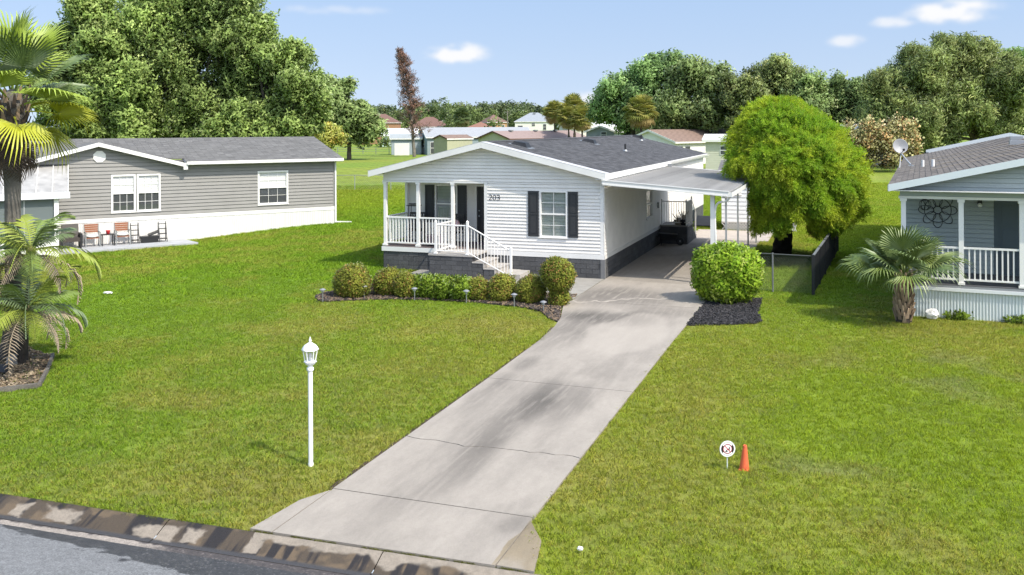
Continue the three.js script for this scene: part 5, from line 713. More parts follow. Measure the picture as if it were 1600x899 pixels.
// ================================================================ FENCES, POLES, SMALL THINGS
function chainLink(g, a, b, h, cell, r, m) { const L = Math.hypot(b[0] - a[0], b[1] - a[1]), ux = (b[0] - a[0]) / L, uz = (b[1] - a[1]) / L, gs = []; const P = (s, y) => [a[0] + ux * s, y, a[1] + uz * s]; for (let s = -h; s < L; s += cell) { for (const d of [0, 1]) { let s0 = s, s1 = s + h, y0 = d ? h : 0, y1 = d ? 0 : h; if (s0 < 0) { y0 = d ? h + s0 : -s0; s0 = 0; } if (s1 > L) { y1 = d ? s1 - L : h - (s1 - L); s1 = L; } if (s1 - s0 > 0.02) gs.push(rod(P(s0, y0 + 0.04), P(s1, y1 + 0.04), r, r, 3)); } } stuff(part(g, 'wire_mesh', gs, m)); }
{
  const f = thing('black_fence', 'black slatted fence running back between the two yards', 'fence'); const A = [14.84, 0.8], B = [15.5, -9.8];
  const pt = t => [lerp(A[0], B[0], t), lerp(A[1], B[1], t)]; const n = 82; for (let k = 0; k <= n; k++) { const [x, z] = pt(k / n); if (k % 16 === 0) { part(f, 'post', lim(x - 0.045, x + 0.045, -0.02, 1.2, z - 0.045, z + 0.045), M.black); continue; } part(f, 'slat', lim(x - 0.012, x + 0.012, 0.04, 1.14, z - 0.055, z + 0.055), M.black); }
  for (const y of [0.12, 1.13]) part(f, 'rail', bar([A[0] - 0.03, y, A[1]], [B[0] - 0.03, y, B[1]], 0.035, 0.05), M.black); part(f, 'cap_rail', bar([A[0], 1.17, A[1]], [B[0], 1.17, B[1]], 0.07, 0.03), M.galv);
  const g = thing('chain_link_gate', 'dark chain-link gate panel between the tree and the black fence', 'fence'); const a = [12.55, 0.55], b = [14.78, 0.8]; for (const p of [a, [13.66, 0.675]]) part(g, 'post', rod([p[0], 0, p[1]], [p[0], 1.2, p[1]], 0.026), M.galv); part(g, 'top_rail', rod([a[0], 1.16, a[1]], [b[0], 1.16, b[1]], 0.02), mat(0.07, 0.075, 0.07, 0.5)); chainLink(g, a, b, 1.1, 0.085, 0.0028, mat(0.16, 0.17, 0.16, 0.5));
  const c = thing('field_fence', 'low chain-link fence with galvanised posts at the back of the lawn', 'fence'); const p0 = [-31, -35], p1 = [-2, -43.2]; for (let k = 0; k <= 10; k++) { const x = lerp(p0[0], p1[0], k / 10), z = lerp(p0[1], p1[1], k / 10); part(c, 'post', rod([x, 0, z], [x, 1.25, z], 0.032), M.alu); } part(c, 'top_rail', rod([p0[0], 1.22, p0[1]], [p1[0], 1.22, p1[1]], 0.022), M.alu); chainLink(c, p0, p1, 1.15, 0.2, 0.004, M.galv);
  const d = thing('field_fence', 'far wire fence across the open field before the blue-grey house', 'fence'); const a0 = at(470, 238, 190), a1 = at(760, 238, 172); for (let k = 0; k <= 14; k++) { const x = lerp(a0.x, a1.x, k / 14), z = lerp(a0.z, a1.z, k / 14); part(d, 'post', rod([x, 0, z], [x, 1.3, z], 0.06), M.galv); } for (const y of [0.5, 0.9, 1.25]) part(d, 'rail', rod([a0.x, y, a0.z], [a1.x, y, a1.z], 0.03), M.galv);
  const v = thing('white_fence', 'white vinyl privacy fence by the far parked car', 'fence'); const b0 = at(536, 220, 330), b1 = at(592, 220, 325); const L = 22; for (let k = 0; k < L; k++) { const x = lerp(b0.x, b1.x, k / L), z = lerp(b0.z, b1.z, k / L); part(v, 'panel', bx(0.62, 2.6, 0.08, x, 1.3, z, 0, YAW, 0), M.white); }
  const u = thing('utility_pole', 'grey utility pole by the terracotta roof', 'utility pole', (p => [p.x, 0, p.z])(at(793, 200, 240))); part(u, 'pole', rod([0, 0, 0], [0, 9.6, 0], 0.22, 0.15), M.barkGrey); part(u, 'crossarm', bx(1.6, 0.14, 0.14, 0, 9.2, 0), M.barkGrey);
}
{ // far parked car
  const p = at(554, 222, 300), c = thing('parked_car', 'dark blue car parked beside the white fence far across the field', 'car', [p.x, 0, p.z], YAW + 0.2); const m = mat(0.025, 0.035, 0.06, 0.3), sh = new THREE.Shape([[-2.1, 0.35], [2.1, 0.35], [2.15, 0.8], [1.3, 0.95], [0.8, 1.5], [-1.2, 1.5], [-1.9, 0.98], [-2.15, 0.85]].map(q => new THREE.Vector2(...q))); part(c, 'body', new THREE.ExtrudeGeometry(sh, { depth: 1.6, bevelSize: 0.06, bevelThickness: 0.06, bevelSegments: 2 }).translate(0, 0, -0.8), m);
  part(c, 'window', new THREE.ExtrudeGeometry(new THREE.Shape([[-1.6, 1.0], [1.1, 1.0], [0.72, 1.42], [-1.1, 1.42]].map(q => new THREE.Vector2(...q))), { depth: 0.02, bevelEnabled: false }).translate(0, 0, 0.87), M.dark); for (const x of [-1.3, 1.35]) for (const z of [-0.8, 0.8]) part(c, 'wheel', new THREE.CylinderGeometry(0.36, 0.36, 0.22, 18).rotateX(Math.PI / 2).translate(x, 0.36, z), M.black);
}
{ // white lamp post on the lawn
  const l = thing('lamp_post', 'white garden lamp post with lantern head on the lawn', 'lamp post', [8.12, 0, 17.86]); const m = mat(0.84, 0.84, 0.84, 0.35);
  part(l, 'pole', lathe([[0.042, -0.02], [0.042, 0.03], [0.035, 0.04], [0.035, 1.44], [0.032, 1.45]], 24), m); part(l, 'collar', lathe([[0.038, 1.42], [0.052, 1.43], [0.052, 1.47], [0.036, 1.48], [0.036, 1.50], [0.06, 1.515], [0.075, 1.53], [0.075, 1.545], [0, 1.545]], 24), m);
  const hd = part(l, 'lantern_base', lathe([[0.0, 1.545], [0.095, 1.546], [0.1, 1.56], [0.085, 1.572], [0, 1.573]], 6), m); for (let k = 0; k < 6; k++) { const a = k * Math.PI / 3; part(l, 'lantern_bar', bar([Math.sin(a) * 0.078, 1.57, Math.cos(a) * 0.078], [Math.sin(a) * 0.108, 1.735, Math.cos(a) * 0.108], 0.012, 0.012), m); const a2 = a + Math.PI / 3; part(l, 'pane', hexa([[Math.sin(a) * 0.074, 1.574, Math.cos(a) * 0.074], [Math.sin(a2) * 0.074, 1.574, Math.cos(a2) * 0.074], [Math.sin(a2) * 0.071, 1.574, Math.cos(a2) * 0.071], [Math.sin(a) * 0.071, 1.574, Math.cos(a) * 0.071], [Math.sin(a) * 0.104, 1.735, Math.cos(a) * 0.104], [Math.sin(a2) * 0.104, 1.735, Math.cos(a2) * 0.104], [Math.sin(a2) * 0.101, 1.735, Math.cos(a2) * 0.101], [Math.sin(a) * 0.101, 1.735, Math.cos(a) * 0.101]]), M.glass); }
  part(l, 'bulb', new THREE.CylinderGeometry(0.025, 0.025, 0.09, 12).translate(0, 1.64, 0), M.white); part(l, 'lantern_roof', lathe([[0.128, 1.735], [0.13, 1.745], [0.108, 1.785], [0.08, 1.815], [0.04, 1.84], [0.02, 1.85], [0.016, 1.868], [0.026, 1.878], [0.016, 1.89], [0.006, 1.93], [0, 1.935]], 6), m);
}
{ // traffic cone lying slightly tilted and round lawn sign
  const c = thing('traffic_cone', 'orange plastic cone standing in the lawn beside the round sign', 'cone', [14.29, -0.02, 15.9]); const b = part(c, 'cone', lathe([[0.075, 0.0], [0.072, 0.02], [0.028, 0.36], [0.024, 0.37], [0.018, 0.36], [0.06, 0.02]], 24), M.orange); b.rotation.z = -0.04; part(c, 'base', bx(0.15, 0.014, 0.15, 0, 0.012, 0), M.orange);
  const s = thing('lawn_sign', 'round white no-dog-fouling sign on a thin stake in the lawn', 'sign', [14.06, 0, 16.0], YAW + 0.1); part(s, 'stake', bx(0.016, 0.3, 0.01, 0, 0.1, -0.012), mat(0.5, 0.55, 0.5, 0.6));
  const cv = document.createElement('canvas'); cv.width = cv.height = 256; const x = cv.getContext('2d'); x.fillStyle = '#f4f4f2'; x.fillRect(0, 0, 256, 256); x.fillStyle = '#2a2024'; x.beginPath(); x.arc(128, 128, 112, 0, 7); x.fill(); x.fillStyle = '#f6eef0'; x.beginPath(); x.arc(128, 128, 74, 0, 7); x.fill();
  x.fillStyle = '#f3f1f0'; for (const up of [1, -1]) { x.beginPath(); x.arc(128, 128, 106, up > 0 ? Math.PI * 1.2 : Math.PI * 0.2, up > 0 ? Math.PI * 1.8 : Math.PI * 0.8); x.arc(128, 128, 84, up > 0 ? Math.PI * 1.8 : Math.PI * 0.8, up > 0 ? Math.PI * 1.2 : Math.PI * 0.2, true); x.fill(); }
  x.fillStyle = '#1b1b1d'; x.beginPath(); x.moveTo(98, 150); x.lineTo(150, 118); x.lineTo(154, 92); x.lineTo(172, 100); x.lineTo(166, 128); x.lineTo(162, 172); x.lineTo(152, 172); x.lineTo(150, 146); x.lineTo(120, 152); x.lineTo(112, 172); x.lineTo(100, 172); x.fill(); x.beginPath(); x.ellipse(108, 170, 26, 9, 0, 0, 7); x.fill(); x.strokeStyle = '#b32a33'; x.lineWidth = 15; x.beginPath(); x.moveTo(78, 74); x.lineTo(180, 184); x.stroke(); x.lineWidth = 9; x.beginPath(); x.arc(128, 128, 72, 0, 7); x.stroke();
  const t = new THREE.CanvasTexture(cv); t.colorSpace = THREE.SRGBColorSpace; const face = new THREE.CircleGeometry(0.112, 40).translate(0, 0.30, 0.0072); part(s, 'sign_face', face, new THREE.MeshStandardMaterial({ map: t, roughness: 0.5 }), true); part(s, 'sign_plate', new THREE.CylinderGeometry(0.118, 0.118, 0.012, 40).rotateX(Math.PI / 2).translate(0, 0.30, 0), mat(0.78, 0.79, 0.78, 0.5));
}
{ // solar path lights in the bed
  const spots = [[1.38, 6.45, 'steel solar path light at the far tip of the mulch bed'], [2.25, 5.55, 'steel solar path light before the pair of round shrubs'], [3.86, 5.45, 'steel solar path light before the leafy hedge'], [5.46, 5.35, 'steel solar path light between the hedge and the small round shrub'], [6.96, 5.45, 'steel solar path light before the shaded round shrub'], [7.92, 5.75, 'low steel solar path light under the topiary shrub']];
  const proto = thing('solar_light', spots[0][2], 'path light', [0, 0, 0], 0, 'solar lights along the mulch bed'); part(proto, 'stake', rod([0, 0, 0], [0, 0.3, 0], 0.014), M.galv); part(proto, 'lens', lathe([[0.03, 0.27], [0.045, 0.3], [0.05, 0.34], [0, 0.345]], 16), mat(0.45, 0.46, 0.46, 0.3)); part(proto, 'cap', lathe([[0.0, 0.34], [0.095, 0.342], [0.095, 0.352], [0.05, 0.38], [0.02, 0.39], [0, 0.39]], 20), mat(0.32, 0.32, 0.33, 0.45, { metalness: 0.5 }));
  spots.forEach(([x, z, lab], k) => { const o = k ? proto.clone() : proto; if (k) { o.name = numbered('solar_light'); o.userData = { ...proto.userData }; scene.add(o); } o.userData.label = lab; o.position.set(x, k === 5 ? -0.08 : 0.02, z); });
}
{ // bits on the lawns
  const rock = (r, s, seed) => { const g = new THREE.IcosahedronGeometry(r, 2), p = g.attributes.position, q = rng(seed); const h = new Map(); for (let i = 0; i < p.count; i++) { const k = [p.getX(i), p.getY(i), p.getZ(i)].map(v => v.toFixed(3)).join(); if (!h.has(k)) h.set(k, 0.8 + 0.4 * q()); const f = h.get(k); p.setXYZ(i, p.getX(i) * f * s[0], p.getY(i) * f * s[1], p.getZ(i) * f * s[2]); } g.computeVertexNormals(); return g; };
  single('white_rock', 'white lump of stone at the foot of the corrugated skirting', 'stone', rock(0.14, [1.1, 1.05, 0.8], 3).translate(17.86, 0.12, 3.42), M.white);
  single('paper_scrap', 'crumpled white paper on the lawn beside the palms', 'litter', rock(0.12, [1.3, 0.3, 0.7], 4).translate(-5.67, 0.05, 7.36), M.white);
  single('paper_scrap', 'small white scrap on a bare patch near the driveway apron', 'litter', rock(0.03, [1.2, 0.8, 1], 5).translate(12.72, 0.05, 19.3), M.white);
  single('black_floodlight', 'small black garden floodlight in the palm bed', 'floodlight', [bx(0.2, 0.16, 0.1, -0.62, 0.16, 15.55, -0.4), rod([-0.62, 0, 15.55], [-0.62, 0.12, 15.55], 0.015)], M.black);
  single('garden_stone', 'round grey stone beside the palm trunk', 'stone', rock(0.13, [1, 1, 1], 6).translate(-1.15, 0.12, 14.85), M.concrete);
}

// ================================================================ PLANTS
function leafClump(seed, n, rad, ll, lw, up = 0.3) { // small folded leaves scattered in a ball
  const r = rng(seed), p = []; const a = V3(), d = V3(), s = V3(), nrm = V3();
  for (let k = 0; k < n; k++) {
    do { a.set(r() * 2 - 1, r() * 2 - 1, r() * 2 - 1); } while (a.lengthSq() > 1); a.multiplyScalar(rad);
    d.set(r() * 2 - 1, r() * 2 - 1 + up * 0.3, r() * 2 - 1).normalize(); nrm.set(r() * 2 - 1, r() * 2 - 1 + up * 2, r() * 2 - 1).normalize(); s.crossVectors(d, nrm).normalize(); nrm.crossVectors(s, d);
    const L = ll * (0.7 + 0.6 * r()), w = lw * (0.7 + 0.6 * r()), m = a.clone().addScaledVector(d, L * 0.5), t = a.clone().addScaledVector(d, L).addScaledVector(nrm, -L * 0.15), e1 = m.clone().addScaledVector(s, w / 2).addScaledVector(nrm, w * 0.18), e2 = m.clone().addScaledVector(s, -w / 2).addScaledVector(nrm, w * 0.18);
    p.push(a.x, a.y, a.z, e1.x, e1.y, e1.z, t.x, t.y, t.z, a.x, a.y, a.z, t.x, t.y, t.z, e2.x, e2.y, e2.z);
  }
  const g = new THREE.BufferGeometry(); g.setAttribute('position', new THREE.Float32BufferAttribute(p, 3)); g.computeVertexNormals(); return clean(bend(g, rad));
}
function bend(g, rad, up = 0.9, mix = 0.6) { // leaf normals bent outward and up so the clumps shade brighter
  const P = g.attributes.position, N = g.attributes.normal, v = V3(), q = V3(); for (let i = 0; i < P.count; i++) { v.fromBufferAttribute(N, i); if (v.y < 0) v.negate(); v.multiplyScalar(mix); q.fromBufferAttribute(P, i).multiplyScalar(0.5 / rad); v.add(q); v.y += up; v.normalize(); N.setXYZ(i, v.x, v.y, v.z); } return g;
}
function crown(parent, name, geo, blobs, perBlob, cols, seed, o = {}) { // blobs [x, y, z, r] in the plant's own axes
  const r = rng(seed), list = []; const m = new THREE.Matrix4(), q = new THREE.Quaternion(), e = new THREE.Euler(), c = new THREE.Color();
  const vol = blobs.reduce((s, b) => s + b[3] * b[3], 0);
  for (const b of blobs) { const n = Math.round(perBlob * blobs.length * b[3] * b[3] / vol), tint = 0.85 + 0.3 * r(), mix = r();
    // twigs' worth of smaller lumps on each lobe make the outline uneven
    const lumps = []; const nl = o.lumps || 9; for (let k = 0; k < nl; k++) { const a = V3(r() * 2 - 1, r() * 2 - 0.8, r() * 2 - 1).normalize().multiplyScalar(b[3] * (0.62 + 0.3 * r())); lumps.push([a.x, a.y * (o.flat || 0.9), a.z, b[3] * (0.28 + 0.26 * r()), 0.85 + 0.3 * r()]); }
    for (let k = 0; k < n; k++) { const L = r() < (o.core ?? 0.25) ? [0, 0, 0, b[3] * 0.8, 1] : lumps[Math.floor(r() * nl)]; const dir = V3(r() * 2 - 1, r() * 2 - 1, r() * 2 - 1).normalize(), rr = L[3] * Math.pow(r(), o.pow || 0.42);
      const x = b[0] + L[0] + dir.x * rr, y = b[1] + L[1] + dir.y * rr * (o.flat || 0.9), z = b[2] + L[2] + dir.z * rr; if (y < (o.minY ?? 0.05)) continue; if (o.keep && !o.keep(x, y, z)) continue;
      const s = (o.size || 1) * (0.65 + 0.7 * r()); const od = V3(x - b[0], (y - b[1]) + b[3] * 0.55, z - b[2]).normalize(); e.set((r() - 0.5) * 0.7, r() * 6.28, (r() - 0.5) * 0.7); q.setFromUnitVectors(V3(0, 1, 0), od).multiply(new THREE.Quaternion().setFromEuler(e)); m.compose(V3(x, y, z), q, V3(s, s, s));
      const t = clamp(mix * 0.4 + r() * 0.6), v = tint * L[4] * (0.75 + 0.5 * r()); let A = cols[0], B = cols[1]; if (cols[2] && r() < (o.third ?? 0.08)) { A = B = cols[2]; } list.push([m.clone(), lerp(A[0], B[0], t) * v * LK, lerp(A[1], B[1], t) * v * LK, lerp(A[2], B[2], t) * v * LK]); } }
  const im = new THREE.InstancedMesh(geo, M.leaf, list.length); list.forEach(([mm, R, G, B], k) => { im.setMatrixAt(k, mm); im.setColorAt(k, c.setRGB(R, G, B)); }); im.name = name; im.userData.kind = 'stuff'; im.castShadow = im.receiveShadow = true; parent.add(im); leafTotal += list.length; return im;
}
let leafTotal = 0; const LK = 2.5;
function limbs(base, fork, tips, r0, seg = 9) { const gs = []; const r = rng(7 + Math.floor(tips.length * 13 + r0 * 100)); const taper = (pts, ra, rb) => { const cv = new THREE.CatmullRomCurve3(pts.map(p => V3(...p))), g = new THREE.TubeGeometry(cv, 14, 1, seg, false), P = g.attributes.position, n = seg + 1, cp = V3(); for (let i = 0; i <= 14; i++) { cv.getPointAt(i / 14, cp); const rr = lerp(ra, rb, i / 14); for (let k = 0; k < n; k++) { const j = i * n + k, v = V3().fromBufferAttribute(P, j).sub(cp).multiplyScalar(rr * (0.92 + 0.16 * r())).add(cp); P.setXYZ(j, v.x, v.y, v.z); } } g.computeVertexNormals(); return g; };
  gs.push(taper([base, [(base[0] + fork[0]) / 2 + 0.05 * r0, (base[1] + fork[1]) / 2, (base[2] + fork[2]) / 2], fork], r0 * 1.15, r0 * 0.8)); for (const t of tips) gs.push(taper([fork, [lerp(fork[0], t[0], 0.5), lerp(fork[1], t[1], 0.42), lerp(fork[2], t[2], 0.5)], t], r0 * 0.6, r0 * 0.12)); return gs; }
const OAK = leafClump(1, 16, 0.42, 0.30, 0.17), OAKS = leafClump(2, 16, 0.5, 0.32, 0.15), SMALL = leafClump(3, 14, 0.075, 0.05, 0.032), BROAD = leafClump(4, 12, 0.11, 0.085, 0.05, 0.5), FAR = leafClump(5, 14, 1.3, 0.9, 0.55), FEATHER = leafClump(6, 18, 0.55, 0.42, 0.09), SPARSE = leafClump(8, 10, 0.45, 0.3, 0.2);
// a tree from lobes given by where they are seen and how far away they stand
function tree(name, label, o) {
  const r = rng(o.seed), cx = o.blobs.reduce((s, b) => s + b[0], 0) / o.blobs.length, base = at(o.basePx ?? cx, 200, o.depth), t = thing(name, label, 'tree', [base.x, 0, base.z], 0, o.group);
  const bl = []; for (const [px, py, pr] of o.blobs) { const R = pr * o.depth / FOC; for (let k = 0; k < (o.layers || 2); k++) { const dd = (k ? 1 : -1) * R * (0.25 + 0.5 * r()) + (r() - 0.5) * (o.spread ?? 2); const p = at(px, py, o.depth + dd); bl.push([p.x - base.x, p.y, p.z - base.z, R * (0.92 + 0.16 * r())]); } }
  const ys = bl.map(b => b[1]), lo = Math.min(...ys), fork = [0, Math.max(1.2, lo * 0.75), 0];
  const tr = part(t, 'trunk', limbs([0, -0.1, 0], fork, bl.filter((_, i) => i % 2 === 0).map(b => [b[0] * 0.9, b[1] * 0.95, b[2] * 0.9]), o.trunk || 0.35), o.bark || M.bark);
  crown(t, 'crown', o.geo || OAK, bl, o.n / (o.layers || 2), o.cols, o.seed + 5, { size: o.size || 1, lumps: 10, minY: o.minY ?? 0.6, third: o.third, core: o.core, pow: o.pow });
  return t;
}
{
  const cA = [[0.105, 0.148, 0.040], [0.16, 0.205, 0.058], [0.21, 0.25, 0.085]], cB = [[0.085, 0.12, 0.042], [0.135, 0.175, 0.06], [0.18, 0.21, 0.085]], cC = [[0.115, 0.15, 0.05], [0.18, 0.21, 0.075], [0.22, 0.235, 0.09]], cD = [[0.055, 0.085, 0.03], [0.09, 0.13, 0.045]];
  const gl = 'oaks behind the grey house', gr = 'trees behind the houses on the far side';
  tree('oak_tree', 'broad green oak behind the palm crown and grey roof', { seed: 101, depth: 72, group: gl, basePx: 150, blobs: [[122, 110, 48], [160, 65, 55], [118, 178, 48], [175, 140, 58], [100, 60, 26], [140, 20, 40], [70, 150, 36], [60, 80, 24], [150, 205, 45], [200, 200, 40]], n: 980, cols: cA, size: 0.78 });
  tree('oak_tree', 'tallest green oak rising behind the middle of the grey roof', { seed: 102, depth: 75, group: gl, basePx: 290, blobs: [[230, 40, 62], [300, 10, 58], [360, 45, 58], [290, 105, 72], [225, 170, 58], [330, 180, 56], [385, 120, 55], [200, 95, 50], [265, -20, 50], [350, -5, 45], [260, 205, 45], [300, 205, 40]], n: 1040, cols: cA, size: 0.78 });
  tree('oak_tree', 'rounded green oak behind the lawn end of the grey roof', { seed: 103, depth: 73, group: gl, basePx: 430, blobs: [[425, 105, 50], [468, 140, 40], [415, 180, 48], [478, 185, 32], [448, 92, 36], [395, 62, 42], [440, 205, 35], [375, 200, 40], [405, 45, 26], [490, 160, 22], [360, 205, 40], [400, 210, 38]], n: 880, cols: cA, size: 0.78 });
  tree('oak_tree', 'dark live oak with spreading crown beyond the grey house', { seed: 104, depth: 150, basePx: 545, blobs: [[510, 165, 30], [540, 180, 30], [560, 190, 22], [530, 140, 12], [545, 135, 10], [500, 195, 26], [572, 188, 16], [505, 135, 16], [515, 150, 24], [498, 178, 30], [588, 202, 14], [565, 172, 14], [575, 205, 18], [550, 205, 24], [525, 200, 26]], n: 430, cols: cB, size: 1.5 });
  tree('yellowing_shrub', 'yellow-green shrub at the end of the grey roof', { seed: 105, depth: 100, basePx: 510, blobs: [[500, 205, 14], [518, 208, 12], [508, 218, 14], [530, 216, 9], [490, 218, 14]], n: 260, cols: [[0.17, 0.20, 0.04], [0.25, 0.25, 0.06], [0.34, 0.26, 0.07]], size: 0.8, trunk: 0.1, minY: 0.1 });
  tree('shade_tree', 'dark rounded oak above the round palm', { seed: 111, depth: 140, group: gr, basePx: 990, blobs: [[958, 152, 36], [1000, 128, 36], [940, 178, 20], [1035, 115, 32], [1010, 165, 36], [975, 180, 26], [1050, 100, 16]], n: 520, cols: [[0.075, 0.125, 0.045], [0.12, 0.18, 0.06], [0.16, 0.22, 0.085]], size: 1.35, spread: 4 });
  tree('shade_tree', 'broad grey-green oak above the streaked brown roof', { seed: 112, depth: 135, group: gr, basePx: 1080, blobs: [[1075, 125, 36], [1100, 150, 40], [1060, 170, 36], [1120, 120, 22], [1095, 185, 30], [1140, 170, 30]], n: 520, cols: cB, size: 1.35, spread: 4 });
  tree('shade_tree', 'feathery grey-green tree behind the bright green crown', { seed: 113, depth: 130, group: gr, basePx: 1190, blobs: [[1150, 142, 34], [1200, 130, 34], [1180, 165, 38], [1215, 105, 20], [1235, 130, 28], [1170, 190, 34], [1225, 170, 34]], n: 540, cols: cC, size: 1.2, spread: 4, geo: OAKS });
  tree('shade_tree', 'olive tree beyond the top of the bright green crown', { seed: 114, depth: 128, group: gr, basePx: 1275, blobs: [[1255, 145, 32], [1300, 150, 26], [1320, 170, 30], [1270, 178, 34], [1310, 128, 14], [1240, 165, 28], [1350, 160, 28], [1340, 195, 26], [1372, 158, 26], [1340, 142, 18]], n: 520, cols: [[0.085, 0.125, 0.045], [0.135, 0.18, 0.06], [0.17, 0.2, 0.08]], size: 1.2, spread: 4 });
  tree('shade_tree', 'tall dusty green tree behind the satellite dish', { seed: 115, depth: 112, group: gr, basePx: 1420, blobs: [[1400, 142, 40], [1385, 175, 42], [1440, 115, 42], [1430, 175, 46], [1370, 130, 22], [1410, 210, 34], [1450, 210, 34], [1425, 85, 20], [1365, 200, 24]], n: 560, cols: cC, geo: FEATHER, size: 1.25 });
  tree('shade_tree', 'tall dusty green tree rising behind the sage roof', { seed: 116, depth: 114, group: gr, basePx: 1520, blobs: [[1490, 105, 48], [1500, 165, 56], [1545, 115, 50], [1480, 72, 20], [1510, 72, 20], [1580, 135, 46], [1560, 190, 46], [1470, 205, 36], [1540, 75, 16]], n: 580, cols: cC, geo: FEATHER, size: 1.3 });
  tree('shade_tree', 'deep green tree at the far end of the sage roof', { seed: 117, depth: 118, group: gr, basePx: 1620, blobs: [[1605, 100, 36], [1620, 150, 50], [1610, 195, 40], [1650, 120, 40], [1575, 95, 20]], n: 500, cols: [[0.075, 0.135, 0.035], [0.12, 0.19, 0.05]], size: 1.1 });
  tree('autumn_tree', 'sparse tan and olive tree before the white building', { seed: 118, depth: 102, basePx: 1362, blobs: [[1322, 212, 26], [1362, 205, 24], [1398, 212, 24], [1342, 240, 28], [1382, 242, 28], [1420, 222, 18], [1302, 206, 16], [1350, 225, 18], [1330, 255, 18], [1405, 250, 18], [1418, 205, 20], [1428, 236, 16], [1400, 192, 14], [1375, 222, 18]], n: 80, cols: [[0.19, 0.20, 0.09], [0.27, 0.245, 0.12], [0.30, 0.20, 0.10]], third: 0.2, geo: SPARSE, size: 1.0, trunk: 0.22, core: 0.1, pow: 0.7, layers: 2, minY: 0.1, bark: M.barkGrey });
  // far wood along the horizon, too far to tell the trees apart
  const w = new THREE.Group(); w.name = 'forest'; w.userData = { kind: 'stuff', label: 'far mixed wood along the horizon', category: 'forest' }; scene.add(w); const r = rng(301), blobs = []; for (let px = 430; px < 1620; px += 7) { const d = 440 + r() * 60, top = 160 + 6 * (fbm(px * 0.03, 1, 3, 9) - 0.5) * 2 + r() * 6, R = 3.0 + r() * 2.2; const p = at(px, top, d); for (let y = p.y - R; y > -1; y -= R * 1.05) { const q = at(px + (r() - 0.5) * 7, 200, d + (r() - 0.5) * 8); blobs.push([q.x, y, q.z, R]); } } crown(w, 'treetops', FAR, blobs, 46, [[0.04, 0.06, 0.024], [0.06, 0.082, 0.03], [0.085, 0.10, 0.035]], 302, { size: 1.15, lumps: 6, third: 0.1, core: 0.4 });
  const w2 = new THREE.Group(); w2.name = 'far_shrubbery'; w2.userData = { kind: 'stuff', label: 'lighter trees and shrubs among the far roofs', category: 'shrubs' }; scene.add(w2); const b2 = []; for (const [px, py, d, R] of [[560, 190, 320, 5], [585, 192, 340, 5], [640, 185, 330, 5], [706, 183, 300, 4], [716, 190, 290, 4], [732, 186, 300, 4.5], [745, 182, 310, 4], [760, 186, 330, 4.5], [710, 176, 330, 4], [800, 188, 310, 5], [690, 172, 360, 5], [870, 186, 330, 5], [890, 190, 330, 6], [650, 178, 350, 5], [620, 186, 320, 4], [772, 196, 250, 2], [600, 224, 250, 2.2], [607, 226, 250, 1.6]]) { const p = at(px, py, d); for (let y = p.y; y > 0; y -= R) b2.push([p.x, y, p.z, R]); } crown(w2, 'foliage', FAR, b2, 60, [[0.055, 0.085, 0.025], [0.09, 0.115, 0.032]], 303, { size: 0.8 });
}
{ // dead conifer
  const p = at(647, 200, 165), t = thing('dead_tree', 'bare brown dead conifer rising behind the far roofs', 'tree', [p.x, 0, p.z]); const top = at(623, 76, 165), rel = [top.x - p.x, top.y, top.z - p.z]; const P = s => [rel[0] * s * s, rel[1] * s, rel[2] * s * s];
  const r = rng(401), gs = [limbs([0, 0, 0], P(0.5), [P(1)], 0.28)]; const tw = []; const need = []; for (let k = 0; k < 330; k++) { const s = 0.16 + 0.84 * Math.pow(r(), 0.85), c = P(s), a = r() * 6.283, l = (s > 0.93 ? 0.7 : lerp(4.2, 1.25, Math.pow(s, 0.8))) * (0.35 + 0.75 * r()), tip = [c[0] + Math.cos(a) * l, c[1] + l * (0.35 + 0.5 * r()), c[2] + Math.sin(a) * l]; tw.push(rod(c, tip, 0.05, 0.015, 4)); for (let j = 0; j < 4; j++) need.push([lerp(c[0], tip[0], 0.35 + r() * 0.65), lerp(c[1], tip[1], 0.35 + r() * 0.65), lerp(c[2], tip[2], 0.35 + r() * 0.65), 0.26 + 0.12 * r()]); }
  part(t, 'trunk', gs, M.barkGrey); part(t, 'limbs', tw, M.bark); crown(t, 'dead_needles', leafClump(12, 10, 0.24, 0.26, 0.07), need, 1.0, [[0.115, 0.066, 0.048], [0.20, 0.12, 0.09], [0.06, 0.05, 0.045]], 402, { size: 1.15, third: 0.25, core: 0.6 });
}

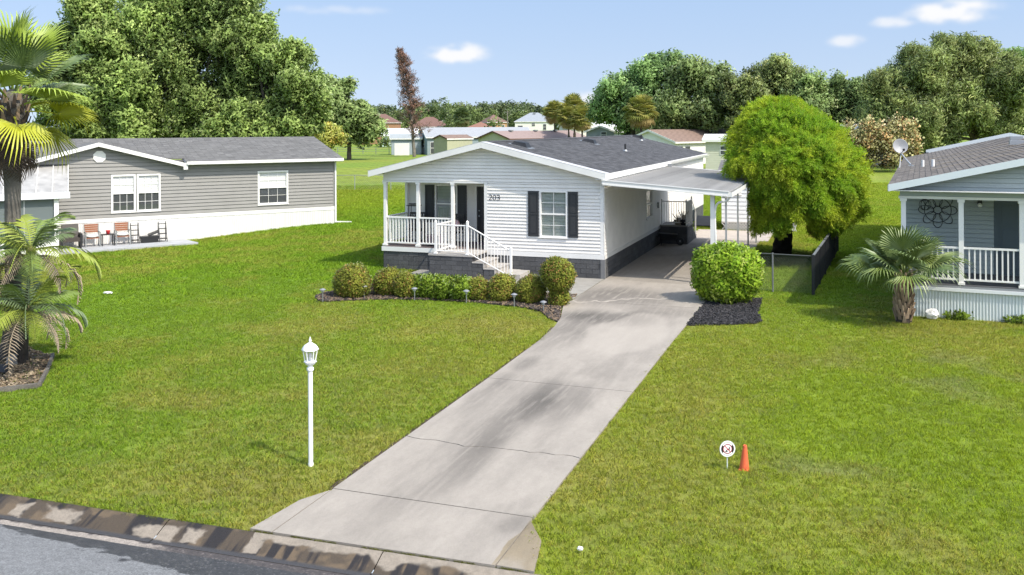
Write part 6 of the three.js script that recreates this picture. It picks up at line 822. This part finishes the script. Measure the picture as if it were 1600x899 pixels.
// fan palms
function fanLeaf(seed, seg, R, span, petiole, droop, split = 0.55) { // petiole along +x, blade at its end
  const r = rng(seed), p = [], push = (...v) => v.forEach(q => p.push(...q)); const y0 = petiole * 0.06;
  for (let k = 0; k < seg; k++) { const a0 = (k / seg - 0.5) * span, a1 = ((k + 1) / seg - 0.5) * span, am = (a0 + a1) / 2, L = R * (1 - 0.22 * Math.pow(Math.abs(am) / (span / 2), 2)) * (0.9 + 0.16 * r()), rs = L * (split + 0.1 * (r() - 0.5));
    const pt = (a, rr, lift) => { const f = rr / R; return [petiole + Math.cos(a) * rr, y0 + lift + 0.12 * R * Math.sin(f * 2.2) * Math.abs(Math.cos(a)) - droop * R * f * f * f + 0.16 * R * Math.abs(Math.sin(a)) * f, Math.sin(a) * rr]; };
    const w = (a1 - a0) * 0.5, O = pt(am, 0.02, 0), A = pt(a0, rs, -0.012 * R), Mm = pt(am, rs, 0.02 * R), B = pt(a1, rs, -0.012 * R), q0 = pt(am - w * 0.35, L * 0.84, -0.004), q1 = pt(am + w * 0.35, L * 0.84, -0.004), T = pt(am + (r() - 0.5) * w * 0.7, L, -0.06 * R * r() - droop * R * 0.25 * r());
    push(O, A, Mm, O, Mm, B, A, q0, Mm, Mm, q1, B, q0, q1, Mm, q0, T, q1); }
  const s = 6; for (let k = 0; k < s; k++) { const x0 = petiole * k / s, x1 = petiole * (k + 1) / s, f = v => y0 * Math.pow(v / petiole, 1) + petiole * 0.05 * Math.sin(v / petiole * 3.1), w0 = lerp(0.03, 0.014, k / s) * R, w1 = lerp(0.03, 0.014, (k + 1) / s) * R; push([x0, f(x0), -w0], [x1, f(x1), -w1], [x1, f(x1), w1], [x0, f(x0), -w0], [x1, f(x1), w1], [x0, f(x0), w0], [x0, f(x0) - w0, 0], [x1, f(x1) - w1, 0], [x1, f(x1), w1], [x0, f(x0) - w0, 0], [x1, f(x1), w1], [x0, f(x0), w0]); }
  const g = new THREE.BufferGeometry(); g.setAttribute('position', new THREE.Float32BufferAttribute(p, 3)); g.computeVertexNormals(); return metric(clean(g));
}
function frondMesh(parent, name, g, m, pos, az, el, roll = 0, s = 1) { const o = new THREE.Mesh(g, m); o.name = name; o.position.set(...pos); o.rotation.set(roll, az, el, 'YZX'); o.scale.setScalar(s); o.castShadow = o.receiveShadow = true; parent.add(o); return o; }
{ // tall fan palm
  const t = thing('fan_palm', 'tall fan palm with yellow-green fronds and shaggy trunk top', 'palm tree', [-1.62, 0, 14.42]); const r = rng(501);
  part(t, 'trunk', lathe([[0.27, -0.05], [0.25, 0.3], [0.19, 0.8], [0.165, 1.6], [0.16, 2.6], [0.165, 3.7], [0.19, 4.3], [0.24, 4.9], [0.26, 5.5], [0.2, 5.9], [0, 6.0]], 16), M.barkGrey);
  for (let k = 0; k < 70; k++) { const a = k * 2.4, y = 4.35 + k * 0.021, rad = 0.21 + 0.06 * sstep(4.3, 5.1, y); const b = part(t, 'leaf_base', hexa([[-0.05, 0, -0.012], [0.05, 0, -0.012], [0.05, 0, 0.02], [-0.05, 0, 0.02], [-0.018, 0.3, 0.09], [0.018, 0.3, 0.09], [0.018, 0.3, 0.11], [-0.018, 0.3, 0.11]]), k % 3 ? M.bootDark : M.boot[0]); b.position.set(Math.sin(a) * rad, y, Math.cos(a) * rad); b.rotation.y = a; }
  const G = [fanLeaf(1, 38, 0.95, 4.2, 0.85, 0.10, 0.5), fanLeaf(2, 38, 0.95, 4.0, 0.85, 0.3, 0.48), fanLeaf(3, 36, 0.9, 3.8, 0.75, 0.55, 0.45)];
  const place = (az, el, v, m, s = 1, y = 5.35, roll = 0) => frondMesh(t, 'frond', G[v], m, [0, y, 0], az, el, roll, s);
  for (let k = 0; k < 21; k++) { const u = k / 21, az = k * 2.399 + r() * 0.3, el = lerp(1.35, -0.55, Math.pow(u, 0.9)) + (r() - 0.5) * 0.2; place(az, el, u < 0.45 ? 0 : u < 0.8 ? 1 : 2, u > 0.66 ? M.fanYellow : k % 3 === 2 ? M.fanGreen : M.fanBright, 1.0 + 0.2 * r(), 5.85 - u * 0.5, (r() - 0.5) * 0.7); }
  for (let k = 0; k < 4; k++) place(k * 1.57 + r(), -0.95 - r() * 0.35, 2, k % 3 ? M.deadFrond : M.bootDark, 0.8, 5.15, (r() - 0.5));
}
function pinnate(seed, L, n, leaf, arch) { const r = rng(seed), p = [], P = s => [L * Math.sin(s * 1.35) * 0.86, L * (0.55 * s - arch * s * s), 0]; for (let k = 2; k < n; k++) { const s = k / n, c = P(s), c2 = P(Math.min(1, s + 0.03)); for (const sd of [-1, 1]) { const l = leaf * Math.sin(Math.PI * clamp(0.15 + s * 0.82)) * (0.85 + 0.3 * r()), w = 0.014; const tip = [c[0] + l * 0.55, c[1] - l * 0.25 - l * 0.2 * r(), c[2] + sd * l * 0.82], md = [lerp(c[0], tip[0], 0.5), lerp(c[1], tip[1], 0.5) + l * 0.1, lerp(c[2], tip[2], 0.5)]; p.push(c[0] - w, c[1], c[2], c[0] + w, c[1] + 0.004, c[2], md[0] + w, md[1], md[2], c[0] - w, c[1], c[2], md[0] + w, md[1], md[2], md[0] - w, md[1], md[2], md[0] - w, md[1], md[2], md[0] + w, md[1], md[2], ...tip); } } let g = new THREE.BufferGeometry(); g.setAttribute('position', new THREE.Float32BufferAttribute(p, 3)); g.computeVertexNormals(); return metric(join([g, tube([0, 0.25, 0.5, 0.75, 1].map(P), 0.011, 10, 5)])); }
{ // clump of small feather palms
  const r = rng(601), G = [pinnate(1, 1.15, 30, 0.30, 0.62), pinnate(2, 1.25, 32, 0.32, 0.85), pinnate(3, 1.0, 28, 0.28, 0.5)], D = [pinnate(4, 1.15, 26, 0.26, 1.0), pinnate(5, 1.0, 24, 0.24, 0.9)];
  const green = [mat(0.20, 0.28, 0.07, 0.5, { ...double, map: M_MID }), mat(0.28, 0.34, 0.05, 0.5, { ...double, map: M_MID }), mat(0.16, 0.22, 0.10, 0.5, { ...double, map: M_MID })];
  [[-1.2, 14.55, -0.85, 14.65, 2.35, 'feather palm with the tallest stem beside the fan palm trunk'], [-1.05, 14.75, -0.55, 15.0, 1.15, 'short leaning feather palm with drooping dead fronds'], [-1.75, 14.9, -2.2, 15.2, 1.7, 'feather palm crowded behind the fan palm trunk']].forEach(([x0, z0, x1, z1, h, lab], i) => {
    const t = thing('feather_palm', lab, 'palm tree', [x0, 0, z0], 0, 'feather palms in the timber-edged bed'), top = [x1 - x0, h, z1 - z0]; part(t, 'trunk', limbs([0, -0.05, 0], [top[0] * 0.4, h * 0.55, top[2] * 0.4], [[top[0], h + 0.05, top[2]]], 0.085), M.bark); part(t, 'crownshaft', lathe([[0.05, -0.1], [0.09, 0.0], [0.1, 0.12], [0.04, 0.22]], 10).translate(...top), M.boot[0]);
    for (let k = 0; k < 19; k++) { const az = k * 2.399 + r() * 0.4, el = lerp(0.75, -0.35, k / 19) + (r() - 0.5) * 0.2; frondMesh(t, 'frond', G[k % 3], green[(k + i) % 3], [top[0], top[1] + 0.12, top[2]], az, el, (r() - 0.5) * 0.5, 1.1 + 0.35 * r()); }
    for (let k = 0; k < 8; k++) frondMesh(t, 'dead_frond', D[k % 2], M.deadFrond, [top[0], top[1], top[2]], k * 0.8 + r(), -0.05 - r() * 0.4, (r() - 0.5) * 0.8, 0.95 + 0.4 * r()); });
}
{ // cabbage palm before the sage house
  const t = thing('cabbage_palm', 'young cabbage palm with shaggy boot trunk beside the sage porch', 'palm tree', [17.16, 0, 4.1]), r = rng(701);
  part(t, 'trunk', lathe([[0.2, -0.05], [0.19, 0.3], [0.17, 0.8], [0.13, 1.15], [0, 1.25]], 14), M.bark);
  for (let k = 0; k < 84; k++) { const a = k * 2.4, y = 0.02 + k * 0.0128, rad = lerp(0.175, 0.13, k / 84), w = 0.05, L = 0.22 + 0.1 * r(); const b = part(t, 'leaf_base', hexa([[-w, 0, -0.015], [w, 0, -0.015], [w, 0, 0.025], [-w, 0, 0.025], [-w * 0.4, L, 0.07 + 0.06 * r()], [w * 0.4, L, 0.07], [w * 0.4, L, 0.10], [-w * 0.4, L, 0.12]]), M.boot[Math.floor(r() * 3)]); b.position.set(Math.sin(a) * rad, y, Math.cos(a) * rad); b.rotation.y = a + (r() - 0.5) * 0.4; }
  const G = [fanLeaf(11, 34, 0.78, 4.3, 0.75, 0.25, 0.42), fanLeaf(12, 34, 0.78, 4.4, 0.85, 0.55, 0.4), fanLeaf(13, 32, 0.7, 4.2, 0.7, 0.1, 0.45)];
  const ms = [M.fanGreen, M.fanSage, mat(0.20, 0.265, 0.06, 0.4, { ...double, map: M_MID })]; for (let k = 0; k < 24; k++) { const u = k / 24, az = k * 2.399 + (r() - 0.5) * 0.5, el = lerp(1.25, 0.12, Math.pow(u, 0.8)) + (r() - 0.5) * 0.2; frondMesh(t, 'frond', G[u < 0.3 ? 2 : u < 0.65 ? 0 : 1], ms[k % 3], [0, 1.15, 0], az, el, (r() - 0.5) * 0.9, 0.84 + 0.28 * r()); }
}
{ // distant cabbage palms
  const fan = [fanLeaf(21, 16, 0.72, 4.4, 0.85, 0.25, 0.5)], pal = (px, top, depth, R, lab, cols, hide) => { const p = at(px, 200, depth), c = at(px, top, depth), t = thing('far_palm', lab, 'palm tree', [p.x, 0, p.z], 0, 'cabbage palms behind the roofs'); const r = rng(px), y = c.y; part(t, 'trunk', limbs([0, 0, 0], [0.1, y * 0.5, 0], [[0, y, 0]], 0.3), M.bark); const n = 110, im = new THREE.InstancedMesh(fan[0], M.leaf, n), m = new THREE.Matrix4(), col = new THREE.Color(); for (let k = 0; k < n; k++) { const e = new THREE.Euler((r() - 0.5) * 0.8, k * 2.399, lerp(1.5, -1.3, Math.pow(k / n, 0.85)) + (r() - 0.5) * 0.2, 'YZX'), s = R / 1.25 * (0.85 + 0.3 * r()); m.compose(V3(0, y, 0), new THREE.Quaternion().setFromEuler(e), V3(s, s, s)); im.setMatrixAt(k, m); const q = cols[k > n * 0.72 ? 2 : k % 2], v = 0.8 + 0.4 * r(); im.setColorAt(k, col.setRGB(q[0] * v, q[1] * v, q[2] * v)); } im.name = 'crown'; im.userData.kind = 'stuff'; im.castShadow = true; t.add(im); };
  const C1 = [[0.24, 0.27, 0.05], [0.36, 0.34, 0.07], [0.42, 0.33, 0.13]]; pal(866, 176, 170, 1.9, 'slender cabbage palm beside the two-storey house', C1); pal(897, 172, 165, 2.4, 'tallest cabbage palm of the pair behind the olive roof', C1); pal(909, 186, 160, 2.0, 'lower cabbage palm crowded beside the tallest one', C1); pal(888, 184, 162, 1.8, 'small cabbage palm tucked behind the olive roof', C1); pal(1001, 176, 128, 2.1, 'round-headed cabbage palm before the dark oak', C1); pal(722, 183, 280, 2.6, 'far cabbage palm among the red roofs', [[0.11, 0.17, 0.05], [0.15, 0.2, 0.06], [0.2, 0.2, 0.08]]);
}

// bright green weeping tree: hanging sprays over an egg-shaped crown
{
  const t = thing('weeping_cypress', 'bright yellow-green weeping conifer beside the carport', 'tree', [13.4, 0, -7.95]), r = rng(801);
  const spray = (() => { const q = rng(81), p = []; for (let k = 0; k < 30; k++) { const u = k / 30, y = -u * 0.5, a = q() * 6.28, l = lerp(0.13, 0.05, u) * (0.7 + 0.6 * q()), x = Math.cos(a) * l, z = Math.sin(a) * l, w = 0.016, b = q() * 6.28, wx = Math.cos(b) * w, wz = Math.sin(b) * w, x0 = 0.05 * Math.sin(u * 3), dy = (q() - 0.75) * 0.10; p.push(x0 - wx, y, -wz, x0 + wx, y, wz, x0 + x, y + dy, z, x0 - wx * 0.7, y + 0.015, -wz * 0.7, x0 + x * 0.75 + wz, y + dy - 0.03, z * 0.75 - wx, x0 + x * 1.15, y + dy - 0.07, z * 1.15); } const g = new THREE.BufferGeometry(); g.setAttribute('position', new THREE.Float32BufferAttribute(p, 3)); g.computeVertexNormals(); return clean(g); })();
  part(t, 'trunk', limbs([0, -0.1, 0], [0.1, 1.3, 0], [[-1.2, 3.2, 0.3], [0.3, 4.9, 0.1], [1.3, 3.6, -0.3], [0.2, 3.5, 1.2], [0.8, 4.2, -0.8], [-0.5, 4.2, -0.6], [1.5, 2.4, 0.5], [-1.3, 2.2, -0.3]], 0.36), mat(0.05, 0.042, 0.036, 0.95, { map: M_HARD, bumpMap: grain(0.3, 83), bumpScale: 0.03 }));
  // outline of the crown: half-width against height, leaning to one side
  const prof = [[0.7, 0.9], [1.2, 1.75], [1.6, 2.2], [2.2, 2.52], [3.0, 2.62], [3.6, 2.52], [4.2, 2.28], [4.8, 1.85], [5.25, 1.4], [5.6, 0.9], [5.85, 0.35]], hw = y => { for (let i = 1; i < prof.length; i++) if (y <= prof[i][0]) return lerp(prof[i - 1][1], prof[i][1], (y - prof[i - 1][0]) / (prof[i][0] - prof[i - 1][0])); return 0.1; };
  const cx = y => y > 3 ? 0.55 - 0.2 * (y - 3) : y > 2 ? 0.6 : 0.6 - 0.35 * (2 - y); const list = [], m = new THREE.Matrix4(), q = new THREE.Quaternion(), c = new THREE.Color();
  const n = 34000; for (let k = 0; k < n; k++) { const y = 1.05 + 4.85 * Math.pow(r(), 0.95), a = r() * 6.283, nz = fbm(a * 2.2 / 1 + 30, y * 1.5, 3, 85), lump = 0.74 + 0.42 * nz + 0.16 * (fbm(a * 6, y * 4, 2, 87) - 0.5) * 2, inside = Math.pow(r(), 0.35); if (y < 1.75 && fbm(a * 2.4, 2, 2, 89) < 0.36 + 0.5 * (1.75 - y)) continue; const R = 0.93 * hw(y) * lump * lerp(0.55, 1.0, inside), x = cx(y) + Math.cos(a) * R, z = Math.sin(a) * R * 1.2 + 1.3; if (13.4 + x < 12.62 && y < 3.3) continue; const hang = sstep(3.1, 5.4, y + 0.9 * Math.cos(a) + 0.8 * (nz - 0.5)), dv = V3(Math.cos(a) * 0.75 + (r() - 0.5) * 0.5, lerp(-1.1, 0.85, hang) + (r() - 0.5) * 0.3, Math.sin(a) * 0.75 + (r() - 0.5) * 0.5).normalize(); q.setFromUnitVectors(V3(0, -1, 0), dv).multiply(new THREE.Quaternion().setFromAxisAngle(V3(0, 1, 0), r() * 6.28)); const s = 0.6 + 0.7 * r(); m.compose(V3(x, y + 0.22 * (1 - hang) - 0.12 * hang, z), q, V3(s, s * (0.6 + 0.4 * r()), s)); const gold = sstep(0.35, 0.7, fbm(a * 3.1 + 5, y * 2.2, 3, 91)) * 0.6 + 0.4 * r(), br = inside < 0.45 && r() < 0.6; const A = [0.24, 0.43, 0.018], B = [0.52, 0.58, 0.033], D = [0.42, 0.32, 0.15], v = 0.78 + 0.45 * r(), K = br ? D : [0, 1, 2].map(i => lerp(A[i], B[i], gold)); list.push([m.clone(), K[0] * v, K[1] * v, K[2] * v]); }
  const im = new THREE.InstancedMesh(spray, M.leaf, list.length); list.forEach(([mm, R, G, B], k) => { im.setMatrixAt(k, mm); im.setColorAt(k, c.setRGB(R, G, B)); }); im.name = 'crown'; im.userData.kind = 'stuff'; im.castShadow = im.receiveShadow = true; t.add(im); leafTotal += list.length;
}

// clipped shrubs
function shrub(name, label, pos, blobs, o) { const t = thing(name, label, o.cat || 'shrub', pos, 0, o.group), tips = blobs.map(b => [b[0] * 0.8, b[1], b[2] * 0.8]); part(t, 'stem', limbs([0, -0.05, 0], [0, 0.1, 0], tips, o.stem || 0.03, 5), M.bark); part(t, 'dark_core', blobs.map(b => { const g = new THREE.IcosahedronGeometry(b[3] * 0.78, 2); g.scale(1, o.sq || 1, 1); return g.translate(b[0], b[1], b[2]); }), mat(0.035, 0.035, 0.018, 1));  // a solid dark ball fills the inside of each leafy lobe
  const r = rng(o.seed), geo = o.geo || SMALL, list = [], m = new THREE.Matrix4(), q = new THREE.Quaternion(), c = new THREE.Color(); blobs.forEach((b, bi) => { const n = Math.round((o.n || 2600) * b[3] * b[3]); for (let k = 0; k < n; k++) { const d = V3(r() * 2 - 1, r() * 2 - 1, r() * 2 - 1); if (d.lengthSq() > 1) continue; d.normalize(); const bump = 0.93 + 0.16 * (fbm(d.x * 3 + bi * 7 + 20, d.y * 3 + d.z * 2.3 + 20, 3, o.seed) - 0.5) * 2, rr = b[3] * bump * lerp(0.78, 1.0, Math.pow(r(), 0.5)) + (r() < 0.12 ? 0.02 + 0.09 * r() * r() : 0); const p = [b[0] + d.x * rr, b[1] + d.y * rr * (o.sq || 1), b[2] + d.z * rr]; if (p[1] < 0.04) continue; if (blobs.some((e, j) => j !== bi && Math.hypot(p[0] - e[0], (p[1] - e[1]) / (o.sq || 1), p[2] - e[2]) < e[3] * 0.75)) continue; q.setFromUnitVectors(V3(0, 1, 0), V3(d.x, d.y + 0.4, d.z).normalize()).multiply(new THREE.Quaternion().setFromEuler(new THREE.Euler((r() - 0.5) * 0.9, r() * 6.28, (r() - 0.5) * 0.9))); const s = 0.7 + 0.6 * r(); m.compose(V3(...p), q, V3(s, s, s)); const g = clamp(fbm(d.x * 2.2 + 9, d.z * 2.2 + d.y * 1.7 + 9, 3, o.seed + 3) * 1.2 - 0.1 + (r() - 0.5) * 0.5), v = 0.7 + 0.55 * r(), K = o.third && r() < o.thirdP ? o.third : [0, 1, 2].map(i => lerp(o.cols[0][i], o.cols[1][i], g)); list.push([m.clone(), K[0] * v, K[1] * v, K[2] * v]); } });
  const im = new THREE.InstancedMesh(geo, M.leaf, list.length); list.forEach(([mm, R, G, B], k) => { im.setMatrixAt(k, mm); im.setColorAt(k, c.setRGB(R, G, B)); }); im.name = 'foliage'; im.userData.kind = 'stuff'; im.castShadow = im.receiveShadow = true; t.add(im); leafTotal += list.length; return t; }
{
  const ol = { cols: [[0.17, 0.225, 0.025], [0.38, 0.38, 0.05]], third: [0.40, 0.23, 0.07], thirdP: 0.12, n: 13500, group: 'clipped shrubs along the front path' };
  shrub('round_shrub', 'largest round olive shrub at the lawn tip of the bed', [1.75, 0.02, 5.35], [[0, 0.46, 0, 0.5], [0.12, 0.36, 0.1, 0.44], [-0.15, 0.36, 0.05, 0.4]], { ...ol, seed: 901 });
  shrub('round_shrub', 'round olive shrub touching its smaller twin behind a path light', [2.7, 0.02, 4.75], [[0, 0.38, 0, 0.42], [-0.12, 0.3, 0.05, 0.36]], { ...ol, seed: 902 });
  shrub('round_shrub', 'small round olive shrub at the end of the leafy hedge', [3.32, 0.02, 4.9], [[0, 0.33, 0, 0.36], [0.05, 0.26, 0, 0.32]], { ...ol, seed: 903 });
  const hb = []; for (let k = 0; k < 6; k++) hb.push([-0.72 + k * 0.29, 0.26 + 0.02 * (k % 2), 0.06 * (k % 2), 0.34]); shrub('low_hedge', 'low bright green leafy hedge between the round shrubs', [4.4, 0.02, 4.75], hb, { cols: [[0.20, 0.32, 0.025], [0.37, 0.47, 0.045]], third: [0.45, 0.5, 0.1], thirdP: 0.06, n: 6400, geo: BROAD, seed: 904, cat: 'hedge', sq: 0.92 });
  shrub('round_shrub', 'low round olive shrub between hedge and stair foot', [5.55, 0.02, 4.65], [[0, 0.28, 0, 0.34], [0.1, 0.25, 0.05, 0.3]], { ...ol, seed: 905 });
  shrub('round_shrub', 'round olive shrub below the stair railing', [6.3, 0.02, 4.6], [[0, 0.34, 0, 0.40], [-0.08, 0.27, 0.08, 0.34]], { ...ol, seed: 906 });
  shrub('round_shrub', 'round olive shrub with a darker side beside the topiary', [7.18, 0.02, 4.55], [[0, 0.33, 0, 0.42], [-0.1, 0.28, 0.05, 0.36]], { ...ol, seed: 907 });
  shrub('topiary_shrub', 'topiary shrub with a ball on a bare stem over a low tuft', [8.02, 0.02, 4.75], [[0, 0.87, 0, 0.44], [0.06, 0.82, 0.03, 0.42], [-0.05, 0.92, 0, 0.4], [0.02, 0.52, 0, 0.26], [0.05, 0.17, 0, 0.27]], { ...ol, seed: 908 });
  const bb = []; for (const [x, y, z, R] of [[-0.35, 0.95, 0, 0.55], [0.35, 0.95, 0, 0.58], [0, 1.02, 0.15, 0.6], [-0.38, 0.55, 0.1, 0.5], [0.4, 0.6, 0.05, 0.5], [0, 0.55, 0.3, 0.52], [0, 0.8, -0.35, 0.6], [0.55, 1.12, 0, 0.36], [-0.5, 1.14, 0, 0.36], [0, 1.28, 0, 0.34], [0.3, 0.95, 0.35, 0.45], [-0.3, 0.95, 0.35, 0.45]]) bb.push([x, y, z, R]);
  shrub('boxy_bush', 'big boxy bright green bush beside the driveway', [12.5, 0.02, 2.7], bb, { cols: [[0.24, 0.40, 0.018], [0.44, 0.57, 0.04]], third: [0.52, 0.6, 0.12], thirdP: 0.08, n: 5200, geo: leafClump(9, 12, 0.12, 0.095, 0.062, 0.6), seed: 909, cat: 'bush' });
  // a few weeds by skirtings
  const wc = [[0.15, 0.25, 0.02], [0.26, 0.36, 0.03]]; [[18.5, 3.3], [19.9, 3.4]].forEach(([x, z], k) => shrub('weed_clump', ['leafy weeds near the white stone at the skirting', 'leafy weeds under the sage porch door'][k], [x, 0, z], [[0, 0.04, 0, 0.10], [0.16, 0.03, 0.02, 0.09], [-0.2, 0.02, 0, 0.08]], { cols: wc, seed: 930 + k, geo: BROAD, n: 4200, cat: 'weeds', group: 'weeds along the skirting' }));
}
growGrass();
console.log('leaf clumps', leafTotal);
for (const o of scene.children) o.traverse(c => { if (c.isMesh) { c.castShadow = true; c.receiveShadow = true; } });
renderer.render(scene, camera);
